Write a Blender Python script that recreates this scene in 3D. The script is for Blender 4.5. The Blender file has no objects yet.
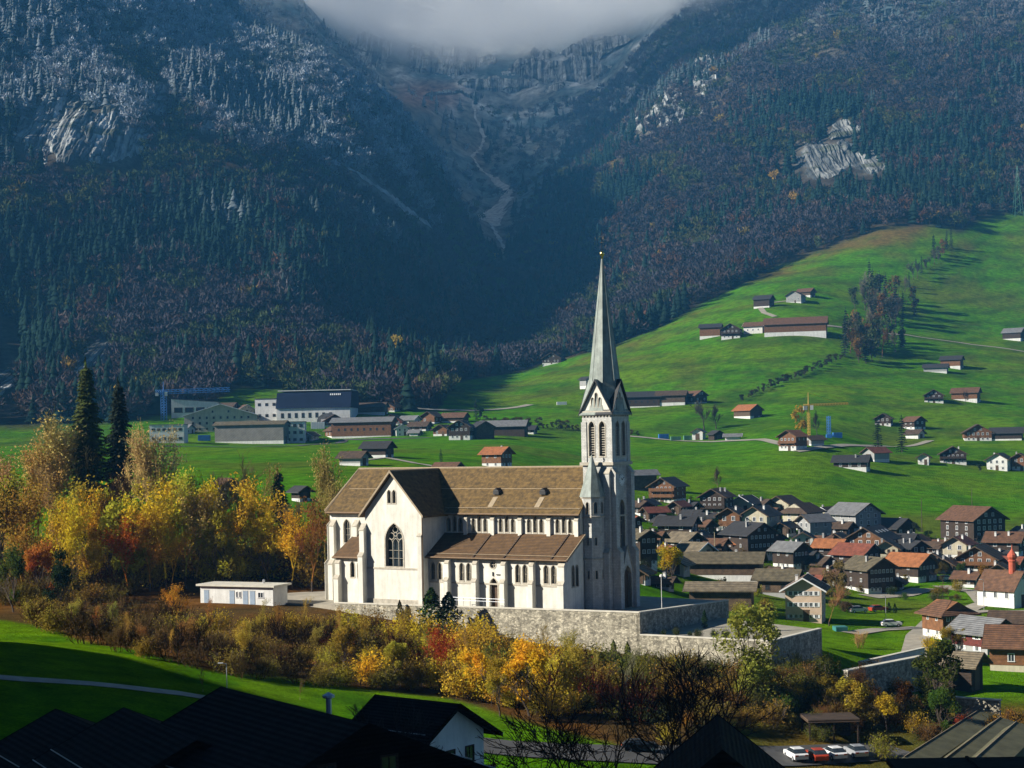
import bpy, math, random
import numpy as np
from mathutils import Vector

S = bpy.context.scene
COL = S.collection
R = math.radians
rnd = random.Random(11)

# ------------------------------------------------------------------ camera model
F, HZ, ROLL = 1624.0, 440.0, R(1.15)
CR, SR = math.cos(ROLL), math.sin(ROLL)

def at(px, py, Y):
    a = (px - 512) / F
    b = (HZ - py) / F
    return Vector(((a * CR + b * SR) * Y, Y, (-a * SR + b * CR) * Y))

def proj(x, y, z):
    X, Z = x / y, z / y
    return 512 + (X * CR - Z * SR) * F, HZ - (X * SR + Z * CR) * F

# ------------------------------------------------------------------ noise helpers
_perm = np.random.RandomState(5).rand(256, 256)

def vnoise(x, y):
    xi = np.floor(x).astype(int); yi = np.floor(y).astype(int)
    fx = x - xi; fy = y - yi
    fx = fx * fx * (3 - 2 * fx); fy = fy * fy * (3 - 2 * fy)
    g = lambda i, j: _perm[(xi + i) % 256, (yi + j) % 256]
    return (g(0, 0) * (1 - fx) + g(1, 0) * fx) * (1 - fy) + (g(0, 1) * (1 - fx) + g(1, 1) * fx) * fy

def fbm(x, y, o=4):
    s = 0.0; a = 0.5
    for k in range(o):
        s = s + a * (vnoise(x * 2 ** k + 17.3 * k, y * 2 ** k + 9.1 * k) - 0.5)
        a *= 0.5
    return s * 2

def sstep(a, b, x):
    t = np.clip((x - a) / (b - a), 0, 1)
    return t * t * (3 - 2 * t)

def pchip(x, Y, xi):
    x = np.asarray(x, float); Y = np.asarray(Y, float)
    h = np.diff(x)[:, None]; d = np.diff(Y, axis=0) / h
    m = np.zeros_like(Y)
    w1 = 2 * h[1:] + h[:-1]; w2 = h[1:] + 2 * h[:-1]
    with np.errstate(divide='ignore', invalid='ignore'):
        hm = (w1 + w2) / (w1 / d[:-1] + w2 / d[1:])
    m[1:-1] = np.where(d[:-1] * d[1:] > 0, np.nan_to_num(hm), 0)
    m[0] = d[0]; m[-1] = d[-1]
    i = np.clip(np.searchsorted(x, xi) - 1, 0, len(x) - 2)
    t = ((xi - x[i]) / (x[i + 1] - x[i]))[:, None]; hh = (x[i + 1] - x[i])[:, None]
    return ((2 * t**3 - 3 * t**2 + 1) * Y[i] + (t**3 - 2 * t**2 + t) * hh * m[i]
            + (-2 * t**3 + 3 * t**2) * Y[i + 1] + (t**3 - t**2) * hh * m[i + 1])

# ------------------------------------------------------------------ terrain table
QC = [-600, -200, 0, 100, 200, 300, 400, 450, 500, 550, 600, 700, 800, 900, 1024, 1250, 1700]
ZT = {   # heights in metres
    5:   [-24, -24, -24.5, -25, -26, -28, -30, -31, -32, -33, -34, -36, -37, -37, -37, -37, -37],
    60:  [-24, -24, -24.5, -25, -26, -28, -30, -31, -32, -33, -34, -36, -37, -37, -37, -37, -37],
    110: [-24, -24, -24.5, -25, -26, -28, -30, -31, -32.3, -33.4, -34.5, -36, -37, -37, -37, -37, -37],
    150: [-24, -24, -24.5, -25, -26.5, -28, -30, -31, -32, -33, -34, -36, -37, -37, -37, -37, -37],
    190: [-24, -24, -24, -24.8, -26.5, -28.3, -29.8, -30.6, -31.4, -32, -32.6, -33.6, -35.2, -36.3, -36, -36, -36],
    205: [-24, -24, -24, -24.9, -26, -28, -29.4, -30, -30.3, -30.6, -30.8, -31.2, -32.2, -35.6, -36, -36, -36],
    222: [-24, -24, -24, -24.5, -25, -26.4, -28.4, -28.8, -29, -29.3, -29.5, -29.9, -30.6, -35, -36, -36, -36],
    238: [-24, -24, -24.3, -24.6, -24.8, -25.4, -27, -27.5, -28, -28.8, -29.2, -30, -31, -34.8, -36, -36, -36],
    260: [-24.5, -24.5, -24.7, -24.8, -24.8, -25.3, -26, -26, -26.5, -27.5, -29, -32, -34.5, -36, -36, -36, -36],
    300: [-22, -22, -23, -23, -23, -23, -24, -24.5, -25, -25.5, -26, -31, -34.5, -36, -36, -36, -36],
    340: [-18, -18, -19, -19, -19, -19, -20, -20.5, -21, -22, -24, -30, -34, -36, -36, -36, -36],
    370: [-15, -15, -16, -16, -16, -16, -17, -18, -19, -21, -23, -29.2, -33.5, -36, -36, -36, -36],
    450: [-8, -8, -8, -8, -8, -8, -9, -10, -11, -14, -18, -24.5, -27, -31, -33, -33, -33],
    540: [-3, -3, -4, -4, -4, -4.4, -5, -6, -8, -12, -15, -18, -20.5, -24.5, -27, -28, -28],
    650: [0, 0, -1.5, -1.5, -1.5, -1.5, -2, -2.5, -3, -6, -9, -9, -6, -12, -16, -17, -17],
    770: [3, 3, 2.5, 2.3, 2, 2, 2, 1.7, 1.4, 0, -1, -1, 4.4, -3.7, -4.5, -5, -5],
}
RT = {   # screen rows of the far ground
    900:  [380, 400, 416, 411, 406, 406, 409, 410, 411, 413, 414, 407, 400, 405, 410, 412, 405],
    1080: [300, 320, 345, 345, 345, 352, 370, 382, 388, 382, 372, 352, 336, 352, 360, 365, 350],
    1300: [130, 180, 215, 225, 245, 275, 320, 350, 366, 358, 340, 305, 286, 300, 315, 318, 290],
    1500: [0, 50, 95, 112, 142, 188, 255, 310, 348, 335, 312, 275, 255, 232, 240, 242, 200],
    1700: [-120, -90, -30, 5, 50, 98, 174, 240, 325, 300, 270, 225, 195, 170, 172, 170, 120],
    1900: [-250, -200, -110, -60, 2, 52, 120, 172, 285, 262, 225, 165, 135, 110, 100, 90, 20],
    2100: [-230, -180, -110, -80, -30, 60, 152, 205, 255, 225, 180, 110, 75, 55, 35, 20, -60],
    2400: [0, 0, 0, 0, 0, 50, 142, 180, 215, 190, 155, 55, 10, -20, -30, -60, -140],
    2700: [0, 0, -10, -10, -10, 20, 100, 120, 138, 132, 110, 15, -40, -60, -80, -120, -180],
    2900: [0, 0, -10, -10, -10, 0, 88, 100, 104, 104, 90, -5, -60, -80, -110, -150, -200],
    3100: [0, 0, -10, -10, -10, -20, 50, 58, 60, 56, 40, -25, -80, -110, -130, -170, -220],
    3400: [-20, -20, -20, -20, -20, -20, -5, 0, 0, -5, -15, -50, -90, -120, -140, -180, -220],
    3700: [-30, -30, -30, -30, -30, -30, -10, -10, -10, -15, -25, -60, -90, -120, -140, -180, -220],
}
YK = sorted(ZT) + sorted(RT)
tab = [ZT[y] for y in sorted(ZT)]
for y in sorted(RT):
    tab.append([((HZ - r) / F * CR - (q - 512) / F * SR) * y for q, r in zip(QC, RT[y])])
QF = np.arange(-600, 1701, 5.0)
YF = np.exp(np.linspace(math.log(5), math.log(3700), 900))
DT = pchip(QC, np.array(tab).T, QF).T
DT = pchip(np.log(YK), DT, np.log(YF))

def H0(x, y):
    x = np.asarray(x, float); y = np.clip(np.asarray(y, float), 5.01, 3695)
    q = np.clip(512 + x / y * F, -599, 1699)
    i = (q + 600) / 5; j = (np.log(y) - math.log(5)) / (math.log(3700) - math.log(5)) * 899
    i0 = np.floor(i).astype(int); j0 = np.floor(j).astype(int)
    fi = i - i0; fj = j - j0
    i1 = np.minimum(i0 + 1, len(QF) - 1); j1 = np.minimum(j0 + 1, 899)
    z = (DT[j0, i0] * (1 - fi) + DT[j0, i1] * fi) * (1 - fj) + (DT[j1, i0] * (1 - fi) + DT[j1, i1] * fi) * fj
    return z

def march(fn, px, py, y0=20.0):
    d = at(px, py, 1.0)
    t = np.exp(np.linspace(math.log(y0), math.log(3600), 2600))
    below = d.z * t < fn(d.x * t, t)
    k = int(np.argmax(below))
    if not below[k]:
        return 3600.0
    lo, hi = t[max(k - 1, 0)], t[k]
    for _ in range(18):
        m = 0.5 * (lo + hi)
        if d.z * m < float(fn(d.x * m, m)): hi = m
        else: lo = m
    return hi

# meadow / forest boundary, as depth over the direction q
_bnd = [(-600, 850), (0, 850), (120, 860), (200, 890), (240, 950), (290, 950), (310, 890), (400, 890), (440, 900)]
for p, r_ in [(456, 381), (500, 373), (540, 363), (600, 350), (650, 330), (700, 304), (750, 279), (800, 260),
              (850, 244), (890, 233), (930, 227), (960, 233), (985, 217), (1024, 207), (1150, 185), (1250, 170)]:
    yb = march(H0, p, r_, 700)
    _bnd.append((512 + at(p, r_, 1).x * F, yb))
_bnd.append((1700, _bnd[-1][1]))
_bq = np.array([b[0] for b in _bnd]); _by = np.array([b[1] for b in _bnd])

def meadow(x, y):      # 1 on the meadow, 0 in the forest
    q = 512 + x / y * F
    b = np.interp(q, _bq, _by)
    return 1 - sstep(-14, 14, y - b + 22 * fbm(x / 60.0, y / 60.0, 2))

def H(x, y):
    x = np.asarray(x, float); y = np.asarray(y, float)
    yy = np.maximum(y, 1.0)
    z = H0(x, y)
    q = 512 + x / yy * F
    b = np.interp(q, _bq, _by)
    mt = sstep(40, 420, y - b)
    rid = 1 - np.abs(2 * fbm(x / 210.0 + 3.3, y / 420.0, 4))
    z = z + mt * (30 * (rid - 0.72) + 7 * fbm(x / 40.0, y / 40.0, 3))
    back = sstep(2350, 2800, y)
    z = z + back * (34 * fbm(x / 120.0, y / 200.0 + z / 150.0, 5))
    far = sstep(560, 900, y) * (1 - mt)
    z = z + far * (5.0 * fbm(x / 95.0, y / 130.0, 3)) + sstep(110, 140, y) * (1 - far) * 0.5 * fbm(x / 22.0, y / 22.0, 3)
    # unseen knoll added left of frame, shaped to shade the near houses and meadow
    hx = np.exp(-((x + 160) / 42.0) ** 2 / 2)
    hy = np.interp(y, [0, 52, 76, 100, 120, 150, 172, 205], [120, 120, 96, 74, 69, 64, 54, 0])
    z = z + hx * hy
    return z

def gz(x, y):
    return float(H(x, y))

def hit(px, py, y0=60.0):
    Y = march(H, px, py, y0)
    p = at(px, py, Y)
    return Vector((p.x, p.y, gz(p.x, p.y)))

# ------------------------------------------------------------------ materials
def newmat(name):
    m = bpy.data.materials.new(name); m.use_nodes = True
    nt = m.node_tree; nt.nodes.clear()
    out = nt.nodes.new('ShaderNodeOutputMaterial')
    return m, nt, out

def N(nt, t, **kw):
    n = nt.nodes.new(t)
    for k, v in kw.items():
        if k in n.inputs.keys(): n.inputs[k].default_value = v
        else: setattr(n, k, v)
    return n

def mat(name, c, rough=0.8, var=0.25, scale=1.0, bump=0.0, pattern=None, pscale=1.0, metal=0.0, c2=None, emit=None, detail=6, stain=0.0, spec=None):
    m, nt, out = newmat(name)
    L = nt.links.new
    b = N(nt, 'ShaderNodeBsdfPrincipled', Roughness=rough, Metallic=metal)
    if spec is not None: b.inputs['Specular IOR Level'].default_value = spec
    tc = N(nt, 'ShaderNodeTexCoord')
    no = N(nt, 'ShaderNodeTexNoise', Scale=scale, Detail=detail, Roughness=0.62)
    L(tc.outputs['Object'], no.inputs['Vector'])
    rp = N(nt, 'ShaderNodeValToRGB')
    c2 = c2 or tuple(v * (1 - var) for v in c)
    rp.color_ramp.elements[0].position = 0.33; rp.color_ramp.elements[1].position = 0.67
    rp.color_ramp.elements[0].color = (*c2, 1)
    rp.color_ramp.elements[1].color = (*[min(1, v * (1 + var * 0.6)) for v in c], 1)
    L(no.outputs['Fac'], rp.inputs['Fac'])
    col = rp.outputs['Color']
    hgt = no.outputs['Fac']
    if pattern:
        if pattern == 'planks_h' or pattern == 'tiles':
            w = N(nt, 'ShaderNodeTexWave', Scale=pscale, Distortion=0.6 if pattern == 'tiles' else 0.15, Detail=2.0)
            w.inputs['Detail Scale'].default_value = 3.0
            w.bands_direction = 'Z'
            L(tc.outputs['Object'], w.inputs['Vector']); pf = w.outputs['Fac']
        elif pattern == 'planks_v':
            w = N(nt, 'ShaderNodeTexWave', Scale=pscale, Distortion=0.2, Detail=1.0)
            w.bands_direction = 'DIAGONAL'
            L(tc.outputs['Object'], w.inputs['Vector']); pf = w.outputs['Fac']
        elif pattern == 'stones':
            w = N(nt, 'ShaderNodeTexVoronoi', Scale=pscale); w.feature = 'DISTANCE_TO_EDGE'
            mp = N(nt, 'ShaderNodeMapping'); mp.inputs['Scale'].default_value = (1, 1, 1.5)
            L(tc.outputs['Object'], mp.inputs['Vector']); L(mp.outputs['Vector'], w.inputs['Vector'])
            r2 = N(nt, 'ShaderNodeMapRange'); r2.inputs['From Max'].default_value = 0.10; r2.inputs['To Min'].default_value = 0.35
            L(w.outputs['Distance'], r2.inputs['Value']); pf = r2.outputs['Result']
            w2 = N(nt, 'ShaderNodeTexVoronoi', Scale=pscale); L(mp.outputs['Vector'], w2.inputs['Vector'])
            hs = N(nt, 'ShaderNodeSeparateColor'); L(w2.outputs['Color'], hs.inputs['Color'])
            mr = N(nt, 'ShaderNodeMapRange'); mr.inputs['To Min'].default_value = 0.5; mr.inputs['To Max'].default_value = 1.25
            L(hs.outputs[0], mr.inputs['Value'])
            mm = N(nt, 'ShaderNodeMix', data_type='RGBA', blend_type='MULTIPLY'); mm.inputs[0].default_value = 1
            L(col, mm.inputs[6]); L(mr.outputs['Result'], mm.inputs[7]); col = mm.outputs[2]
        elif pattern == 'ashlar':
            w = N(nt, 'ShaderNodeTexBrick', Scale=pscale); w.inputs['Mortar Size'].default_value = 0.025
            w.inputs['Color1'].default_value = (1, 1, 1, 1); w.inputs['Color2'].default_value = (0.72, 0.72, 0.72, 1); w.inputs['Mortar'].default_value = (0.42, 0.42, 0.42, 1)
            cx = N(nt, 'ShaderNodeSeparateXYZ'); L(tc.outputs['Object'], cx.inputs[0])
            ad = N(nt, 'ShaderNodeMath', operation='ADD'); L(cx.outputs[0], ad.inputs[0]); L(cx.outputs[1], ad.inputs[1])
            cb = N(nt, 'ShaderNodeCombineXYZ'); L(ad.outputs[0], cb.inputs[0]); L(cx.outputs[2], cb.inputs[1])
            L(cb.outputs[0], w.inputs['Vector'])
            sc = N(nt, 'ShaderNodeSeparateColor'); L(w.outputs['Color'], sc.inputs['Color']); pf = sc.outputs[0]
        mx = N(nt, 'ShaderNodeMix', data_type='RGBA', blend_type='MULTIPLY'); mx.inputs[0].default_value = 0.55
        L(col, mx.inputs[6]); L(pf, mx.inputs[7]); col = mx.outputs[2]
        ad2 = N(nt, 'ShaderNodeMath', operation='ADD'); L(pf, ad2.inputs[0]); L(no.outputs['Fac'], ad2.inputs[1]); hgt = ad2.outputs[0]
    if stain:
        mp = N(nt, 'ShaderNodeMapping'); mp.inputs['Scale'].default_value = (0.9, 0.9, 0.12)
        n2 = N(nt, 'ShaderNodeTexNoise', Scale=1.3, Detail=5.0, Roughness=0.7)
        L(tc.outputs['Object'], mp.inputs['Vector']); L(mp.outputs['Vector'], n2.inputs['Vector'])
        r3 = N(nt, 'ShaderNodeMapRange'); r3.inputs['From Min'].default_value = 0.38; r3.inputs['From Max'].default_value = 0.6
        r3.inputs['To Min'].default_value = 1 - stain; r3.inputs['To Max'].default_value = 1
        L(n2.outputs['Fac'], r3.inputs['Value'])
        mx = N(nt, 'ShaderNodeMix', data_type='RGBA', blend_type='MULTIPLY'); mx.inputs[0].default_value = 1
        L(col, mx.inputs[6]); L(r3.outputs['Result'], mx.inputs[7]); col = mx.outputs[2]
    L(col, b.inputs['Base Color'])
    if bump:
        bp = N(nt, 'ShaderNodeBump', Strength=bump, Distance=0.08)
        L(hgt, bp.inputs['Height']); L(bp.outputs['Normal'], b.inputs['Normal'])
    if emit:
        b.inputs['Emission Color'].default_value = (*emit, 1); b.inputs['Emission Strength'].default_value = 1
    L(b.outputs['BSDF'], out.inputs['Surface'])
    return m

def foliage_mat(name, trans=0.3, scale=0.8):
    m, nt, out = newmat(name); L = nt.links.new
    oi = N(nt, 'ShaderNodeObjectInfo'); ge = N(nt, 'ShaderNodeNewGeometry')
    no = N(nt, 'ShaderNodeTexNoise', Scale=scale, Detail=4.0, Roughness=0.7)
    L(ge.outputs['Position'], no.inputs['Vector'])
    mr = N(nt, 'ShaderNodeMapRange'); mr.inputs['From Min'].default_value = 0.3; mr.inputs['From Max'].default_value = 0.7
    mr.inputs['To Min'].default_value = 0.5; mr.inputs['To Max'].default_value = 1.7
    L(no.outputs['Fac'], mr.inputs['Value'])
    hv = N(nt, 'ShaderNodeHueSaturation'); L(oi.outputs['Color'], hv.inputs['Color'])
    n2 = N(nt, 'ShaderNodeTexNoise', Scale=scale * 0.45, Detail=2.0); L(ge.outputs['Position'], n2.inputs['Vector'])
    m2 = N(nt, 'ShaderNodeMapRange'); m2.inputs['From Min'].default_value = 0.3; m2.inputs['From Max'].default_value = 0.7
    m2.inputs['To Min'].default_value = 0.482; m2.inputs['To Max'].default_value = 0.522
    L(n2.outputs['Fac'], m2.inputs['Value']); L(m2.outputs['Result'], hv.inputs['Hue'])
    L(mr.outputs['Result'], hv.inputs['Value'])
    d = N(nt, 'ShaderNodeBsdfDiffuse'); t = N(nt, 'ShaderNodeBsdfTranslucent'); mx = N(nt, 'ShaderNodeMixShader'); mx.inputs[0].default_value = trans
    L(hv.outputs['Color'], d.inputs['Color']); L(hv.outputs['Color'], t.inputs['Color'])
    L(d.outputs[0], mx.inputs[1]); L(t.outputs[0], mx.inputs[2]); L(mx.outputs[0], out.inputs['Surface'])
    return m

M = {}
M['stucco'] = mat('stucco', (0.80, 0.77, 0.67), 0.9, 0.12, 0.7, 0.2, stain=0.19)
M['stone_trim'] = mat('stone_trim', (0.50, 0.45, 0.36), 0.85, 0.25, 2.0, 0.3)
M['ashlar'] = mat('ashlar', (0.66, 0.65, 0.60), 0.85, 0.18, 1.2, 0.3, 'ashlar', 1.1, stain=0.2)
M['church_roof'] = mat('church_roof', (0.195, 0.118, 0.034), 0.85, 0.6, 1.6, 0.5, 'tiles', 1.6, detail=10)
M['aisle_roof'] = mat('aisle_roof', (0.15, 0.08, 0.03), 0.85, 0.35, 1.2, 0.4, 'tiles', 1.6, detail=10)
M['ridge'] = mat('ridge', (0.36, 0.28, 0.18), 0.8, 0.2, 3)
M['gutter'] = mat('gutter', (0.30, 0.20, 0.12), 0.5, 0.2, 3, metal=0.3)
M['copper'] = mat('copper', (0.30, 0.345, 0.305), 0.6, 0.28, 0.9, 0.2, stain=0.35)
M['dark_metal'] = mat('dark_metal', (0.03, 0.032, 0.035), 0.5, 0.2, 2, metal=0.4)
M['gold'] = mat('gold', (0.75, 0.55, 0.2), 0.25, 0.1, 2, metal=1.0)
M['leaded'] = mat('leaded', (0.035, 0.045, 0.055), 0.15, 0.4, 4)
M['glass'] = mat('glass', (0.03, 0.04, 0.05), 0.08, 0.5, 3)
M['door_wood'] = mat('door_wood', (0.09, 0.05, 0.025), 0.7, 0.3, 3)
M['louvre'] = mat('louvre', (0.15, 0.13, 0.11), 0.8, 0.3, 3)
M['clock_white'] = mat('clock_white', (0.8, 0.8, 0.76), 0.5, 0.05, 3)
M['black'] = mat('black', (0.02, 0.02, 0.02), 0.6, 0.2, 3)
M['white'] = mat('white', (0.78, 0.77, 0.73), 0.8, 0.12, 0.8, 0.1, stain=0.15)
M['cream'] = mat('cream', (0.58, 0.52, 0.38), 0.85, 0.15, 0.8, 0.1, stain=0.2)
M['pink'] = mat('pink', (0.62, 0.46, 0.34), 0.85, 0.15, 0.8, 0.1)
M['grey'] = mat('grey', (0.34, 0.34, 0.33), 0.85, 0.15, 0.8, 0.1)
M['dark_wood'] = mat('dark_wood', (0.06, 0.036, 0.022), 0.85, 0.4, 1.3, 0.4, 'planks_h', 1.6)
M['warm_wood'] = mat('warm_wood', (0.26, 0.11, 0.04), 0.8, 0.4, 1.3, 0.4, 'planks_h', 1.6)
M['old_wood'] = mat('old_wood', (0.15, 0.095, 0.055), 0.85, 0.45, 1.3, 0.4, 'planks_v', 1.8)
M['red_wood'] = mat('red_wood', (0.17, 0.03, 0.022), 0.8, 0.3, 1.3, 0.4, 'planks_h', 1.6)
M['grey_panel'] = mat('grey_panel', (0.24, 0.23, 0.21), 0.7, 0.25, 0.4, 0.2, 'planks_v', 0.8)
M['r_slate'] = mat('r_slate', (0.045, 0.044, 0.046), 0.7, 0.4, 1.3, 0.5, 'tiles', 1.2)
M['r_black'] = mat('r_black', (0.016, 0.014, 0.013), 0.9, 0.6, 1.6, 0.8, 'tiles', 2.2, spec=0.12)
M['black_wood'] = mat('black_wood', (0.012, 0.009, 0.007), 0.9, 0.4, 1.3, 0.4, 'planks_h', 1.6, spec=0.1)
M['r_dark'] = mat('r_dark', (0.105, 0.064, 0.038), 0.8, 0.45, 1.0, 0.5, 'tiles', 1.2)
M['r_brown'] = mat('r_brown', (0.18, 0.085, 0.042), 0.8, 0.45, 1.0, 0.5, 'tiles', 1.2)
M['r_red'] = mat('r_red', (0.30, 0.085, 0.045), 0.8, 0.45, 1.0, 0.5, 'tiles', 1.2)
M['r_orange'] = mat('r_orange', (0.48, 0.17, 0.055), 0.8, 0.4, 1.0, 0.5, 'tiles', 1.2)
M['r_tan'] = mat('r_tan', (0.24, 0.19, 0.12), 0.85, 0.45, 1.0, 0.5, 'tiles', 1.2)
M['r_olive'] = mat('r_olive', (0.16, 0.13, 0.075), 0.85, 0.45, 1.0, 0.5, 'tiles', 1.2)
M['r_grey'] = mat('r_grey', (0.24, 0.24, 0.24), 0.7, 0.3, 0.8, 0.4, 'tiles', 1.2)
M['r_navy'] = mat('r_navy', (0.008, 0.016, 0.045), 0.7, 0.25, 0.2, 0.1, spec=0.15)
M['r_metal'] = mat('r_metal', (0.15, 0.145, 0.085), 0.75, 0.3, 0.6, 0.2, 'planks_v', 1.5, spec=0.2)
M['bark'] = mat('bark', (0.085, 0.06, 0.042), 0.9, 0.45, 3, 0.5)
M['pale_bark'] = mat('pale_bark', (0.36, 0.29, 0.18), 0.9, 0.4, 3, 0.4)
M['black_bark'] = mat('black_bark', (0.018, 0.014, 0.012), 0.9, 0.4, 3, 0.4)
M['rubble'] = mat('rubble', (0.54, 0.49, 0.37), 0.9, 0.4, 1.0, 0.7, 'stones', 2.7, stain=0.35)
M['coping'] = mat('coping', (0.62, 0.58, 0.48), 0.85, 0.15, 1.0, 0.2)
M['gravel'] = mat('gravel', (0.36, 0.32, 0.25), 0.95, 0.25, 0.5, 0.3)
M['asphalt'] = mat('asphalt', (0.075, 0.073, 0.07), 0.9, 0.3, 0.5, 0.2)
M['pale_road'] = mat('pale_road', (0.33, 0.30, 0.23), 0.95, 0.25, 0.3, 0.2)
M['yellow_paint'] = mat('yellow_paint', (0.55, 0.34, 0.05), 0.5, 0.2, 1)
M['blue_paint'] = mat('blue_paint', (0.04, 0.18, 0.50), 0.5, 0.2, 1)
M['green_paint'] = mat('green_paint', (0.10, 0.26, 0.17), 0.5, 0.2, 1)
M['pale_blue'] = mat('pale_blue', (0.30, 0.38, 0.48), 0.5, 0.15, 1)
M['onion_red'] = mat('onion_red', (0.50, 0.10, 0.05), 0.6, 0.2, 1)
M['red_paint'] = mat('red_paint', (0.42, 0.05, 0.02), 0.3, 0.1, 1)
M['silver_paint'] = mat('silver_paint', (0.5, 0.52, 0.55), 0.3, 0.1, 1, metal=0.4)
M['white_paint'] = mat('white_paint', (0.8, 0.8, 0.8), 0.3, 0.05, 1)
M['teal_paint'] = mat('teal_paint', (0.05, 0.22, 0.22), 0.4, 0.1, 1)
M['rubber'] = mat('rubber', (0.02, 0.02, 0.02), 0.8, 0.1, 1)
M['rock'] = mat('rock', (0.36, 0.36, 0.33), 0.9, 0.5, 0.08, 1.0, detail=12)
M['leaf'] = foliage_mat('leaf', 0.5)
M['needle'] = foliage_mat('needle', 0.1, 1.2)
M['twig'] = foliage_mat('twig', 0.0, 1.5)

# ------------------------------------------------------------------ mesh builder
class MB:
    def __init__(s): s.v = []; s.f = []; s.m = []
    def face(s, pts, m=0):
        n = len(s.v); s.v += [tuple(p) for p in pts]; s.f.append(tuple(range(n, n + len(pts)))); s.m.append(m)
    def raw(s, vs, fs, m=0):
        n = len(s.v); s.v += [tuple(p) for p in vs]
        for f in fs: s.f.append(tuple(n + i for i in f)); s.m.append(m)
    def box(s, x0, x1, y0, y1, z0, z1, m=0):
        s.raw([(x0, y0, z0), (x1, y0, z0), (x1, y1, z0), (x0, y1, z0), (x0, y0, z1), (x1, y0, z1), (x1, y1, z1), (x0, y1, z1)],
              [(3, 2, 1, 0), (4, 5, 6, 7), (0, 1, 5, 4), (1, 2, 6, 5), (2, 3, 7, 6), (3, 0, 4, 7)], m)
    def extrude(s, pts, d, m=0):   # closed prism: 3D polygon pts swept by vector d
        n = len(pts); d = Vector(d); P = [Vector(p) for p in pts]
        nn = Vector((0, 0, 0))
        for i in range(n): nn += P[i].cross(P[(i + 1) % n])
        if nn.dot(d) > 0: P.reverse()
        Q = [p + d for p in P]
        s.raw(P + Q, [tuple(range(n)), tuple(range(2 * n - 1, n - 1, -1))] + [((i + 1) % n, i, n + i, n + (i + 1) % n) for i in range(n)], m)
    def slab(s, polys, th, m=0):   # roof surface polygons given a vertical thickness
        key = lambda p: tuple(round(c, 3) for c in p)
        cnt = {}
        for P in polys:
            for i in range(len(P)):
                a, b = key(P[i]), key(P[(i + 1) % len(P)])
                cnt[(a, b)] = 1
        for P in polys:
            P = [Vector(p) for p in P]
            n = (P[1] - P[0]).cross(P[2] - P[0])
            if n.z < 0: P.reverse()
            s.face(P, m); s.face([p - Vector((0, 0, th)) for p in reversed(P)], m)
        for (a, b) in list(cnt):
            if (b, a) not in cnt:
                A, B = Vector(a), Vector(b); t = Vector((0, 0, th))
                s.face([A, A - t, B - t, B], m)
    def tube(s, a, b, r0, r1, n=6, m=0, caps=True):
        a = Vector(a); b = Vector(b); d = (b - a)
        if d.length < 1e-6: return
        d.normalize(); u = d.orthogonal().normalized(); w = d.cross(u)
        ring = lambda c, r: [c + (u * math.cos(2 * math.pi * k / n) + w * math.sin(2 * math.pi * k / n)) * r for k in range(n)]
        fs = [(k, (k + 1) % n, n + (k + 1) % n, n + k) for k in range(n)]
        if caps: fs += [tuple(range(n - 1, -1, -1)), tuple(range(n, 2 * n))]
        s.raw(ring(a, r0) + ring(b, r1), fs, m)
    def cone(s, c, r, h, n=8, m=0, ph=0.0):
        c = Vector(c)
        ring = [c + Vector((math.cos(ph + 2 * math.pi * k / n) * r, math.sin(ph + 2 * math.pi * k / n) * r, 0)) for k in range(n)]
        s.raw(ring + [c + Vector((0, 0, h))], [(k, (k + 1) % n, n) for k in range(n)] + [tuple(range(n - 1, -1, -1))], m)
    def lathe(s, prof, n=12, m=0, c=(0, 0)):
        vs = []
        for r, z in prof:
            for k in range(n): vs.append((c[0] + r * math.cos(2 * math.pi * k / n), c[1] + r * math.sin(2 * math.pi * k / n), z))
        fs = []
        for i in range(len(prof) - 1):
            for k in range(n): fs.append((i * n + k, i * n + (k + 1) % n, (i + 1) * n + (k + 1) % n, (i + 1) * n + k))
        s.raw(vs, fs, m)
    def mesh(s, name, mats, smooth=False):
        me = bpy.data.meshes.new(name)
        me.from_pydata(s.v, [], s.f)
        for mm in mats: me.materials.append(mm)
        if len(mats) > 1: me.polygons.foreach_set('material_index', s.m)
        if smooth: me.polygons.foreach_set('use_smooth', [True] * len(s.f))
        me.update(); return me
    def build(s, name, mats, parent=None, smooth=False):
        if not isinstance(mats, (list, tuple)): mats = [mats]
        return put(name, s.mesh(name, mats, smooth), parent)

def put(name, me, parent=None, loc=None, rz=None, sc=None, color=None):
    o = bpy.data.objects.new(name, me); COL.objects.link(o)
    if parent: o.parent = parent
    if loc is not None: o.location = loc
    if rz is not None: o.rotation_euler = (0, 0, rz)
    if sc is not None: o.scale = sc if hasattr(sc, '__len__') else (sc, sc, sc)
    if color: o.color = (*color, 1)
    return o

def tag(o, label, cat, group=None):
    o['label'] = label; o['category'] = cat
    if group: o['group'] = group
    return o

def thing(name, label, cat, loc, rz=0.0, group=None):
    o = put(name, None, None, loc, rz)
    return tag(o, label, cat, group)

def struct(o, kind='structure'):
    o['kind'] = kind; return o
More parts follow.
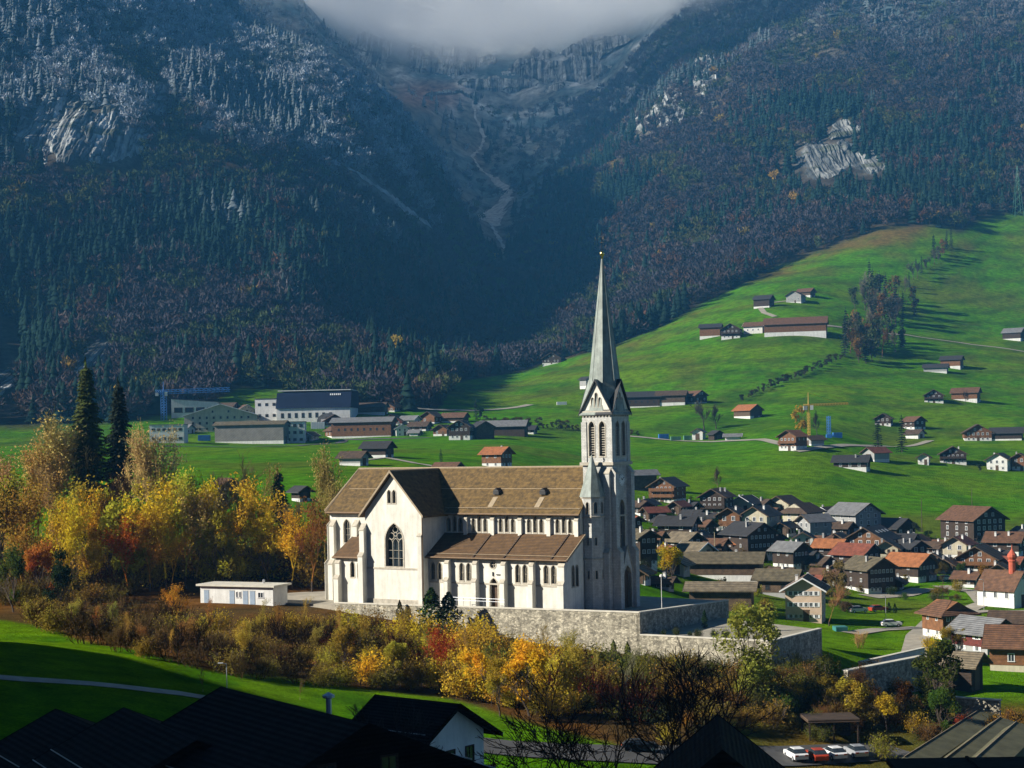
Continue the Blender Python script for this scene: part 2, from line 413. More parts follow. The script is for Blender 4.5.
# ------------------------------------------------------------------ terrain mesh
def vcol_mat(name, nscale, trans=0.0, bump=0.0, lo=0.6, hi=1.35, fine=None, zs=1.0, fine2=None):
    m, nt, out = newmat(name); L = nt.links.new
    at_ = N(nt, 'ShaderNodeAttribute', attribute_name='Col'); ge = N(nt, 'ShaderNodeNewGeometry')
    no = N(nt, 'ShaderNodeTexNoise', Scale=nscale, Detail=9.0, Roughness=0.68); mp = N(nt, 'ShaderNodeMapping'); mp.inputs['Scale'].default_value = (1, 1, zs); L(ge.outputs['Position'], mp.inputs['Vector']); L(mp.outputs['Vector'], no.inputs['Vector'])
    mr = N(nt, 'ShaderNodeMapRange'); mr.inputs['From Min'].default_value = 0.3; mr.inputs['From Max'].default_value = 0.7
    mr.inputs['To Min'].default_value = lo; mr.inputs['To Max'].default_value = hi; L(no.outputs['Fac'], mr.inputs['Value'])
    mx = N(nt, 'ShaderNodeMix', data_type='RGBA', blend_type='MULTIPLY'); mx.inputs[0].default_value = 1
    L(at_.outputs['Color'], mx.inputs[6]); L(mr.outputs['Result'], mx.inputs[7])
    if fine2:
        n3 = N(nt, 'ShaderNodeTexNoise', Scale=fine2, Detail=5.0, Roughness=0.75); L(ge.outputs['Position'], n3.inputs['Vector'])
        m3 = N(nt, 'ShaderNodeMapRange'); m3.inputs['From Min'].default_value = 0.3; m3.inputs['From Max'].default_value = 0.7; m3.inputs['To Min'].default_value = 0.55; m3.inputs['To Max'].default_value = 1.4
        L(n3.outputs['Fac'], m3.inputs['Value']); mx0 = mx
        mx = N(nt, 'ShaderNodeMix', data_type='RGBA', blend_type='MULTIPLY'); mx.inputs[0].default_value = 1; L(mx0.outputs[2], mx.inputs[6]); L(m3.outputs['Result'], mx.inputs[7])
    d = N(nt, 'ShaderNodeBsdfDiffuse'); L(mx.outputs[2], d.inputs['Color'])
    sh = d.outputs[0]
    if bump:
        n2 = N(nt, 'ShaderNodeTexNoise', Scale=fine or nscale * 3, Detail=8.0, Roughness=0.7); L(ge.outputs['Position'], n2.inputs['Vector'])
        bp = N(nt, 'ShaderNodeBump', Strength=bump, Distance=1.0); L(n2.outputs['Fac'], bp.inputs['Height']); L(bp.outputs[0], d.inputs['Normal'])
    if trans:
        t = N(nt, 'ShaderNodeBsdfTranslucent'); L(mx.outputs[2], t.inputs['Color'])
        ms = N(nt, 'ShaderNodeMixShader'); ms.inputs[0].default_value = trans; L(sh, ms.inputs[1]); L(t.outputs[0], ms.inputs[2]); sh = ms.outputs[0]
    L(sh, out.inputs['Surface']); return m

def np_mesh(name, V, Fc, Cc, material, smooth=False):
    me = bpy.data.meshes.new(name)
    k = Fc.shape[1]
    me.vertices.add(len(V)); me.loops.add(Fc.size); me.polygons.add(len(Fc))
    me.vertices.foreach_set('co', V.astype(np.float32).ravel())
    me.loops.foreach_set('vertex_index', Fc.astype(np.int32).ravel())
    me.polygons.foreach_set('loop_start', np.arange(0, Fc.size, k, dtype=np.int32))
    if smooth: me.polygons.foreach_set('use_smooth', np.ones(len(Fc), bool))
    a = me.attributes.new('Col', 'FLOAT_COLOR', 'POINT')
    a.data.foreach_set('color', np.c_[Cc, np.ones(len(Cc))].astype(np.float32).ravel())
    me.materials.append(material); me.update(calc_edges=True)
    return put(name, me)

def npproj(x, y, z):
    X, Z = x / y, z / y
    return 512 + (X * CR - Z * SR) * F, HZ - (X * SR + Z * CR) * F

def ell(px, py, cx, cy, rx, ry):
    return np.sqrt(((px - cx) / rx) ** 2 + ((py - cy) / ry) ** 2)

def polydist(px, py, pts):
    d = np.full(px.shape, 1e9)
    for (ax, ay, aw), (bx, by, bw) in zip(pts[:-1], pts[1:]):
        t = np.clip(((px - ax) * (bx - ax) + (py - ay) * (by - ay)) / ((bx - ax) ** 2 + (by - ay) ** 2), 0, 1)
        d = np.minimum(d, np.hypot(px - ax - t * (bx - ax), py - ay - t * (by - ay)) / (aw + t * (bw - aw)))
    return d

CLIFFS = [(70, 128, 72, 34), (112, 140, 36, 26), (6, 385, 13, 62), (98, 352, 20, 16), (82, 370, 10, 14),
          (822, 158, 36, 18), (866, 164, 22, 13), (842, 128, 18, 12), (208, 128, 16, 8), (160, 95, 10, 22)]
SCREE = [(338, 162, 4), (372, 186, 7), (408, 212, 5), (430, 228, 3)]
STREAM = [(474, 112, 3), (484, 140, 4), (474, 158, 3), (496, 182, 5), (512, 196, 7), (500, 212, 14), (488, 224, 12), (498, 240, 6), (507, 258, 3)]

def zones(px, py, x, y):
    n = fbm(px / 14.0, py / 26.0, 3)
    cl = np.zeros(px.shape)
    near = (y < 2080) & (y > 885)
    for c in CLIFFS: cl = np.maximum(cl, sstep(1.1, 0.7, ell(px, py, *c) + 0.55 * n))
    sc = np.maximum(sstep(1.2, 0.6, polydist(px, py, SCREE) + 0.5 * n) * (y > 1150), sstep(1.2, 0.6, polydist(px, py, STREAM) + 0.5 * n) * (y > 1300))
    return cl * near, sc

def lerp(a, b, t):
    return a + (np.asarray(b) - a) * t[..., None]

ylist = list(np.linspace(6, 60, 14)) + list(np.exp(np.linspace(math.log(62), math.log(3600), 520)))
ya = np.array(ylist); NX = 440
u = np.linspace(-1, 1, NX); u = 0.62 * u + 0.38 * u ** 3
W = np.maximum(240.0, 0.62 * ya + 150)
X = u[None, :] * W[:, None]; Y = np.repeat(ya[:, None], NX, 1)
Z = H(X, Y)
PX, PY = npproj(X, Y, Z)
md = meadow(X, Y)
cl, sc = zones(PX, PY, X, Y)
n1 = fbm(X / 70.0, Y / 70.0, 4); n2 = fbm(X / 9.0 + 5, Y / 14.0, 3)
C = np.zeros(X.shape + (3,))
mow = sstep(.2, .9, np.sin((X * .35 + Y) * .30 + 3 * n1)) * sstep(380, 450, Y) * (1 - sstep(640, 760, Y)) * .35
worn = sstep(.12, .5, fbm(X / 38.0 + 40, Y / 55.0, 4)) * .55
grass = lerp(np.ones(X.shape + (3,)) * (0.076, 0.230, 0.003), (0.120, 0.235, 0.005), sstep(-0.3, 0.35, n1))
grass = lerp(grass, (0.036, 0.140, 0.004), sstep(0.05, 0.45, n2) * 0.7)
grass = lerp(grass, (0.105, 0.185, 0.012), mow)
grass = lerp(grass, (0.12, 0.125, 0.022), worn)
# tired upper pastures
b_ = np.interp(512 + X / Y * F, _bq, _by)
up = sstep(-260, -10, Y - b_) * sstep(900, 1200, Y)
grass = lerp(grass, (0.17, 0.105, 0.03), up * sstep(-0.15, 0.35, n1 + 0.25 * n2) * 0.9)
terr = sstep(0.4, 0.9, np.sin(Z * 0.42 + 6 * n1)) * sstep(600, 900, Y) * 0.6
grass = lerp(grass, (0.040, 0.085, 0.010), terr)
ter2 = sstep(.5, .95, np.sin(Z * 1.6 + 9 * n1 + 2 * n2)) * sstep(700, 950, Y) * .34
grass = lerp(grass, (0.115, 0.120, 0.02), ter2)
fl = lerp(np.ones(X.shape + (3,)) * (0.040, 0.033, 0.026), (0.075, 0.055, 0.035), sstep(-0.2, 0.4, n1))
C = lerp(fl, grass, md) if False else fl + (grass - fl) * md[..., None]
# cirque at the head of the valley
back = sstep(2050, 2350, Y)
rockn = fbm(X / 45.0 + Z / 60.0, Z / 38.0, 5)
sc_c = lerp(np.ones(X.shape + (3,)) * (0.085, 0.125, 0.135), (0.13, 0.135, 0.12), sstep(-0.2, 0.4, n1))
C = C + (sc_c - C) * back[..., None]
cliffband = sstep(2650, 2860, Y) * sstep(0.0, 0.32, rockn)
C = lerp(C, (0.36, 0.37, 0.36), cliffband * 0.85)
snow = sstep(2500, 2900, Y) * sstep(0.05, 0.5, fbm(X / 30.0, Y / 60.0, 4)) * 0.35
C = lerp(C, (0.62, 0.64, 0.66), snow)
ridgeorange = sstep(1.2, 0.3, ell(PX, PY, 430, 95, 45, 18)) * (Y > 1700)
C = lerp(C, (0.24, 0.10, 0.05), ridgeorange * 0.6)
rk = fbm(X / 9.0, Z / 28.0, 4)
C = lerp(C, (0.13, 0.12, 0.10), cl * 0.8)
C = lerp(C, (0.15, 0.14, 0.12), sc)
# leaf litter under the clump and on the bank below the church
q_ = 512 + X / Y * F
bankY = np.interp(q_, [-600, 0, 60, 100, 200, 300, 440, 520, 700, 1024, 1700], [236, 230, 214, 204, 190, 192, 192, 184, 168, 166, 166])
lit = sstep(-1.5, 1.5, Y - bankY + 3 * n2) * (1 - sstep(300, 318, Y + 0.0 * X)) * (1 - sstep(590, 610, q_) * sstep(238, 244, Y)) * (1 - sstep(690, 760, q_))
lit = np.maximum(lit, sstep(-1.5, 1.5, Y - 160) * (1 - sstep(205, 222, Y)) * sstep(690, 760, q_) * 0.8)
litc = lerp(np.ones(X.shape + (3,)) * (0.10, 0.065, 0.025), (0.16, 0.075, 0.02), sstep(-0.3, 0.3, n2))
C = C + (litc - C) * lit[..., None]
# cut swathe at the foot of the forest
V = np.stack([X, Y, Z], -1)
MT = vcol_mat('ground_cover', 0.22, 0, 0.8, 0.5, 1.4, 1.8, fine2=2.4)
MR = vcol_mat('mountain_cover', 0.05, 0, 1.0, 0.2, 1.75, 0.1, zs=0.8)

def grid_obj(name, j0, j1, material):
    v = V[j0:j1]; c = C[j0:j1]; ny = j1 - j0
    idx = np.arange(ny * NX).reshape(ny, NX)
    f = np.stack([idx[:-1, :-1], idx[:-1, 1:], idx[1:, 1:], idx[1:, :-1]], -1).reshape(-1, 4)
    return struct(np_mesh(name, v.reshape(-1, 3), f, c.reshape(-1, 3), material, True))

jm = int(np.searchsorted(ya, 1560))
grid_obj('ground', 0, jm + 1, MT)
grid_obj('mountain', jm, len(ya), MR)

# ------------------------------------------------------------------ forest on the mountain flanks (a far-off mass)
rs = np.random.RandomState(3)

def conifer_proto(seed):
    r = np.random.RandomState(seed); v = []; f = []
    nl = 6; ns = 7
    for l in range(nl):
        t = l / nl
        rad = 0.21 * (1 - t) ** 0.85 + 0.012; zb = 0.06 + 0.88 * t; zt = min(1.0, zb + 0.30 * (1 - 0.4 * t))
        o = len(v); ph = r.rand() * 6
        for k in range(ns):
            rr = rad * (0.6 + 0.75 * r.rand()); a = ph + 2 * math.pi * k / ns
            v.append((rr * math.cos(a), rr * math.sin(a), zb - 0.035 * r.rand()))
        v.append((0, 0, zt))
        for k in range(ns): f.append((o + k, o + (k + 1) % ns, o + ns))
    return np.array(v), np.array(f)

def broad_proto(seed, n=120, rx=0.30, rz=0.36, size=0.10):
    r = np.random.RandomState(seed); v = []; f = []
    cl_ = [(r.normal(0, 0.11), r.normal(0, 0.11), 0.40 + 0.42 * r.rand()) for _ in range(7)]
    for k in range(n):
        c = cl_[k % 7]; d = r.normal(0, 1, 3); d /= np.linalg.norm(d)
        p = np.array(c) + d * (0.6 + 0.4 * r.rand()) * np.array((rx * 0.55, rx * 0.55, rz * 0.5))
        a = r.normal(0, 1, 3); a /= np.linalg.norm(a); b = np.cross(a, r.normal(0, 1, 3)); b /= np.linalg.norm(b)
        s_ = size * (0.6 + 0.8 * r.rand())
        a = a * .55 + d * .5 + np.array((0, 0, .75)); a /= np.linalg.norm(a); b = np.cross(a, r.normal(0, 1, 3)); b /= np.linalg.norm(b)
        o = len(v); v += [p + a * s_, p - a * s_ * 0.7 + b * s_ * 0.26, p - a * s_ * 0.7 - b * s_ * 0.26]; f.append((o, o + 1, o + 2))
    o = len(v); v += [(-.012, 0, 0), (.012, 0, 0), (0, 0, .6), (0, -.012, 0), (0, .012, 0), (0, 0, .6)]; f += [(o, o + 1, o + 2), (o + 3, o + 4, o + 5)]
    return np.array(v), np.array(f)

PC = [conifer_proto(i) for i in range(6)]
PB = [broad_proto(20 + i) for i in range(6)]
# candidates on a jittered grid
gx = []; gy = []
y_ = 845.0
while y_ < 2860:
    sp = 7.0 + (y_ - 845) * 0.0028
    n_ = int(0.86 * y_ / sp)
    xs = (np.arange(n_) - n_ / 2) * sp + rs.uniform(-.5, .5, n_) * sp
    gx.append(xs); gy.append(y_ + rs.uniform(-.5, .5, n_) * sp); y_ += sp
gx = np.concatenate(gx); gy = np.concatenate(gy)
mz = H(gx, gy); px_, py_ = npproj(gx, gy, mz)
keep = rs.rand(len(gx)) > meadow(gx, gy) * 1.6
c_, s_ = zones(px_, py_ - 6, gx, gy); c2_, _ = zones(px_, py_ - 17, gx, gy); c_ = np.maximum(c_, c2_)
keep &= (c_ < 0.35 + 0.5 * (rs.rand(len(gx)) < 0.12)) & (s_ < 0.4)
keep &= ~((gy > 2080) & (px_ < 505 + 50 * sstep(2200, 2600, gy) + 30 * rs.rand(len(gx))) & (rs.rand(len(gx)) < 0.30 + .42 * sstep(2080, 2300, gy)))
keep &= ~((ell(px_, py_, 430, 95, 48, 20) < 1) & (rs.rand(len(gx)) < 0.8))
# hidden ground culling
qb = 512 + gx / gy * F
hrow = np.where(DT is not None, 0, 0)
rowsDT = HZ - (DT / YF[:, None]) * F
cm = np.minimum.accumulate(rowsDT, axis=0)
jj = np.clip(((np.log(gy) - math.log(5)) / (math.log(3700) - math.log(5)) * 899).astype(int) - 6, 0, 899)
ii = np.clip(((qb + 600) / 5).round().astype(int), 0, len(QF) - 1)
keep &= (HZ - (mz + 26) / gy * F) < cm[jj, ii] + 14
keep &= ~((px_ < 21) & (px_ > -8) & (py_ > 322))
keep &= (px_ > -130) & (px_ < 1160) & (py_ > -60)
gx, gy, mz, px_, py_ = gx[keep], gy[keep], mz[keep], px_[keep], py_[keep]
n = len(gx)
clus = 1.25 * fbm(gx / 120.0, gy / 150.0, 3); clus2 = fbm(gx / 40.0 + 9, gy / 55.0, 3); clus3 = fbm(gx / 30.0 + 31, gy / 30.0 + 7, 2)
right = sstep(480, 640, px_)
pcon = 0.27 + 1.5 * clus + 0.5 * clus2 - 0.14 * right
iscon = rs.rand(n) < pcon
hgt_ = np.where(iscon, rs.uniform(15, 27, n), rs.uniform(11, 19, n) * (1 + .25 * clus2))
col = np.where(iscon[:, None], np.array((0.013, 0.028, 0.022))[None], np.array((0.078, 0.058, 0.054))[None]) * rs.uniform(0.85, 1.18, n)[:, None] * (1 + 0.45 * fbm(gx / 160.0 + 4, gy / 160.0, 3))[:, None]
br = ~iscon
low = sstep(430, 260, mz)      # warmer low down
w = br & (clus3 + .6 * clus2 > 0.33) & (rs.rand(n) < 0.8 * low + 0.05); col[w] = np.array((0.115, 0.058, 0.034)) * rs.uniform(0.6, 1.2, (w.sum(), 1))
w = br & (clus2 < -0.20) & (rs.rand(n) < 0.85); col[w] = np.array((0.075, 0.085, 0.028)) * rs.uniform(0.7, 1.3, (w.sum(), 1))
w = br & (rs.rand(n) < 0.003 + 0.006 * right); col[w] = np.array((0.36, 0.22, 0.035)) * rs.uniform(0.6, 1.2, (w.sum(), 1))
w = br & (clus < -.1); col[w] *= np.array((0.8, 0.95, 1.15))
frost = sstep(215, 400, mz + 260 * clus2 + 60 * clus) * (px_ < 470) * np.where(iscon, 0.32, 0.85) + sstep(420, 680, mz + 220 * clus2) * 0.22 * (px_ >= 470)
frost = np.clip(frost * rs.uniform(0.6, 1.15, n), 0, .95)
col = col + (np.array((0.42, 0.47, 0.52)) - col) * frost[:, None]

def scatter(name, sel, protos, wide):
    ids = np.where(sel)[0]; VV = []; FF = []; CC = []; off = 0
    pick = rs.randint(0, len(protos), len(ids))
    for p, (pv, pf) in enumerate(protos):
        I = ids[pick == p]; k = len(I)
        if not k: continue
        a = rs.uniform(0, 6.28, k); h = hgt_[I]; wd = h * rs.uniform(0.85, 1.2, k) * wide
        xx = pv[None, :, 0] * wd[:, None]; yy = pv[None, :, 1] * wd[:, None]
        ca, sa = np.cos(a)[:, None], np.sin(a)[:, None]
        v = np.stack([xx * ca - yy * sa + gx[I][:, None], xx * sa + yy * ca + gy[I][:, None], pv[None, :, 2] * h[:, None] + mz[I][:, None] - 0.6], -1)
        VV.append(v.reshape(-1, 3)); m_ = len(pv)
        FF.append((pf[None] + (off + np.arange(k) * m_)[:, None, None]).reshape(-1, 3)); off += k * m_
        cc = np.repeat(col[I][:, None, :], m_, 1) * rs.uniform(0.75, 1.25, (k, m_, 1)); CC.append(cc.reshape(-1, 3))
    struct(np_mesh(name, np.concatenate(VV), np.concatenate(FF), np.concatenate(CC), MF), 'stuff')

MF = vcol_mat('forest_foliage', 0.08, 0.0, 0, 0.7, 1.3)
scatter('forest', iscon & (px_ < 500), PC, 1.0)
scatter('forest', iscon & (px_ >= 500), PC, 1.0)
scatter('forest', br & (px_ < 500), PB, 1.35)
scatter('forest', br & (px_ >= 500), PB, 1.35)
print('forest trees', n)

# ------------------------------------------------------------------ cliffs: broken rock faces standing out of the slopes
VR = vcol_mat('cliff_rock', 0.09, 0, 1.0, 0.35, 1.45, 0.4, zs=0.35)
def cliff(cx, cy, rx, ry, y0=700, push=9.0, tone=1.0, cell=1.0):
    """ledged, fissured face; the grid runs along the slope and is pushed out of it"""
    ya_ = march(H0, cx, cy + ry * 1.15, y0); yb_ = march(H0, cx, cy - ry * 1.15, y0); yc = march(H0, cx, cy, y0)
    x0 = at(cx, cy, yc).x; hw = rx * 1.25 / F * yc
    nx, ny = int(300 * cell) , int(220 * cell)
    gx_, gy_ = np.meshgrid(np.linspace(x0 - hw, x0 + hw, nx), np.linspace(ya_ - 6, yb_ + 6, ny))
    z = H(gx_, gy_); px, py = npproj(gx_, gy_, z)
    m = ell(px, py, cx, cy, rx, ry) + 0.75 * fbm(px / 16.0 + cx, py / 14.0, 4)
    col_ = np.abs(fbm(gx_ / 26.0 + cx, z / 120.0, 3)); crack = np.abs(fbm(gx_ / 4.2, z / 40.0 + cx, 3)); led = fbm(gx_ / 30.0, z / 7.0, 3)
    rise = sstep(1.0, 0.72, m)
    fine = fbm(gx_ / 2.6, z / 9.0 + cx, 3)
    d = rise * (push * (0.45 + 0.9 * np.floor(col_ * 6) / 6 + .3 * col_) + 2.4 * np.minimum(crack, .3) / .3 + 3.0 * np.floor(led * 5) / 5 + 2.2 * fine)
    V_ = np.stack([gx_, gy_ - d, z + rise * 1.0 - 0.8 + 0.15 * d], -1)
    st = sstep(-.02, .2, fbm(gx_ / 5.0 + 7, z / 75.0, 4)); 
    c_ = np.ones(gx_.shape + (3,)) * np.array((.30, .31, .30)) * tone * (0.75 + 0.9 * np.clip(fbm(gx_ / 9.0, z / 60.0 + 3, 4) + .3, 0, 1))[..., None]
    c_ = lerp(c_, np.array((.07, .08, .085)), st * .85); c_ = lerp(c_, np.array((.07, .08, .05)), sstep(.25, .45, led) * .8); c_ = lerp(c_, np.array((.05, .05, .045)), sstep(.10, .0, crack) * .8)
    ok = m < 1.02
    idx = np.arange(nx * ny).reshape(ny, nx)
    q = ok[:-1, :-1] & ok[1:, :-1] & ok[:-1, 1:] & ok[1:, 1:]
    f = np.stack([idx[:-1, :-1], idx[:-1, 1:], idx[1:, 1:], idx[1:, :-1]], -1)[q]
    if len(f): struct(np_mesh('cliff', V_.reshape(-1, 3), f, c_.reshape(-1, 3), VR, False))
for a in CLIFFS: cliff(*a, y0=860, push=4.5, tone=.62 if a[0] > 700 else 1.5 if a[0] < 20 else 1.15)  # left-edge rock is painted paler to make up for its shade
for a in [(448, 58, 46, 15), (560, 72, 52, 15), (612, 98, 44, 13), (664, 108, 42, 20), (505, 84, 56, 9), (706, 66, 16, 44), (372, 52, 22, 16), (600, 48, 60, 12), (455, 96, 30, 6)]: cliff(*a, y0=1800, push=14, tone=1.15)

def strip(name, pts, m, lift=1.2, seed=1):
    """ragged band of pale stones lying down a gully; pts are (px, row, half width in px)"""
    r = random.Random(seed); P = []
    for (ax, ay, aw), (bx, by, bw) in zip(pts[:-1], pts[1:]):
        for k in range(8):
            t = k / 8; P.append((ax + (bx - ax) * t + r.gauss(0, .7), ay + (by - ay) * t, max(.4, (aw + (bw - aw) * t) * r.uniform(.6, 1.4))))
    mb = MB(); rows = []
    for x, y, w in P:
        c0 = hit(x, y, 1150); hw = w / F * c0.y
        rows.append([Vector((c0.x + hw * t, c0.y, gz(c0.x + hw * t, c0.y) + lift)) for t in (-1, -.4, .3, 1)])
    for a, b in zip(rows[:-1], rows[1:]):
        if abs(a[0].y - b[0].y) > 130: continue
        for j in range(3): mb.face([a[j], a[j + 1], b[j + 1], b[j]])
    return struct(mb.build(name, M[m]))
M['scree'] = mat('scree', (0.36, 0.36, 0.34), 0.95, 0.5, 0.12, 0.8, detail=12)
strip('scree', [(338, 161, 2), (356, 174, 4), (378, 188, 5), (398, 204, 6), (412, 214, 3), (432, 228, 2)], 'scree', 1.5, 2)
strip('stream', [(472, 100, 1), (476, 118, 1.2), (484, 136, 2), (482, 148, 1), (472, 158, 1.2), (480, 170, 1.5), (496, 182, 3), (508, 192, 3.5)], 'scree', 2.0, 3)
strip('scree', [(510, 190, 3), (502, 204, 9), (494, 216, 12), (488, 226, 9)], 'scree', 2.0, 4)
strip('stream', [(492, 226, 2), (498, 238, 2.4), (506, 252, 1.2)], 'scree', 2.0, 5)
# ------------------------------------------------------------------ the church
TH = R(33)
CO = at(613, 609, 236.5); CO.z = -25.8
def L2W(x, y, z=0.0):
    return Vector((CO.x + x * math.cos(TH) + y * math.sin(TH), CO.y - x * math.sin(TH) + y * math.cos(TH), CO.z + z))

church = thing('church', 'pale stone village church with brown roofs and one tall slender spire', 'church', CO, -TH)

def arch(w, h, n=6):
    """pointed arch outline, sill at 0, counter-clockwise, (t, z)"""
    r = w * 0.92; rise = math.sqrt(r * r - (r - w / 2) ** 2); zs = h - rise
    pts = [(-w / 2, 0), (w / 2, 0)]
    a1 = math.acos((r - w / 2) / r)
    cx = w / 2 - r
    for k in range(n + 1):
        a = a1 * k / n; pts.append((cx + r * math.cos(a), zs + r * math.sin(a)))
    cx = -w / 2 + r
    for k in range(n - 1, -1, -1):
        a = a1 * k / n; pts.append((cx - r * math.cos(a), zs + r * math.sin(a)))
    return pts
def circle(r, n=16):
    return [(r * math.cos(2 * math.pi * k / n), r * math.sin(2 * math.pi * k / n)) for k in range(n)]

class Face:   # a wall plane: origin, horizontal direction t, outward normal n
    def __init__(s, o, n):
        s.o = Vector(o); s.n = Vector((n[0], n[1], 0)).normalized(); s.t = Vector((-s.n.y, s.n.x, 0))
    def p(s, t, z, d=0.0): return s.o + s.t * t + s.n * d + Vector((0, 0, z))

def boolean_cut(o, cut):
    """carve the window niches, then drop the cutter"""
    c = cut.build('cutter', M['black'], church)
    md_ = o.modifiers.new('b', 'BOOLEAN'); md_.object = c; md_.operation = 'DIFFERENCE'; md_.solver = 'EXACT'; md_.use_self = True
    bpy.context.view_layer.update()
    me = bpy.data.meshes.new_from_object(o.evaluated_get(bpy.context.evaluated_depsgraph_get()))
    o.modifiers.clear(); o.data = me
    bpy.data.objects.remove(c)

def opening(face, parent, cut, t, z, pts, kind='window', depth=0.4, frame=0.14, bars=(), glass='leaded', fm='stone_trim', proud=0.05):
    """niche + surround + pane; parent gets the window as a part, the pane as a sub-part"""
    P = [face.p(t + a, z + b, -depth) for a, b in pts]
    cut.extrude(P, face.n * (depth + 0.3))
    cx = sum(a for a, b in pts) / len(pts); cz = sum(b for a, b in pts) / len(pts)
    mb = MB(); n = len(pts)
    sx = max(a for a, b in pts) - min(a for a, b in pts); sz = max(b for a, b in pts) - min(b for a, b in pts)
    grow = lambda a, b, g: (cx + (a - cx) * (1 + 2 * g / sx), cz + (b - cz) * (1 + 2 * g / sz))
    for i in range(n):
        a, b = pts[i], pts[(i + 1) % n]
        oa, ob = grow(*a, frame), grow(*b, frame)
        q = lambda c, d: face.p(t + c[0], z + c[1], d)
        mb.face([q(oa, proud), q(ob, proud), q(b, proud), q(a, proud)])
        mb.face([q(ob, proud), q(oa, proud), q(oa, -0.02), q(ob, -0.02)])
        mb.face([q(a, proud), q(b, proud), q(b, -depth + .05), q(a, -depth + .05)])
    for bar in bars:                    # mullions / tracery, as tubes
        mb.tube(face.p(t + bar[0], z + bar[1], -depth * 0.55), face.p(t + bar[2], z + bar[3], -depth * 0.55), bar[4], bar[4], 5)
    w = mb.build(kind, M[fm], parent)
    g = MB(); g.face([face.p(t + a, z + b, -depth + 0.03) for a, b in pts])
    g.build('pane' if kind != 'door' else 'door_leaf', M[glass], w)
    return w

def ring_bars(cx, cz, r, rad, n=10):
    return [(cx + r * math.cos(2 * math.pi * k / n), cz + r * math.sin(2 * math.pi * k / n),
             cx + r * math.cos(2 * math.pi * (k + 1) / n), cz + r * math.sin(2 * math.pi * (k + 1) / n), rad) for k in range(n)]

def vprism(poly, z0, z1):
    mb = MB(); mb.extrude([(x, y, z0) for x, y in poly], (0, 0, z1 - z0)); return mb

def buttress(t0, face, w, stages, mat_='stucco', name='buttress'):
    """stages: (z_top, projection); each stage ends in a sloped weathering"""
    prof = [(-0.12, -0.3), (stages[0][1], -0.3)]
    for i, (zt, pr) in enumerate(stages):
        nx = stages[i + 1][1] if i + 1 < len(stages) else -0.12
        prof += [(pr, zt), (nx, zt + (pr - nx) * 1.25)]
    if prof[-1][0] == prof[0][0]: pass
    mb = MB(); mb.extrude([face.p(t0 - w / 2, z, d) for d, z in prof], face.t * w)
    cap = MB()
    o = mb.build(name, M[mat_], church)
    for i, (zt, pr) in enumerate(stages):
        nx = stages[i + 1][1] if i + 1 < len(stages) else 0.0
        a = [face.p(t0 - w / 2 - .05, zt - 0.02, pr + 0.07), face.p(t0 - w / 2 - .05, zt + (pr - nx) * 1.25 + .02, nx + 0.02), face.p(t0 - w / 2 - .05, zt + (pr - nx) * 1.25 + .14, nx + 0.02), face.p(t0 - w / 2 - .05, zt + 0.12, pr + 0.07)]
        cap.extrude(a, face.t * (w + .1))
    cap.build('weathering', M['stone_trim'], o)
    return o

RC = 2.7       # ridge line
SW = (0, -1); WW = (1, 0); EW = (-1, 0)
# --- nave with clerestory
mb = MB(); mb.extrude([(-45, -3.5, -1), (-45, -3.5, 15.2), (-45, RC, 21.15), (-45, 8.9, 15.2), (-45, 8.9, -1)], (41.8, 0, 0))
nave = mb.build('nave', M['stucco'], church)
cut = MB(); fS = Face((0, -3.5, 0), SW)
for cx in (-15.9, -10.9, -5.95, -20.85, -25.4):
    for k, (dx, h) in enumerate(((-1.08, 2.05), (0, 2.45), (1.08, 2.05))):
        opening(fS, church, cut, cx + dx, 12.1, arch(0.66, h), 'clerestory_window', 0.45, 0.10, [(0, 0, 0, h, .04)])
boolean_cut(nave, cut)
for x in (-23.2, -18.3, -13.4, -8.4, -3.65):
    buttress(x, fS, 0.62, [(13.9, 0.42)], name='pilaster')
mb = MB(); mb.box(-27, -3.2, -3.72, -3.49, 14.75, 15.15); mb.build('cornice', M['stone_trim'], church)
# --- choir and apse
CP = [(-45, -3.5), (-45, 8.9), (-49.5, 8.9), (-52.6, 5.5), (-52.6, -0.1), (-49.5, -3.5)]
choir = vprism(CP, -1, 15.1).build('choir', M['stucco'], church)
cut = MB()
for t in (-46.4,):
    opening(fS, church, cut, t, 10.0, arch(1.25, 3.7), 'choir_window', 0.5, 0.16, [(0, 0, 0, 3.4, .05), (-.6, 1.2, .6, 1.2, .03), (-.6, 2.2, .6, 2.2, .03)])
fA = Face((-51.05, -1.8, 0), (-3.4, -3.1))
opening(fA, church, cut, 0, 10.0, arch(1.25, 3.7), 'choir_window', 0.5, 0.16, [(0, 0, 0, 3.4, .05)])
boolean_cut(choir, cut)
buttress(-49.0, fS, 0.9, [(6.5, 1.2), (12.6, 0.7)]); buttress(-44.3, fS, 0.9, [(12.6, 0.7)])
buttress(1.9, fA, 0.8, [(6.5, 1.2), (12.6, 0.7)])
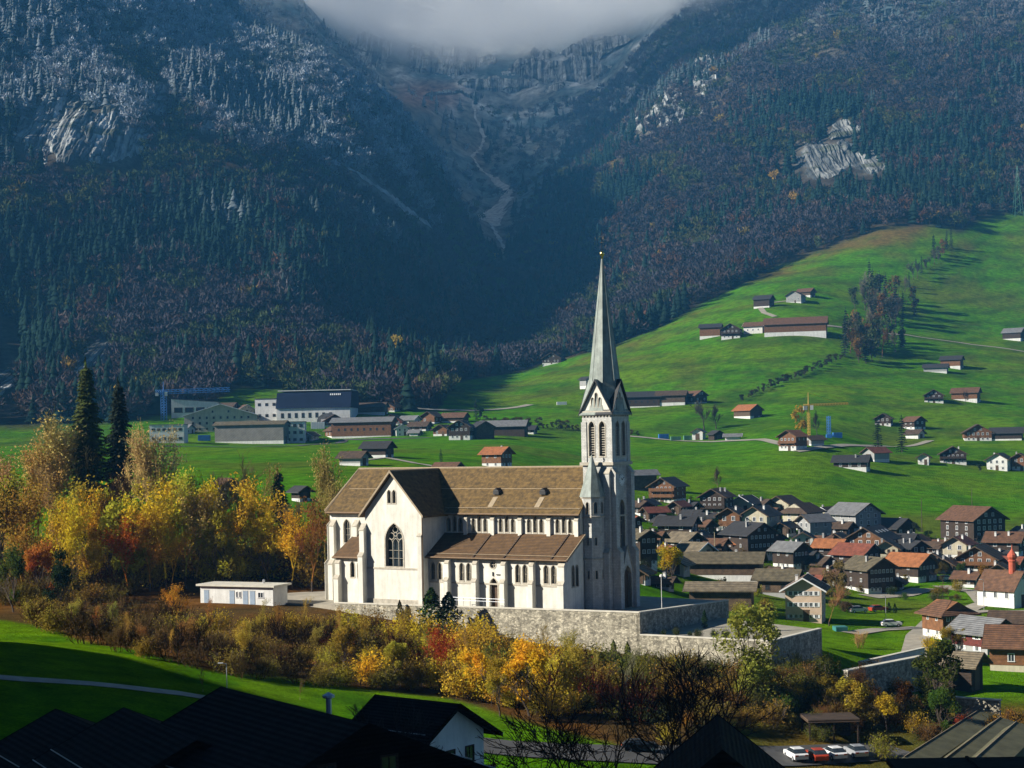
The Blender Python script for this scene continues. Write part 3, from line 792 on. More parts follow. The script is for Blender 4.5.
# --- main roof with hipped end
mb = MB()
r0 = (-48.6, RC, 21.62); r1 = (-2.95, RC, 21.62)
e = [(-50.15, -4.25, 14.85), (-53.5, -0.35, 14.85), (-53.5, 5.75, 14.85), (-50.15, 9.65, 14.85)]
mb.slab([[e[0], (-2.95, -4.25, 14.85), r1, r0], [e[1], e[0], r0], [e[2], e[1], r0], [e[3], e[2], r0], [(-2.95, 9.65, 14.85), e[3], r0, r1]], 0.28)
roof = mb.build('nave_roof', M['church_roof'], church)
mb = MB(); mb.tube(r0, r1, .16, .16, 6)
for c_ in e: mb.tube(r0, c_, .11, .11, 5)
mb.build('ridge_tiles', M['ridge'], roof)
sl = (21.62 - 14.85) / (RC + 4.25)
zz = lambda y: 14.85 + (y + 4.25) * sl
mb = MB(); mb.tube((-50, -4.33, 14.78), (-2.9, -4.33, 14.78), .12, .12, 6); mb.build('gutter', M['gutter'], roof)
mb = MB(); mb.tube((-27, -3.55, zz(-3.55) + .14), (-3.1, -3.55, zz(-3.55) + .14), .055, .055, 5)
for k in range(14): mb.tube((-26.5 + k * 1.78, -3.55, zz(-3.55) - .02), (-26.5 + k * 1.78, -3.55, zz(-3.55) + .14), .04, .04, 4)
mb.build('snow_guard', M['ridge'], roof)
mb = MB(); mb.tube((-48, -.6, zz(-.6) + .06), (-3.0, -.6, zz(-.6) + .06), .06, .06, 4); mb.build('roof_cable', M['ridge'], roof)
for x in (-18.9, -10.6):
    y0 = -0.9; z0 = zz(y0)
    mb = MB(); mb.extrude([(x - .5, y0 - .9, z0 - .5), (x + .5, y0 - .9, z0 - .5), (x + .5, y0 - .9, z0 + .05), (x, y0 - .9, z0 + .5), (x - .5, y0 - .9, z0 + .05)], (0, 1.6, 0), 0)
    mb.face([(x - .3, y0 - .91, z0 - .4), (x + .3, y0 - .91, z0 - .4), (x + .3, y0 - .91, z0 + .1), (x - .3, y0 - .91, z0 + .1)], 1)
    v = mb.build('roof_dormer', [M['r_slate'], M['black']], roof)
    mb = MB(); a, b = y0 - 0.95, -3.3
    mb.extrude([(x - .42, a, zz(a) + .02), (x + .42, a, zz(a) + .02), (x + .30, b, zz(b) + .02), (x - .54, b, zz(b) + .02)], (0, 0, .05)); mb.build('lead_strip', M['ridge'], roof)
# --- side aisle
mb = MB(); mb.extrude([(-27.19, -8, -1), (-27.19, -8, 8.8), (-27.19, -3.45, 11.55), (-27.19, -3.45, -1)], (24.3, 0, 0))
aisle = mb.build('aisle', M['stucco'], church)
cut = MB(); fA2 = Face((0, -8, 0), SW)
for cx in (-20.5, -10.6, -5.75, -25.8):
    for dx in (-.62, .62): opening(fA2, church, cut, cx + dx, 5.1, arch(0.78, 2.65), 'aisle_window', 0.45, 0.12, [(0, 0, 0, 2.5, .04), (-.39, 1.2, .39, 1.2, .025)])
opening(fA2, church, cut, -15.45, 0.8, arch(1.35, 4.8), 'door', 0.5, 0.2, glass='door_wood')
opening(fA2, church, cut, -15.55, 7.55, circle(0.5), 'round_window', 0.4, 0.14, [(-.5, 0, .5, 0, .07), (0, -.5, 0, .5, .07)])
fW = Face((-2.89, 0, 0), WW)
for t in (-6.3, -5.2): opening(fW, church, cut, t, 4.6, arch(0.7, 3.1), 'aisle_window', 0.45, 0.12)
boolean_cut(aisle, cut)
for x in (-23.4, -18.35, -13.35, -8.5): buttress(x, fA2, 0.72, [(5.0, 1.05), (7.6, 0.72)])
buttress(-3.42, fA2, 1.0, [(5.0, 1.05), (7.6, 0.72)])
mb = MB(); mb.box(-27, -2.95, -8.07, -7.99, 4.62, 4.85); mb.build('string_course', M['stone_trim'], church)
az = lambda y: 8.55 + (y + 8.75) * 0.632
mb = MB(); mb.slab([[(-27.4, -8.75, az(-8.75)), (-2.45, -8.75, az(-8.75)), (-2.45, -3.45, az(-3.45)), (-27.4, -3.45, az(-3.45))]], 0.25)
ar = mb.build('aisle_roof', M['aisle_roof'], church)
for x in (-18.6, -13.2, -5.1):
    mb = MB(); mb.extrude([(x - .12, -8.7, az(-8.7)), (x + .12, -8.7, az(-8.7)), (x + .12, -3.5, az(-3.5)), (x - .12, -3.5, az(-3.5))], (0, 0, .16)); mb.build('roof_seam', M['r_dark'], ar)
mb = MB(); mb.tube((-27.3, -8.2, az(-8.2) + .15), (-2.5, -8.2, az(-8.2) + .15), .05, .05, 5); mb.build('snow_guard', M['ridge'], ar)
mb = MB(); mb.tube((-27.3, -8.83, az(-8.75) - .06), (-2.4, -8.83, az(-8.75) - .06), .11, .11, 6); mb.build('gutter', M['gutter'], ar)
mb = MB(); mb.extrude([(-2.44, -8.75, az(-8.75) - .3), (-2.44, -8.75, az(-8.75) + .1), (-2.44, -3.45, az(-3.45) + .1), (-2.44, -3.45, az(-3.45) - .3)], (.1, 0, 0)); mb.build('verge_board', M['ridge'], ar)
# --- south transept
tc_ = -32.6
def gable_body(y0, y1): return [(tc_ - 5.35, y0, -1), (tc_ - 5.35, y0, 15.1), (tc_, y0, 20.9), (tc_ + 5.35, y0, 15.1), (tc_ + 5.35, y0, -1)]
mb = MB(); mb.extrude(gable_body(-9.5, 0), (0, 5.98, 0)); tr = mb.build('transept', M['stucco'], church)
cut = MB(); fT = Face((0, -9.5, 0), SW)
W_, Hh = 3.3, 6.5
bars = [(-W_ / 6, 0, -W_ / 6, 3.4, .07), (W_ / 6, 0, W_ / 6, 3.4, .07), (-W_ / 2, 1.2, W_ / 2, 1.2, .03), (-W_ / 2, 2.4, W_ / 2, 2.4, .03)]
for k in (-1, 0, 1):
    ap = arch(W_ / 3, 1.25); pts_ = [(a + k * W_ / 3, b + 3.0) for a, b in ap[2:]]
    for a, b in zip(pts_[:-1], pts_[1:]): bars.append((*a, *b, .055))
for cx_, cz_, rr in ((-.78, 4.55, .52), (.78, 4.55, .52), (0, 5.55, .48), (0, 4.85, .30)):
    bars += ring_bars(cx_, cz_, rr, .06)
opening(fT, church, cut, -32.45, 7.0, arch(W_, Hh, 9), 'transept_window', 0.7, 0.26, bars)
for t in (-33.25, -32.3): opening(fT, church, cut, t, 16.6, arch(0.6, 2.0), 'gable_window', 0.4, 0.12)
boolean_cut(tr, cut)
fE = Face((tc_ + 5.35, -6.5, 0), WW)
mb = MB(); mb.box(tc_ - 5.35, tc_ + 5.35, -9.58, -9.49, 6.55, 6.8); mb.build('string_course', M['stone_trim'], church)
mb = MB(); mb.box(tc_ - 5.35, tc_ + 5.35, -9.62, -9.49, -1, 2.0); mb.build('base_course', M['stone_trim'], church)
mb = MB(); mb.slab([[(tc_, -10.15, 21.5), (tc_, RC, 21.5), (tc_ + 6.05, RC, 14.7), (tc_ + 6.05, -10.15, 14.7)], [(tc_, -10.15, 21.5), (tc_ - 6.05, -10.15, 14.7), (tc_ - 6.05, RC, 14.7), (tc_, RC, 21.5)]], 0.28)
tro = mb.build('transept_roof', M['church_roof'], church)
mb = MB(); mb.tube((tc_, -10.2, 21.5), (tc_, RC, 21.5), .14, .14, 6); mb.build('ridge_tiles', M['ridge'], tro)
mb = MB()
for s_ in (-1, 1): mb.extrude([(tc_, -10.19, 21.62), (tc_ + s_ * 6.1, -10.19, 14.76), (tc_ + s_ * 6.1, -10.19, 14.36), (tc_, -10.19, 21.22)], (0, .1, 0))
mb.build('verge_board', M['ridge'], tro)
buttress(tc_ - 5.55, fT, 0.9, [(8.4, 1.2), (12.4, 0.75)]); buttress(tc_ + 5.05, fT, 0.75, [(11.6, 0.3)])
# --- chapel beside the choir
mb = MB(); mb.extrude([(-45.6, -7, -1), (-45.6, -7, 8.2), (-45.6, -3.52, 10.9), (-45.6, -3.52, -1)], (7.64, 0, 0)); ch = mb.build('chapel', M['stucco'], church)
cut = MB(); fC = Face((0, -7, 0), SW)
for t in (-42.6, -41.2): opening(fC, church, cut, t, 4.9, arch(0.8, 2.5), 'chapel_window', 0.4, 0.12)
boolean_cut(ch, cut)
cz = lambda y: 8.05 + (y + 7.6) * 0.86
mb = MB(); mb.slab([[(-46.1, -7.6, cz(-7.6)), (-38.1, -7.6, cz(-7.6)), (-38.1, -3.4, cz(-3.4)), (-44.6, -3.4, cz(-3.4))]], .3); cr_ = mb.build('chapel_roof', M['aisle_roof'], church)
mb = MB(); mb.tube((-46.1, -7.68, cz(-7.6) - .1), (-38.2, -7.68, cz(-7.6) - .1), .12, .12, 6); mb.build('gutter', M['gutter'], cr_)
buttress(-45.2, fC, 0.9, [(4.6, 1.0), (7.0, 0.6)])
# --- tower
TX, TX1, TY = -4.6, 0.35, 5.2; tcx, tcy = -2.13, 2.6
tw = vprism([(TX, 0), (TX1, 0), (TX1, TY), (TX, TY)], -1, 29.6).build('tower', M['ashlar'], church)
cut = MB(); tS = Face((tcx, 0, 0), SW); tW = Face((TX1, tcy, 0), WW); tE = Face((TX, tcy, 0), EW); tN = Face((tcx, TY, 0), (0, 1))
lv = [(-.45, .35 * k + .3, .45, .35 * k + .3, .08) for k in range(12)]
for fc in (tS, tW, tE, tN):
    for t in (-.88, .88):
        opening(fc, church, cut, t, 23.2, arch(0.95, 5.1), 'belfry_window', 0.55, 0.14, lv, glass='louvre')
opening(tW, church, cut, 0, 9.6, arch(1.5, 7.2), 'tower_window', 0.5, 0.2, [(0, 0, 0, 7, .06), (-.7, 2, .7, 2, .04), (-.7, 4, .7, 4, .04)])
boolean_cut(tw, cut)
mb = MB()
for x, y in ((TX, 0), (TX1, 0), (TX1, TY), (TX, TY)):
    sx = -1 if x < tcx else 1; sy = -1 if y < tcy else 1
    mb.box(min(x - sx * .75, x + sx * .12), max(x - sx * .75, x + sx * .12), min(y - sy * .75, y + sy * .12), max(y - sy * .75, y + sy * .12), 22.3, 28.2)
mb.build('corner_pilaster', M['ashlar'], church)['kind'] = 'stuff'
for nm_, z0, z1, d in (('tower_ledge', 21.85, 22.3, .34), ('tower_ledge', 29.45, 29.8, .2), ('tower_ledge', 14.3, 14.55, .1), ('tower_ledge', 8.2, 8.5, .12)):
    mb = MB()
    mb.box(TX - d, TX1 + d, -d, -.001, z0, z1); mb.box(TX - d, TX1 + d, TY + .001, TY + d, z0, z1); mb.box(TX - d, TX - .001, 0, TY, z0, z1); mb.box(TX1 + .001, TX1 + d, 0, TY, z0, z1)
    mb.build(nm_, M['stone_trim'], church)
for fc in (tS, tW):
    mb = MB()
    for k in range(9): mb.extrude([fc.p(-2.3 + k * .55, 28.95, 0), fc.p(-2.05 + k * .55, 28.95, 0), fc.p(-2.05 + k * .55, 29.4, 0), fc.p(-2.3 + k * .55, 29.4, 0)], fc.n * .16)
    mb.build('corbel_table', M['stone_trim'], church)
for (x, y, d, n_) in ((-.45, 0, 1, tS), (-4.55, TY, 1, tN)):
    pass
tS2 = Face((0, 0, 0), SW); tW2 = Face((TX1, 0, 0), WW)
buttress(-.4, tS2, 1.0, [(9.0, 1.1), (20.6, .55)], 'ashlar', 'tower_buttress')
buttress(.45, tW2, 1.0, [(9.0, 1.1), (20.6, .55)], 'ashlar', 'tower_buttress')
buttress(TY - .45, tW2, 1.0, [(9.0, 1.3), (20.6, .75)], 'ashlar', 'tower_buttress')
# gables and spire
for fc, hw in ((tS, 2.55), (tW, 2.65), (tE, 2.65), (tN, 2.55)):
    mb = MB(); mb.extrude([fc.p(-hw, 29.6, 0), fc.p(hw, 29.6, 0), fc.p(0, 34.0, 0)], fc.n * -2.4); g = mb.build('gable', M['stucco'], church)
    cut = MB()
    for t, h in ((-.62, 1.5), (0, 2.2), (.62, 1.5)): opening(fc, church, cut, t, 30.3, arch(.42, h), 'gable_lancet', .35, .07)
    boolean_cut(g, cut)
    mb = MB()
    a = [fc.p(-hw - .3, 29.35, .3), fc.p(0, 34.45, .3), fc.p(0, 34.45, -2.55), fc.p(-hw - .3, 29.35, -2.55)]
    b = [fc.p(0, 34.45, .3), fc.p(hw + .3, 29.35, .3), fc.p(hw + .3, 29.35, -2.55), fc.p(0, 34.45, -2.55)]
    mb.slab([a, b], .16); mb.build('gable_roof', M['dark_metal'] if fc in (tW,) else M['copper'], church)
    mb = MB()
    for s_ in (-1, 1): mb.extrude([fc.p(0, 34.5, .31), fc.p(s_ * (hw + .32), 29.35, .31), fc.p(s_ * (hw + .32), 29.1, .31), fc.p(0, 34.2, .31)], fc.n * .07)
    mb.build('verge_board', M['dark_metal'], church)
mb = MB(); k8 = [(math.cos(R(22.5 + 45 * k)), math.sin(R(22.5 + 45 * k))) for k in range(8)]
prof = [(2.95, 29.7), (2.30, 34.2), (0.10, 52.3)]
for (ra, za), (rb, zb) in zip(prof[:-1], prof[1:]):
    for k in range(8):
        c0, c1 = k8[k], k8[(k + 1) % 8]
        mb.face([(tcx + c0[0] * ra, tcy + c0[1] * ra, za), (tcx + c1[0] * ra, tcy + c1[1] * ra, za), (tcx + c1[0] * rb, tcy + c1[1] * rb, zb), (tcx + c0[0] * rb, tcy + c0[1] * rb, zb)])
sp_ = mb.build('spire', M['copper'], church)
mb = MB()
for k in range(8): mb.tube((tcx + k8[k][0] * 2.30, tcy + k8[k][1] * 2.30, 34.2), (tcx + k8[k][0] * .1, tcy + k8[k][1] * .1, 52.3), .06, .04, 4)
mb.build('spire_rib', M['copper'], sp_)['kind'] = 'stuff'
mb = MB(); mb.lathe([(0, 52.2), (.16, 52.3), (.12, 52.6), (.34, 52.85), (.38, 53.1), (.26, 53.35), (.05, 53.5)], 10, 0, (tcx, tcy)); mb.build('finial_ball', M['gold'], sp_, True)
mb = MB(); mb.tube((tcx, tcy, 53.4), (tcx, tcy, 56.6), .05, .035, 5); mb.tube((tcx - .5, tcy - .0, 55.6), (tcx + .5, tcy, 55.6), .04, .04, 5); mb.tube((tcx - .3, tcy, 54.7), (tcx + .3, tcy, 54.7), .06, .06, 5)
mb.build('cross', M['dark_metal'], sp_)
# clock on the west face
mb = MB(); mb.extrude([tW.p(.82 * a, 19.6 + .82 * b, .04) for a, b in circle(1, 24)], tW.n * .08, 0); ck = mb.build('clock_face', M['clock_white'], church)
mb = MB()
for k in range(12):
    a = math.pi * k / 6; mb.extrude([tW.p(r_ * math.sin(a) + w_ * math.cos(a), 19.6 + r_ * math.cos(a) - w_ * math.sin(a), .125) for r_, w_ in ((.6, -.03), (.75, -.03), (.75, .03), (.6, .03))], tW.n * .02)
mb.build('hour_marks', M['black'], ck)
for nm_, a, l in (('hour_hand', R(330), .42), ('minute_hand', R(50), .62)):
    mb = MB(); mb.tube(tW.p(0, 19.6, .16), tW.p(l * math.sin(a), 19.6 + l * math.cos(a), .16), .045, .03, 4); mb.build(nm_, M['black'], ck)
# west portal
mb = MB(); mb.extrude([tW.p(-1.75, -1, .001), tW.p(1.75, -1, .001), tW.p(1.75, 6.0, .001), tW.p(0, 9.9, .001), tW.p(-1.75, 6.0, .001)], tW.n * .75); po = mb.build('portal', M['ashlar'], church)
cut = MB(); fP = Face(tW.o + tW.n * .751, WW); opening(fP, church, cut, 0, 0.9, arch(2.2, 6.2, 8), 'door', .6, .25, glass='door_wood'); boolean_cut(po, cut)
mb = MB()
for s_ in (-1, 1): mb.extrude([fP.p(0, 10.1, -.1), fP.p(s_ * 1.95, 5.75, -.1), fP.p(s_ * 1.95, 5.45, -.1), fP.p(0, 9.8, -.1)], fP.n * .25)
mb.build('coping', M['stone_trim'], po)
# stair turret
tu = (-2.35, -1.25); r8 = 1.66
oc = [(tu[0] + r8 * c_[0], tu[1] + r8 * c_[1]) for c_ in k8]
mb = vprism(oc, -1, 17.25); tur = mb.build('stair_turret', M['ashlar'], church)
cut = MB()
for k in range(8):
    mx_, my_ = (oc[k][0] + oc[(k + 1) % 8][0]) / 2, (oc[k][1] + oc[(k + 1) % 8][1]) / 2
    nn = (mx_ - tu[0], my_ - tu[1])
    if nn[1] > 0.3: continue
    opening(Face((mx_, my_, 0), nn), church, cut, 0, 14.9, arch(.5, 1.7), 'turret_window', .35, .08)
    if nn[1] < -.9: opening(Face((mx_, my_, 0), nn), church, cut, 0, 10.3, [(-.14, 0), (.14, 0), (.14, 1.1), (-.14, 1.1)], 'turret_slit', .3, .08)
    if abs(nn[1]) > .9 or nn[0] > 0: opening(Face((mx_, my_, 0), nn), church, cut, 0, 5.4, [(-.15, 0), (.15, 0), (.15, 1.2), (-.15, 1.2)], 'turret_slit', .3, .08)
boolean_cut(tur, cut)
mb = MB()
for z0 in (8.2, 14.3, 17.1):
    for k in range(8):
        a, b = k8[k], k8[(k + 1) % 8]; P = lambda c, r_, z_: (tu[0] + c[0] * r_, tu[1] + c[1] * r_, z_)
        mb.raw([P(a, 1.60, z0), P(b, 1.60, z0), P(b, 1.8, z0), P(a, 1.8, z0), P(a, 1.60, z0 + .28), P(b, 1.60, z0 + .28), P(b, 1.8, z0 + .2), P(a, 1.8, z0 + .2)], [(0, 1, 2, 3), (4, 7, 6, 5), (3, 2, 6, 7)])
mb.build('turret_ledge', M['stone_trim'], tur)
mb = MB(); mb.cone((tu[0], tu[1], 17.3), 1.92, 6.3, 8, 0, R(22.5)); rf = mb.build('turret_roof', M['copper'], church)
mb = MB(); mb.lathe([(.02, 23.4), (.14, 23.6), (.02, 23.9), (.02, 24.4)], 6, 0, tu); mb.build('finial', M['dark_metal'], rf)
# sign by the door, steps, railing
mb = MB(); mb.box(-14.9, -14.0, -8.12, -8.02, 6.05, 6.2); mb.box(-15.6, -15.45, -8.14, -8.02, 5.9, 6.5); mb.build('door_sign', M['dark_metal'], church)  # dark metal sign plate and bracket
# conduits / downpipes
for x in (-27.05,): 
    mb = MB(); mb.tube((x, -9.65, 0), (x, -9.65, 14.4), .08, .08, 6); mb.build('downpipe', M['gutter'], church)
for x in (-13.95, -18.95):
    mb = MB(); mb.tube((x, -8.1, 0), (x, -8.1, 8.5), .06, .06, 6); mb.build('downpipe', M['gutter'], church)

# ------------------------------------------------------------------ terrace and its walls
def world_poly(pts): return [L2W(*p) for p in pts]
def solid(name, pts, z0, z1, m, kind=None):
    mb = MB(); mb.extrude([L2W(x, y, z0) for x, y in pts], (0, 0, z1 - z0)); o = mb.build(name, m)
    if kind: struct(o, kind)
    return o
solid('terrace', [(-66, -10.95), (10.3, -10.95), (10.3, 17), (-66, 26)], -7, 0.85, M['gravel'], 'structure')
solid('terrace', [(10.6, -10.9), (29.6, -10.9), (29.6, 6), (10.6, 14)], -11, -1.35, M['pale_road'], 'structure')
def wall_run(pts, ztops, z0, th, label, cap=True, side=1, m='rubble', group=None):
    """wall of several straight runs in church coordinates"""
    o = thing('retaining_wall', label, 'wall', L2W(*pts[0], z0), 0, group)
    for i in range(len(pts) - 1):
        A, B = Vector(pts[i]), Vector(pts[i + 1]); d = (B - A).normalized(); nn = Vector((-d.y, d.x)) * th * side
        za, zb = ztops[i], ztops[i + 1]
        P = [(A, z0), (B, z0), (B, zb), (A, za)]
        mb = MB(); Q = [L2W(p.x, p.y, z) for p, z in P]; off = L2W(nn.x, nn.y) - L2W(0, 0)
        mb.extrude(Q, off); w_ = mb.build('wall_face', M[m]); w_.parent = o; w_.matrix_parent_inverse.identity(); w_.location = -o.location
        if cap:
            mb = MB(); e_ = nn.normalized() * .07
            C4 = [A - e_, B - e_, B + nn + e_, A + nn + e_]; zz4 = [za, zb, zb, za]
            mb.extrude([L2W(p.x, p.y, z + .002) for p, z in zip(C4, zz4)], (0, 0, .16)); c4 = mb.build('coping', M['coping']); c4.parent = o; c4.location = -o.location
    return o
wall_run([(-43, -11), (10.35, -11)], [1.15, 1.85], -9, .55, 'long pale rubble stone retaining wall in front of the church')
wall_run([(10.4, -11), (10.4, 17)], [1.85, 0.9], -9, .55, 'short shaded retaining wall turning back from the church terrace corner', side=1)
wall_run([(10.4, -11.02), (29.7, -11.02)], [-1.2, -1.1], -11, .55, 'lower pale rubble wall stepping down right of the church terrace')
wall_run([(29.75, -11), (29.75, 6)], [-1.1, -1.3], -11, .55, 'dark shaded side wall of the lower terrace beside the village', side=1)
# ------------------------------------------------------------------ houses
_wm = {}
def window_mesh(kind):
    """window about 1 x 1.25 m facing -Y, casing standing proud of the wall"""
    if kind in _wm: return _wm[kind]
    fr = {'white': 'white_paint', 'brown': 'warm_wood', 'dark': 'dark_wood', 'shutter': 'white_paint', 'green': 'green_paint'}[kind]
    mb = MB(); w, h, t = .5, .62, .11
    mb.box(-w, w, -.06, .02, h - t, h); mb.box(-w - .06, w + .06, -.11, .02, -h - .02, -h + t * .7); mb.box(-w, -w + t, -.06, .02, -h + t, h - t); mb.box(w - t, w, -.06, .02, -h + t, h - t)
    mb.box(-.03, .03, -.045, .02, -h + t, h - t)
    mb.face([(-w, -.012, -h), (w, -.012, -h), (w, -.012, h), (-w, -.012, h)], 1)
    if kind in ('shutter', 'green'):
        for s_ in (-1, 1): mb.box(min(s_ * .52, s_ * 1.0), max(s_ * .52, s_ * 1.0), -.05, .0, -h, h, 2)
    _wm[kind] = mb.mesh('window', [M[fr], M['glass'], M['green_paint' if kind == 'green' else 'white_paint']])
    return _wm[kind]

def add_window(parent, x, y, z, rz, kind, sx=1.0, sz=1.0):
    return put('window', window_mesh(kind), parent, (x, y, z), rz, (sx, 1, sz))

_cm = {}
def chimney_mesh(m):
    if m not in _cm:
        mb = MB(); mb.box(-.35, .35, -.35, .35, -1.2, 1.1); mb.box(-.45, .45, -.45, .45, 1.1, 1.22, 1); mb.box(-.3, .3, -.3, .3, 1.22, 1.4, 1)
        _cm[m] = mb.mesh('chimney', [M[m], M['grey']])
    return _cm[m]

def house(px, row, wpx, hpx, k=1.2, yaw=20, wall='dark_wood', roof='r_dark', label='', cat='house', name='chalet', base='white', win='white',
          pitch=29, rows=None, cols=None, chim=1, balcony=0, oh=1.05, loc=None, w=None, hh=None, side_win=True, door=True, skylight=0, group=None, basefrac=None, hip=0.0, mono=False):
    """gable house: gable front faces local -Y, ridge runs along Y; sizes come from its apparent size at its distance"""
    p = loc if loc is not None else hit(px, row)
    s = F / p.y; a = R(yaw)
    va = a - math.atan2(p.x, p.y)     # apparent yaw
    if w is None: w = wpx / s / (abs(math.cos(a)) + k * abs(math.sin(a))) - oh * 0.5
    ridge = hh if hh is not None else hpx / s
    l = w * k
    tp = math.tan(R(pitch)); ev = ridge - (w / 2) * tp
    if ev < 0.36 * ridge: ev = 0.36 * ridge; tp = (ridge - ev) / (w / 2)
    o = thing(name, label, cat, (p.x, p.y, p.z), a, group)
    dy = (l / 2 * abs(math.cos(a)) + w / 2 * abs(math.sin(a))) * .92
    o.location = (p.x * (p.y + dy) / p.y, p.y + dy, p.z)
    hb = 0.0
    nfl = rows if rows else max(1, int(round((ev - 0.3) / 2.6)))
    fh = ev / max(nfl, 1)
    if base:
        hb = basefrac * ev if basefrac else min(fh * 0.62, 2.0) if nfl > 1 else min(1.0, ev * .3)
        mb = MB(); mb.box(-w / 2, w / 2, -l / 2, l / 2, -3.0, hb); mb.build('plinth', M[base], o)
    g = 0.06 if base else 0.0
    mb = MB(); x = w / 2 + g
    mb.extrude([(-x, -l / 2 - g, hb - (0 if base else 3.0)), (-x, -l / 2 - g, ev), (0, -l / 2 - g, ridge), (x, -l / 2 - g, ev), (x, -l / 2 - g, hb - (0 if base else 3.0))], (0, l + 2 * g, 0))
    mb.build('wall', M[wall], o)
    # roof
    X = w / 2 + oh; ye = ev - oh * tp + .06; yo = l / 2 + oh; zr = ridge + .06 + .1
    mb = MB()
    if hip:
        hp = hip * w / 2; zh = zr
        A, B_, C_, D_ = (-X, -yo, ye), (X, -yo, ye), (X, yo, ye), (-X, yo, ye); r0_, r1_ = (0, -yo + hp, zr), (0, yo - hp, zr)
        mb.slab([[A, B_, r0_], [B_, C_, r1_, r0_], [C_, D_, r1_], [D_, A, r0_, r1_]], .2)
    else:
        mb.slab([[(-X, -yo, ye), (0, -yo, zr), (0, yo, zr), (-X, yo, ye)], [(0, -yo, zr), (X, -yo, ye), (X, yo, ye), (0, yo, zr)]], .2)
    ro = mb.build('roof', M[roof], o)
    if not hip:
        mb = MB()
        for sy in (-1, 1):
            for sx in (-1, 1):
                mb.extrude([(0, sy * (yo + .01), zr + .03), (sx * X, sy * (yo + .01), ye + .03), (sx * X, sy * (yo + .01), ye - .26), (0, sy * (yo + .01), zr - .26)], (0, sy * .06, 0))
        vb = mb.build('verge_board', M['black_wood' if roof == 'r_black' else 'white_paint' if wall in ('white', 'cream', 'pink') and rnd.random() < .5 else 'old_wood'], ro); vb['kind'] = 'stuff'
    if roof == 'r_black':  # added pale metal gutter and guard lines stand in for lit roof edges
        for sx in (-1, 1):
            mb = MB(); mb.tube((sx * (X + .05), -yo, ye - .06), (sx * (X + .05), yo, ye - .06), .08, .08, 6); mb.build('gutter', M['silver_paint'], ro)
            for f_ in (.30, .62):
                mb = MB(); xg = X * (1 - f_ * .5); zg = zr + (ye - zr) * xg / X + .14
                mb.tube((sx * xg, -yo + .4, zg), (sx * xg, yo - .4, zg), .03, .03, 5); mb.build('snow_guard', M['silver_paint'], ro)
    for c in range(chim):
        cx = (0.22 if c == 0 else -0.26) * w * (1 if (int(px) + c) % 2 else -1); cy = (-.15 + .4 * c) * l
        put('chimney', chimney_mesh('white' if (int(px) % 3) else 'grey'), ro, (cx, cy, zr - abs(cx) * tp + .1), None, .72)
    for c in range(skylight):
        mb = MB(); sx_ = 1 if yaw < 0 else -1
        cx = sx_ * w * .25; cy = (-.25 + .22 * c) * l; zz_ = zr - w * .25 * tp
        d_ = .5
        mb.extrude([(cx - sx_ * d_, cy - .4, zz_ + d_ * tp + .02), (cx + sx_ * d_, cy - .4, zz_ - d_ * tp + .02), (cx + sx_ * d_, cy + .4, zz_ - d_ * tp + .02), (cx - sx_ * d_, cy + .4, zz_ + d_ * tp + .02)], (0, 0, .1))
        mb.build('skylight', M['silver_paint'], ro)
    # windows, front gable and the two long sides
    if win:
        nc = cols if cols else max(2, int(w / 2.6))
        sc_ = min(1.0, max(.65, w / nc / 2.5))
        yf = -l / 2 - g
        for r_ in range(nfl):
            zc = fh * (r_ + .52)
            yy = yf if zc > hb else -l / 2
            for c in range(nc):
                xx = (c + .5) / nc * w * .86 - w * .43
                if door and r_ == 0 and c == nc // 2: continue
                add_window(o, xx, yy, zc, 0, win, sc_, sc_ * 1.0)
        if ridge - ev > 2.2:
            for c in ((-.11 * w, .11 * w) if w > 7 else (0,)): add_window(o, c, yf, ev + (ridge - ev) * .32, 0, win, sc_ * .9, sc_ * .9)
        if side_win:
            ns = max(2, int(l / 3.6))
            for sx in (-1, 1):
                if sx * a > R(8): continue     # the long side turned away from the camera
                for r_ in range(nfl):
                    zc = fh * (r_ + .52)
                    for c in range(ns): add_window(o, sx * (w / 2 + (g if zc > hb else 0)), (c + .5) / ns * l * .86 - l * .43, zc, sx * math.pi / 2, win, sc_, sc_)
    if door:
        mb = MB(); dx = (nc // 2 + .5) / nc * w * .86 - w * .43 if win else 0; bw = .55 if win else min(1.6, w * .2); bh = 2.1 if win else min(3.2, ev * .75)
        mb.box(dx - bw, dx + bw, -l / 2 - g - .05, -l / 2 - g + .02, 0.05, bh); mb.box(dx - bw - .1, dx + bw + .1, -l / 2 - g - .04, -l / 2 - g + .02, bh, bh + .12)
        mb.build('door', M['door_wood'], o)
    for b_ in range(balcony):
        zb = fh * (b_ + 1) + .02; mb = MB(); yf = -l / 2 - g
        mb.box(-w / 2 + .1, w / 2 - .1, yf - 1.05, yf - .01, zb - .12, zb)
        mb.box(-w / 2 + .1, w / 2 - .1, yf - 1.1, yf - 1.03, zb, zb + .9)
        for xx in (-w / 2 + .15, 0, w / 2 - .15): mb.box(xx - .06, xx + .06, yf - 1.02, yf - .92, zb - .9, zb - .12)
        mb.build('balcony', M['warm_wood' if wall != 'dark_wood' else 'dark_wood'], o)
    return o

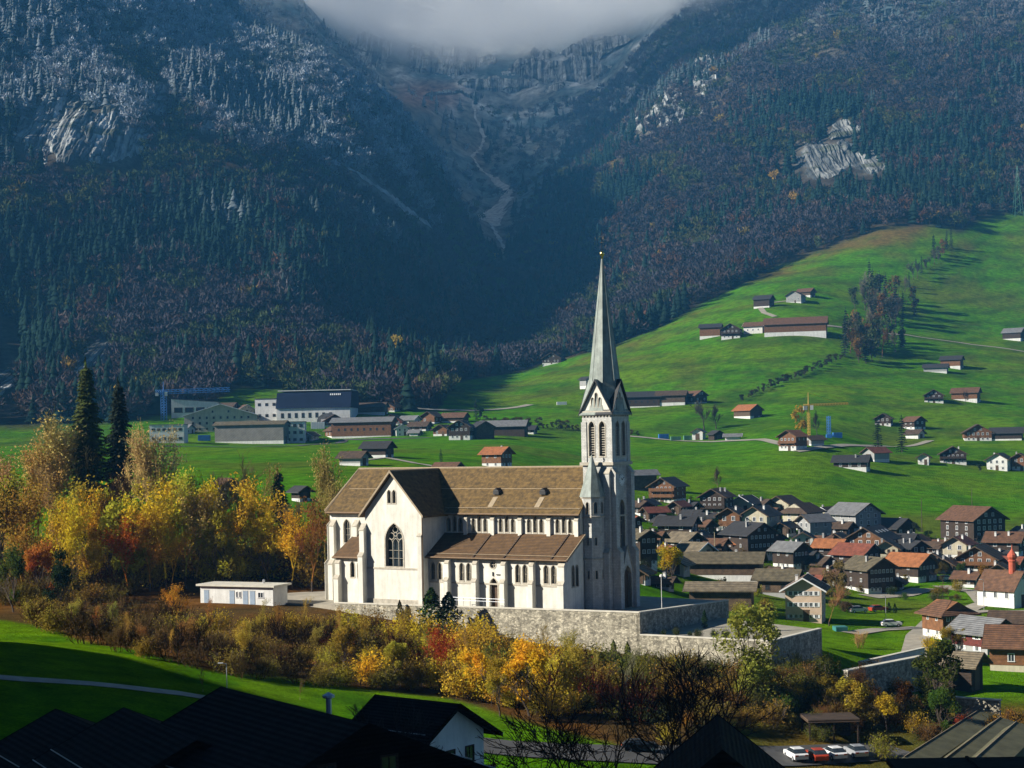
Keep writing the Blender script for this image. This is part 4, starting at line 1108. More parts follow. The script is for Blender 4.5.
def block(px, row, wpx, hpx, dep, yaw, wall, label, cat='building', name='industrial_hall', roof='r_grey', rows=1, cols=6, win='dark', parapet=.3, wscale=(1.6, 1.0), shed=0.0):
    """flat or mono-pitched hall, front faces local -Y"""
    p = hit(px, row); s = F / p.y; w = wpx / s; h = hpx / s; a = R(yaw)
    o = thing(name, label, cat, (p.x, p.y, p.z), a); o.location = p + Vector((-math.sin(a), math.cos(a), 0)) * dep / 2
    mb = MB(); mb.extrude([(-w / 2, -dep / 2, -3), (w / 2, -dep / 2, -3), (w / 2, -dep / 2, h - shed), (-w / 2, -dep / 2, h)], (0, dep, 0)); mb.build('wall', M[wall], o)
    mb = MB(); e_ = .25; mb.extrude([(-w / 2 - e_, -dep / 2 - e_, h + .003), (w / 2 + e_, -dep / 2 - e_, h - shed + .003), (w / 2 + e_, -dep / 2 - e_, h - shed + parapet), (-w / 2 - e_, -dep / 2 - e_, h + parapet)], (0, dep + 2 * e_, 0)); mb.build('roof', M[roof], o)
    if win:
        for r_ in range(rows):
            for c in range(cols):
                add_window(o, (c + .5) / cols * w * .94 - w * .47, -dep / 2, (h - shed) * (r_ + .5) / rows, 0, win, *wscale)
    return o
# ------------------------------------------------------------------ village on the right, by apparent place
VG = 'houses of the village'
def v(px, row, wp, hp, yaw, label, **kw):
    kw.setdefault('group', VG); return house(px, row, wp * 1.12, hp * 1.04, yaw=yaw, label=label, **kw)

v(643, 491, 28, 20, -72, 'long grey-roofed barn just right of the church tower', k=2.0, wall='old_wood', roof='r_grey', win=None, chim=0, name='barn', cat='barn', base=None)
v(668, 503, 36, 24, -28, 'warm wooden chalet with balconies and a white plinth, uppermost behind the church', wall='warm_wood', roof='r_slate', balcony=2, rows=3, cols=5, chim=1)
v(655, 523, 24, 15, -65, 'low red-tiled house below the warm wooden chalet', k=1.6, wall='dark_wood', roof='r_red', chim=0)
v(679, 515, 20, 13, -35, 'small red-tiled hut beside the warm wooden chalet', wall='dark_wood', roof='r_red', chim=0, name='hut', cat='hut')
v(717, 515, 34, 25, -25, 'dark chalet with white plinth standing below the lone bare tree', wall='dark_wood', roof='r_brown', balcony=1, rows=3, cols=4, chim=2)
v(746, 513, 32, 16, -30, 'dark slate house with two white chimneys right of the bare tree chalet', wall='cream', roof='r_slate', chim=2)
v(733, 532, 30, 23, -25, 'brown wooden house with a black roof in the middle of the upper village', wall='warm_wood', roof='r_slate', rows=2)
v(761, 535, 38, 27, -32, 'cream gabled house with a slate roof and blue-grey shaded side', wall='cream', roof='r_slate', base='cream', rows=2, cols=3)
v(784, 513, 34, 16, -35, 'cream house with broad dark roof at the upper edge of the village', wall='cream', roof='r_dark', base='cream', chim=0)
v(803, 531, 40, 26, -40, 'modern cream block with wide eaves behind the blue-grey roof', wall='cream', roof='r_dark', base='white', rows=3, hip=.5, chim=0, k=1.3)
v(815, 540, 32, 24, -62, 'house with a pale blue-grey metal roof facing the church', wall='grey', roof='r_grey', base='white', k=1.4, rows=2, chim=0)
v(678, 540, 40, 22, 65, 'wide dark-roofed house with a row of small windows under the eaves', wall='dark_wood', roof='r_slate', k=1.5, rows=2)
v(706, 528, 24, 14, 60, 'black-roofed house in the gap behind the tan-roofed houses', wall='dark_wood', roof='r_slate', k=1.4)
v(644, 568, 26, 36, 22, 'tall dark chalet with white plinth close behind the church portal', wall='dark_wood', roof='r_olive', rows=3, cols=3, chim=1)
v(685, 553, 34, 19, 40, 'tan-roofed house behind the yellow tree, the upper of two', wall='dark_wood', roof='r_tan', chim=1, rows=2)
v(695, 560, 34, 16, 42, 'tan-roofed cream house behind the yellow tree, the lower of two', wall='cream', roof='r_tan', chim=0, rows=1)
v(750, 559, 48, 34, 28, 'big black-gabled chalet with three window rows amid the village', wall='dark_wood', roof='r_slate', rows=3, cols=6, chim=1)
v(747, 557, 26, 18, 62, 'orange-tiled annex in front of the big black-gabled chalet', k=1.5, wall='old_wood', roof='r_orange', win=None, chim=0, name='barn', cat='barn')
v(717, 556, 22, 16, 55, 'dark red-brown shed beside a pale pole', wall='dark_wood', roof='r_brown', win=None, chim=0, k=1.4, name='shed', cat='shed')
v(725, 582, 76, 27, 74, 'long farm barn with a dark mossy roof and white end wall', k=2.4, wall='old_wood', roof='r_olive', win=None, chim=1, name='barn', cat='barn', base='white', pitch=26)
v(676, 575, 30, 17, -20, 'low cream wing at the left end of the long farm barn', wall='cream', roof='r_tan', base='cream', chim=0, rows=1)
v(722, 610, 66, 25, 76, 'barn with a low tan roof behind the terrace wall', k=2.2, wall='old_wood', roof='r_tan', win=None, chim=0, name='barn', cat='barn', base=None, pitch=20)
v(779, 598, 44, 26, 66, 'grey-brown stable with a dark roof and stone corner', k=1.5, wall='old_wood', roof='r_olive', win='dark', rows=1, cols=2, chim=0, name='stable', cat='barn', base='grey')
v(791, 571, 34, 27, 38, 'dark chalet with a long pale grey lit roof slope', wall='dark_wood', roof='r_grey', rows=2, cols=4, chim=1)
v(804, 548, 24, 15, -14, 'small white-gabled house with black roof beyond the pale grey roof', wall='white', roof='r_slate', base='white', rows=2)
v(831, 560, 32, 19, 55, 'bright orange-roofed house in the middle of the village', wall='dark_wood', roof='r_orange', k=1.3, chim=0, rows=2)
v(806, 622, 44, 42, -16, 'large rose-cream chalet with rows of white-shuttered windows', wall='pink', roof='r_brown', base='pink', rows=3, cols=6, win='shutter', chim=1)
v(806, 594, 36, 17, 60, 'rust-roofed house right behind the rose-cream chalet', wall='dark_wood', roof='r_red', k=1.3, chim=1, rows=1)
v(855, 533, 46, 28, 30, 'modern grey house with a light grey roof at the village edge', wall='grey', roof='r_grey', base='white', rows=3, cols=3, chim=0)
v(893, 538, 40, 18, 36, 'low black-roofed house right of the modern grey house', wall='dark_wood', roof='r_slate', rows=1, skylight=0, chim=1)
v(872, 556, 54, 27, -30, 'brown wooden gabled house with skylights in its black roof', wall='warm_wood', roof='r_slate', rows=2, cols=4, skylight=4, base='white')
v(857, 571, 44, 25, 42, 'house with a rust-brown lit roof left of the half-timbered gable', wall='dark_wood', roof='r_red', rows=2, cols=3, chim=0)
v(888, 562, 30, 20, -20, 'half-timbered cream gable house with a black roof', wall='cream', roof='r_slate', rows=2, cols=4, base='cream', win='brown')
v(912, 560, 26, 18, 25, 'black house with a tall white chimney beside the half-timbered gable', wall='dark_wood', roof='r_slate', rows=2, chim=2)
v(911, 583, 48, 27, 42, 'wooden house with an orange roof and white plinth by the parking space', wall='dark_wood', roof='r_orange', rows=2, cols=5, chim=0)
v(870, 594, 44, 34, 24, 'dark brown chalet with white windows and white plinth on the green', wall='dark_wood', roof='r_olive', rows=3, cols=6, chim=1)
v(973, 545, 54, 36, 26, 'huge dark brown farmhouse at the upper right of the village', wall='dark_wood', roof='r_brown', rows=4, cols=5, balcony=1, chim=0)
v(959, 560, 34, 22, -32, 'white-gabled house with a rust-brown roof under the huge farmhouse', wall='cream', roof='r_red', base='white', rows=2, cols=2)
v(980, 573, 52, 25, -26, 'wooden house with white verge boards beside the orange tree', wall='warm_wood', roof='r_dark', rows=2, cols=4, balcony=1)
v(1006, 557, 40, 23, 58, 'dark blue-black house with white windows and brown roof at right edge', wall='dark_wood', roof='r_brown', k=1.2, rows=2, chim=2)
v(1024, 546, 18, 18, 20, 'dark house cut by the right edge above the village', wall='dark_wood', roof='r_slate', rows=2)
v(700, 545, 22, 13, -20, 'low slate-roofed house between the wide dark house and the red-brown shed', wall='grey', roof='r_slate', rows=1)
v(772, 551, 24, 17, 30, 'slate house half hidden right of the big black-gabled chalet', wall='dark_wood', roof='r_slate', rows=1)
v(838, 548, 20, 14, -30, 'black-roofed cottage between the blue-grey roof and the skylight house', wall='dark_wood', roof='r_slate', rows=1)
v(632, 533, 20, 16, 30, 'red-roofed house half hidden behind the church tower', wall='dark_wood', roof='r_red', rows=2)
v(664, 529, 20, 13, 10, 'grey gabled house under the low red-tiled house', wall='grey', roof='r_slate', rows=1, chim=0)
v(652, 548, 26, 15, 60, 'brown-roofed house above the tall dark chalet', wall='dark_wood', roof='r_brown', rows=1, k=1.3)
for a in [(690, 515, 20, 12, 40, 'r_slate', 'dark_wood', 'black-roofed hut between warm chalet and the bare tree chalet'), (706, 550, 22, 13, -25, 'r_dark', 'cream', 'cream hut just above the tan-roofed houses'), (762, 512, 22, 12, 35, 'r_dark', 'dark_wood', 'dark roof left of the upper cream house'), (828, 522, 26, 14, -40, 'r_dark', 'cream', 'broad dark roof left of the modern grey house'),
          (806, 566, 24, 14, 45, 'r_slate', 'dark_wood', 'black roof above the rust-roofed house'), (880, 545, 24, 14, 40, 'r_slate', 'dark_wood', 'slate roof between the modern grey house and the skylights'), (848, 563, 22, 12, -30, 'r_brown', 'cream', 'cream gable beside the bright orange roof'), (944, 552, 20, 11, 60, 'r_brown', 'old_wood', 'brown barn left of the huge farmhouse'),
          (968, 588, 26, 15, 50, 'r_brown', 'dark_wood', 'brown-roofed house left of the chapel by the orange tree'), (895, 590, 22, 12, -20, 'r_dark', 'old_wood', 'small dark shed beside the dark brown chalet on the green'), (735, 570, 22, 12, -20, 'r_slate', 'dark_wood', 'dark gable right behind the long farm barn'), (1012, 572, 24, 14, 50, 'r_red', 'dark_wood', 'rust roof right behind the chapel'),
          (640, 516, 20, 14, 35, 'r_dark', 'dark_wood', 'dark house just right of the tower beside the low red-tiled house'), (702, 536, 24, 15, 45, 'r_brown', 'dark_wood', 'brown-roofed house under the dark bush of the upper village'), (722, 546, 22, 14, -28, 'r_dark', 'dark_wood', 'dark-roofed cottage left of the big black-gabled chalet'),
          (640, 584, 24, 16, -20, 'r_olive', 'old_wood', 'mossy-roofed shed low behind the church portal'), (664, 590, 22, 12, 60, 'r_dark', 'old_wood', 'small dark shed under the bright yellow tree'), (768, 524, 26, 15, 40, 'r_brown', 'dark_wood', 'brown-roofed house before the cream houses of the upper edge'),
          (786, 537, 22, 14, -35, 'r_slate', 'dark_wood', 'slate roof between cream gable and blue-grey roof'), (842, 538, 24, 15, 48, 'r_dark', 'dark_wood', 'dark roof left below the modern grey house'), (822, 549, 22, 12, 62, 'r_brown', 'dark_wood', 'brown roof just above the bright orange one'),
          (782, 584, 26, 15, 52, 'r_dark', 'dark_wood', 'dark roof between the stable and the rust-roofed house'), (840, 582, 30, 17, -30, 'r_brown', 'dark_wood', 'brown chalet left of the dark brown chalet on the green'), (926, 574, 26, 15, 45, 'r_dark', 'dark_wood', 'dark roof right behind the orange-roofed house'),
          (948, 574, 24, 14, -30, 'r_brown', 'dark_wood', 'brown-roofed cottage left of the white verge boards'), (900, 574, 24, 14, 50, 'r_slate', 'dark_wood', 'black roof between half-timbered gable and orange roof'), (1000, 580, 26, 15, -24, 'r_brown', 'warm_wood', 'brown house directly behind the chapel turret'),
          (918, 548, 22, 12, -30, 'r_brown', 'dark_wood', 'brown hut roof at the meadow edge left of the huge farmhouse'), (935, 556, 22, 13, 40, 'r_dark', 'dark_wood', 'dark shed at the left foot of the huge farmhouse'), (998, 566, 28, 14, 55, 'r_slate', 'dark_wood', 'slate roof under the blue-black house at right'), (862, 545, 24, 13, -25, 'r_dark', 'cream', 'cream cottage right under the modern grey house'), (744, 545, 22, 12, 45, 'r_red', 'dark_wood', 'red roof behind the big black-gabled chalet'),
          (648, 513, 20, 13, -30, 'r_slate', 'dark_wood', 'black-roofed cottage right behind the tower under the grey barn'), (693, 524, 22, 13, 50, 'r_slate', 'dark_wood', 'low black roof left of the brown wooden house'), (668, 560, 20, 13, 20, 'r_red', 'cream', 'small red roof right of the tall dark chalet'),
          (768, 560, 20, 13, -30, 'r_slate', 'cream', 'cream-walled cottage right of the orange-tiled annex'), (818, 575, 30, 17, 40, 'r_dark', 'dark_wood', 'dark house right behind the tan-olive tree'), (905, 548, 24, 13, 55, 'r_slate', 'dark_wood', 'slate-roofed shed beside the skylight house'),
          (826, 585, 28, 15, 62, 'r_brown', 'dark_wood', 'brown barn roof behind the rusty bare tree'), (935, 566, 22, 12, -25, 'r_slate', 'dark_wood', 'small slate cottage between the white chimneys and the white gable'), (790, 556, 22, 12, 60, 'r_brown', 'dark_wood', 'brown roof between the pale grey roof and the black gables')]:
    v(a[0], a[1], a[2], a[3], a[4], a[7], roof=a[5], wall=a[6], rows=1, k=1.3)
# nearer houses on the right
v(948, 640, 44, 36, 20, 'wooden house with a pyramid roof beside the village road', wall='warm_wood', roof='r_brown', hip=.95, rows=2, cols=5, k=1.0, base='white', chim=0)
v(983, 655, 56, 33, 32, 'dark red wooden house with white windows and a grey roof', wall='red_wood', roof='r_grey', rows=2, cols=3, win='shutter', chim=0, base='grey')
v(1012, 636, 40, 22, 62, 'dark-roofed shed behind the red wooden house', wall='dark_wood', roof='r_dark', k=1.4, win=None, chim=0, name='shed', cat='shed')
v(1030, 674, 84, 42, 68, 'brown-roofed house with an orange wooden wall at the right edge', wall='warm_wood', roof='r_brown', k=1.3, rows=1, chim=0, base='cream')
v(962, 692, 44, 36, 52, 'stable with a sunlit tan tile roof and a black gable', wall='dark_wood', roof='r_tan', k=1.1, win=None, chim=0, name='stable', cat='barn', base=None)
# far meadow houses on the right
FG = 'farm houses scattered over the pastures'
def m_(*a, **k): k.setdefault('group', FG); return v(*a, **k)
m_(793, 451, 28, 20, -38, 'orange-roofed chalet with white plinth left of the yellow crane', wall='warm_wood', roof='r_orange', rows=2, cols=4, balcony=1, chim=0)
m_(814, 446, 20, 10, -60, 'low grey shed between the orange-roofed chalet and the crane', wall='grey', roof='r_dark', win=None, chim=0, k=1.5, name='shed', cat='shed')
m_(748, 419, 26, 14, 40, 'small hut with a bright orange roof on the open slope', wall='old_wood', roof='r_orange', win=None, chim=0, name='hut', cat='hut', base='white')
m_(640, 408, 42, 16, 78, 'long low grey farm building left of the hedge, leftmost of its row', k=2.5, wall='dark_wood', roof='r_slate', chim=0, win='dark', rows=1, base='white', name='farm_building')
m_(672, 406, 30, 15, 74, 'dark barn in the middle of the farm row right of the spire', k=2.0, wall='old_wood', roof='r_dark', win=None, chim=0, base='white', name='barn', cat='barn')
m_(695, 404, 22, 13, 35, 'small gabled farmhouse ending the farm row right of the spire', wall='dark_wood', roof='r_brown', rows=1, chim=0)
m_(796, 337, 60, 20, 76, 'great brown-roofed wooden barn with a long white base on the slope', k=2.6, wall='warm_wood', roof='r_brown', win=None, chim=0, base='white', name='barn', cat='barn', basefrac=.4)
m_(711, 338, 22, 14, 72, 'dark wooden barn at the left end of the upper farm', k=1.8, wall='warm_wood', roof='r_slate', win=None, chim=0, name='barn', cat='barn')
m_(732, 339, 22, 15, -15, 'dark gabled farmhouse with white base in the upper farm', wall='dark_wood', roof='r_slate', rows=2, balcony=1)
m_(755, 334, 22, 12, 65, 'blue-white house between the upper farm and the great barn', wall='white', roof='r_brown', rows=1, chim=0, k=1.4)
m_(764, 308, 20, 13, 60, 'black hut with white base above the great barn', wall='dark_wood', roof='r_slate', win=None, chim=0, name='hut', cat='hut')
m_(796, 303, 20, 12, -25, 'grey gabled cottage high on the slope above the great barn', wall='grey', roof='r_slate', rows=1, chim=0)
m_(806, 297, 18, 9, 55, 'brown-roofed hut right behind the high grey cottage', wall='old_wood', roof='r_brown', win=None, chim=0, name='hut', cat='hut')
m_(1014, 341, 22, 13, 55, 'slate-roofed hut under the farm track at the right edge', wall='dark_wood', roof='r_grey', win=None, chim=0, name='hut', cat='hut')
m_(952, 369, 22, 13, 60, 'dark barn with brown end below the farm track', wall='warm_wood', roof='r_slate', win=None, chim=0, k=1.6, name='barn', cat='barn')
m_(936, 373, 24, 9, 68, 'low flat shed leaning to the dark barn below the track', wall='grey', roof='r_slate', win=None, chim=0, k=2, name='shed', cat='shed', base='white')
m_(934, 403, 22, 13, -15, 'dark chalet left of the brown-roofed field barn', wall='dark_wood', roof='r_dark', rows=2, balcony=1, chim=0)
m_(966, 402, 28, 14, 62, 'field barn with brown roof and pale wooden front', wall='warm_wood', roof='r_brown', win=None, chim=0, k=1.6, name='barn', cat='barn')
m_(884, 426, 20, 12, -20, 'dark chalet above the pair of dark conifers', wall='dark_wood', roof='r_brown', rows=2, chim=0)
m_(914, 430, 20, 13, 28, 'brown-roofed house behind the right dark conifer', wall='dark_wood', roof='r_brown', rows=2, chim=0)
m_(915, 439, 18, 9, 45, 'white-walled shed beside the right dark conifer', wall='white', roof='r_dark', win=None, chim=0, name='shed', cat='shed')
m_(977, 441, 30, 16, -12, 'broad brown wooden chalet left of the long black barn', wall='warm_wood', roof='r_dark', rows=2, cols=5, chim=0)
m_(1007, 441, 32, 13, 68, 'long black barn beside the broad brown chalet', wall='dark_wood', roof='r_slate', win=None, chim=0, k=1.8, name='barn', cat='barn')
m_(852, 470, 36, 14, 66, 'dark long house with white base at the bottom of the right pasture', wall='dark_wood', roof='r_slate', rows=1, k=1.7, base='white')
m_(876, 462, 26, 14, -55, 'red-brown roofed barn between the dark long house and the conifers', wall='grey', roof='r_red', win=None, chim=0, k=1.4, name='barn', cat='barn')
m_(924, 465, 14, 11, -20, 'small white house left of the white-fronted chalet', wall='white', roof='r_dark', rows=1, chim=0, base='white')
m_(953, 464, 30, 17, -14, 'white-fronted chalet with dark upper floor and balcony on the pasture', wall='dark_wood', roof='r_dark', rows=2, cols=5, balcony=1, base='white')
m_(1000, 471, 28, 17, -30, 'white house with a black roof at the right end of the pasture', wall='white', roof='r_slate', rows=2, cols=3, base='white')
m_(1020, 471, 18, 17, -25, 'orange-brown wooden house cut by the right edge on the pasture', wall='warm_wood', roof='r_brown', rows=2, cols=2)
m_(519, 369, 20, 11, -18, 'white-based chalet under the forest left of the spire, the lower one', wall='dark_wood', roof='r_brown', rows=1, chim=0)
m_(554, 364, 22, 11, -14, 'white-based chalet under the forest left of the spire, the upper one', wall='dark_wood', roof='r_slate', rows=1, chim=0)
m_(586, 389, 12, 12, 40, 'dark gabled hut peeking out left of the spire', wall='grey', roof='r_slate', win=None, chim=0, name='hut', cat='hut')
# depot row below the slope
DG = 'sheds and containers in the roadside depot'
m_(699, 440, 14, 11, -20, 'white tent-like shed in the roadside depot', wall='white', roof='r_grey', base='white', win=None, chim=0, group=DG, name='shed', cat='shed')
m_(716, 440, 14, 9, 20, 'black shed in the roadside depot', wall='dark_wood', roof='r_slate', win=None, chim=0, group=DG, base=None, name='shed', cat='shed')
m_(733, 440, 17, 6, 75, 'long white shed at the right end of the roadside depot', wall='white', roof='r_grey', win=None, chim=0, group=DG, base=None, k=2.5, name='shed', cat='shed')
# industrial valley floor on the left
IG = 'buildings of the valley-floor works'
b_ = lambda *a, **k: tag(block(*a, **k), a[7], k.get('cat', 'building'), IG)
b_(195, 417, 46, 18, 26, 8, 'white', 'white flat-roofed workshop beside the blue crane', rows=1, cols=4, wscale=(4.5, 2.2), shed=2.0)
v(223, 431, 70, 26, 6, 'broad grey-cream hall with a low gable and window rows', wall='cream', roof='r_grey', base='cream', k=.8, rows=3, cols=9, chim=0, group=IG, name='industrial_hall', cat='hall', pitch=17, win='dark')
v(252, 444, 70, 22, 80, 'long brown wooden barn with grey panels in the works', k=4.2, wall='grey_panel', roof='r_olive', base='white', win=None, chim=0, group=IG, name='barn', cat='barn', pitch=18)
b_(295, 443, 20, 21, 14, 4, 'white', 'white three-storey block at the end of the long brown barn', rows=3, cols=3, wscale=(1.6, 1.1))
b_(167, 443, 34, 18, 14, 4, 'white', 'low pale workshop behind the bare birches on the left', rows=2, cols=6, wscale=(1.6, 1.0))
b_(267, 421, 24, 22, 16, -6, 'white', 'grey and red workshop between the gabled hall and the navy hall', rows=2, cols=3, wscale=(1.6, 1.2), roof='r_slate')
for a in [(238, 441, 22, 8, 70, 'r_grey', 'grey', 'low grey shed left behind the long brown barn'), (182, 434, 24, 9, 65, 'r_grey', 'white', 'white shed between the pale workshop and the gabled hall'), (272, 431, 20, 10, 20, 'r_dark', 'red_wood', 'red shed under the grey and red workshop'), (310, 441, 16, 9, -20, 'r_brown', 'cream', 'cream house right of the three-storey block'),
          (334, 438, 18, 11, 30, 'r_brown', 'warm_wood', 'brown hut left of the long grey-roofed barn'), (410, 425, 20, 9, 60, 'r_grey', 'white', 'white low shed behind the wine-red house'), (420, 431, 22, 9, 68, 'r_dark', 'old_wood', 'dark low shed right of the wine-red house'), (444, 436, 20, 11, -20, 'r_dark', 'warm_wood', 'small brown house left of the dark gabled chalet'),
          (345, 412, 18, 10, 40, 'r_slate', 'grey', 'grey house at the right end of the navy hall'), (226, 412, 24, 9, 70, 'r_dark', 'old_wood', 'dark shed behind the broad gabled hall'), (392, 412, 20, 9, -20, 'r_brown', 'warm_wood', 'brown house at the forest foot right of the dark barn'), (245, 414, 20, 9, 20, 'r_brown', 'cream', 'cream house behind the ridge of the gabled hall'), (528, 434, 18, 8, 70, 'r_slate', 'dark_wood', 'dark shed ending the barn row left of the spire')]:
    v(a[0], a[1], a[2], a[3], a[4], a[7], roof=a[5], wall=a[6], rows=1, k=1.4, chim=0, group=IG)
# navy hall: white walls below, tall navy roof band above
p = hit(315, 422); s_ = F / p.y; w_ = 74 / s_
nh = thing('industrial_hall', 'big hall with navy blue roof band over white walls', 'hall', p + Vector((0, 15, 0)), R(-3), IG)
mb = MB(); mb.box(-w_ / 2, w_ / 2, -15, 15, -3, 15 / s_); mb.build('wall', M['white'], nh)
mb = MB(); mb.extrude([(-w_ / 2 - .4, -15.6, 14 / s_), (-w_ / 2 - .4, -11.0, 30 / s_), (-w_ / 2 - .4, 12, 32 / s_), (-w_ / 2 - .4, 15.5, 14 / s_)], (w_ + .8, 0, 0)); nr = mb.build('roof', M['r_navy'], nh)
mb = MB(); mb.box(-w_ / 2, w_ / 2, -11, 12, 31.6 / s_, 32.4 / s_); mb.build('roof_edge', M['white'], nr)
for k in range(8): add_window(nh, -w_ / 2 + 3 + k * 3.6, -15.001, 7 / s_, 0, 'dark', 1.5, 2.0)
mb = MB()
for k in range(6):     # sign too small to read on the photo: a row of pale strokes
    mb.extrude([(w_ * .22 + k * 1.0, -11.9, 26.5 / s_), (w_ * .22 + k * 1.0 + .6, -11.9, 26.5 / s_), (w_ * .22 + k * 1.0 + .6, -11.5, 28.2 / s_), (w_ * .22 + k * 1.0, -11.5, 28.2 / s_)], (0, -.4, .1))
mb.build('sign', M['white_paint'], nr)['kind'] = 'stuff'
# arched grey hall in front of it
p = hit(328, 424); s_ = F / p.y
ah = thing('arched_hall', 'grey barrel-roofed shelter in front of the navy hall', 'hall', p + Vector((0, 5, 0)), 0, IG)
prof = [(-11 / s_, -2), (-11 / s_, 3 / s_)] + [(-11 / s_ * math.cos(t), 3 / s_ + 8 / s_ * math.sin(t)) for t in np.linspace(.2, 2.94, 10)] + [(11 / s_, 3 / s_), (11 / s_, -2)]
mb = MB(); mb.extrude([(x, -5, z) for x, z in prof], (0, 10, 0)); mb.build('roof', M['r_grey'], ah)
mb = MB(); mb.box(-7 / s_, 7 / s_, -5.06, -4.99, 0, 5 / s_); mb.build('gate', M['white'], ah)
v(334, 427, 26, 12, 10, 'red wooden house in front of the barrel-roofed shelter', wall='red_wood', roof='r_brown', rows=1, chim=0, group=IG, base='white')
v(364, 438, 60, 20, 80, 'long brown barn with a grey roof in the middle of the works', k=2.8, wall='warm_wood', roof='r_grey', win='dark', rows=1, chim=0, group=IG, name='barn', cat='barn', pitch=20)
v(370, 415, 34, 12, 76, 'dark brown barn behind the long grey-roofed barn', k=2.4, wall='old_wood', roof='r_dark', win=None, chim=0, group=IG, name='barn', cat='barn')
v(394, 425, 24, 10, -8, 'wine-red gabled house right of the long grey-roofed barn', wall='red_wood', roof='r_dark', rows=1, chim=0, group=IG)
v(401, 436, 15, 11, 15, 'small white and blue house right of the brown barn', wall='white', roof='r_grey', rows=2, cols=2, chim=0, base='white', group=IG)
v(415, 436, 11, 6, 70, 'white shed next to the small white and blue house', wall='white', roof='r_grey', win=None, chim=0, base=None, group=IG, name='shed', cat='shed')
v(432, 424, 20, 12, -25, 'brown chalet near the forest foot behind the church roof', wall='warm_wood', roof='r_dark', rows=1, chim=0, group=IG)
v(455, 423, 26, 10, 68, 'brown-roofed barn right of the forest-foot chalet', k=1.7, wall='old_wood', roof='r_brown', win=None, chim=0, group=IG, name='barn', cat='barn')
v(462, 440, 24, 19, -10, 'dark gabled chalet with white-framed windows above the church roof', wall='dark_wood', roof='r_slate', rows=2, cols=4, chim=0, group=IG)
v(482, 439, 24, 17, 20, 'dark gabled barn between the chalet and the long grey barn', wall='old_wood', roof='r_slate', win=None, chim=0, group=IG, name='barn', cat='barn', base=None)
v(504, 436, 46, 15, 78, 'long low barn with a grey-brown roof left of the spire', k=2.6, wall='dark_wood', roof='r_grey', win=None, chim=0, group=IG, name='barn', cat='barn', base=None)
v(378, 458, 30, 16, 68, 'field hut with a dark slate roof, right of two above the church', k=1.4, wall='dark_wood', roof='r_slate', win=None, chim=0, group=FG, name='hut', cat='hut', base='white')
v(354, 466, 28, 14, 66, 'field hut with a brown roof, left of two above the church', k=1.4, wall='grey', roof='r_dark', win=None, chim=0, group=FG, name='hut', cat='hut', base='white')
v(497, 468, 29, 20, 56, 'orange-roofed wooden house just behind the church ridge', k=1.2, wall='warm_wood', roof='r_orange', rows=2, cols=3, chim=1, group=FG)
v(448, 473, 28, 10, 60, 'dark roof peeking over the church ridge beside a small conifer', wall='dark_wood', roof='r_brown', win=None, chim=0, k=1.5, group=FG, name='hut', cat='hut')
v(301, 502, 20, 15, 40, 'dark gabled hut behind the trees left of the church', wall='dark_wood', roof='r_slate', win=None, chim=0, group=FG, name='hut', cat='hut')
v(226, 490, 20, 11, 45, 'brown hut behind the autumn trees under the works', wall='dark_wood', roof='r_brown', win=None, chim=0, group=FG, name='hut', cat='hut')

# ------------------------------------------------------------------ white flat-roofed building on the terrace
p = hit(244, 604)
fb_ = thing('annex_building', 'low white flat-roofed building with blue doors left of the church', 'building', p + Vector((0, 3, .0)), R(-24))
s_ = F / p.y; w_ = 86 / s_
mb = MB(); mb.box(-w_ / 2, w_ / 2, -3, 1.2, -2, 2.75); mb.build('wall', M['white'], fb_)
mb = MB(); mb.box(-w_ / 2 - .5, w_ / 2 + .5, -3.5, 1.7, 2.753, 3.05); mb.build('roof', M['coping'], fb_)
for x, t in ((-5.6, 'd'), (-.8, 'd'), (1.7, 'd'), (3.0, 'd')):
    mb = MB(); mb.box(x - .45, x + .45, -3.05, -2.98, 0, 2.05); mb.box(x - .52, x + .52, -3.03, -2.98, 2.05, 2.15, 1); mb.build('door', [M['pale_blue'], M['grey']], fb_)
add_window(fb_, .1, -3, 1.5, 0, 'white', .35, .8); add_window(fb_, .7, -3, 1.5, 0, 'white', .35, .8); add_window(fb_, 4.5, -3, 1.5, 0, 'white', 1.1, .7)
mb = MB(); mb.lathe([(.05, 3.05), (.2, 3.05), (.2, 3.5), (.28, 3.55), (0, 3.7)], 8, 0, (3.2, 0)); mb.build('roof_vent', M['silver_paint'], fb_)

# ------------------------------------------------------------------ chapel with the red onion turret
p = hit(1014, 609)
ch_ = thing('chapel', 'small white chapel with brown roof and a red onion turret', 'chapel', p + Vector((0, 6, 0)), R(40))
s_ = F / p.y
W2 = 3.3; LL = 8.6; EV = 3.9; RG = 7.3
mb = MB(); mb.extrude([(-W2, -LL / 2, -2), (-W2, -LL / 2, EV), (0, -LL / 2, RG), (W2, -LL / 2, EV), (W2, -LL / 2, -2)], (0, LL, 0)); mb.build('wall', M['white'], ch_)
mb = MB(); tp = (RG - EV) / W2; mb.slab([[(-W2 - .5, -LL / 2 - .4, EV - .5 * tp + .1), (0, -LL / 2 - .4, RG + .1), (0, LL / 2 + .4, RG + .1), (-W2 - .5, LL / 2 + .4, EV - .5 * tp + .1)], [(0, -LL / 2 - .4, RG + .1), (W2 + .5, -LL / 2 - .4, EV - .5 * tp + .1), (W2 + .5, LL / 2 + .4, EV - .5 * tp + .1), (0, LL / 2 + .4, RG + .1)]], .2)
cro = mb.build('roof', M['r_brown'], ch_)
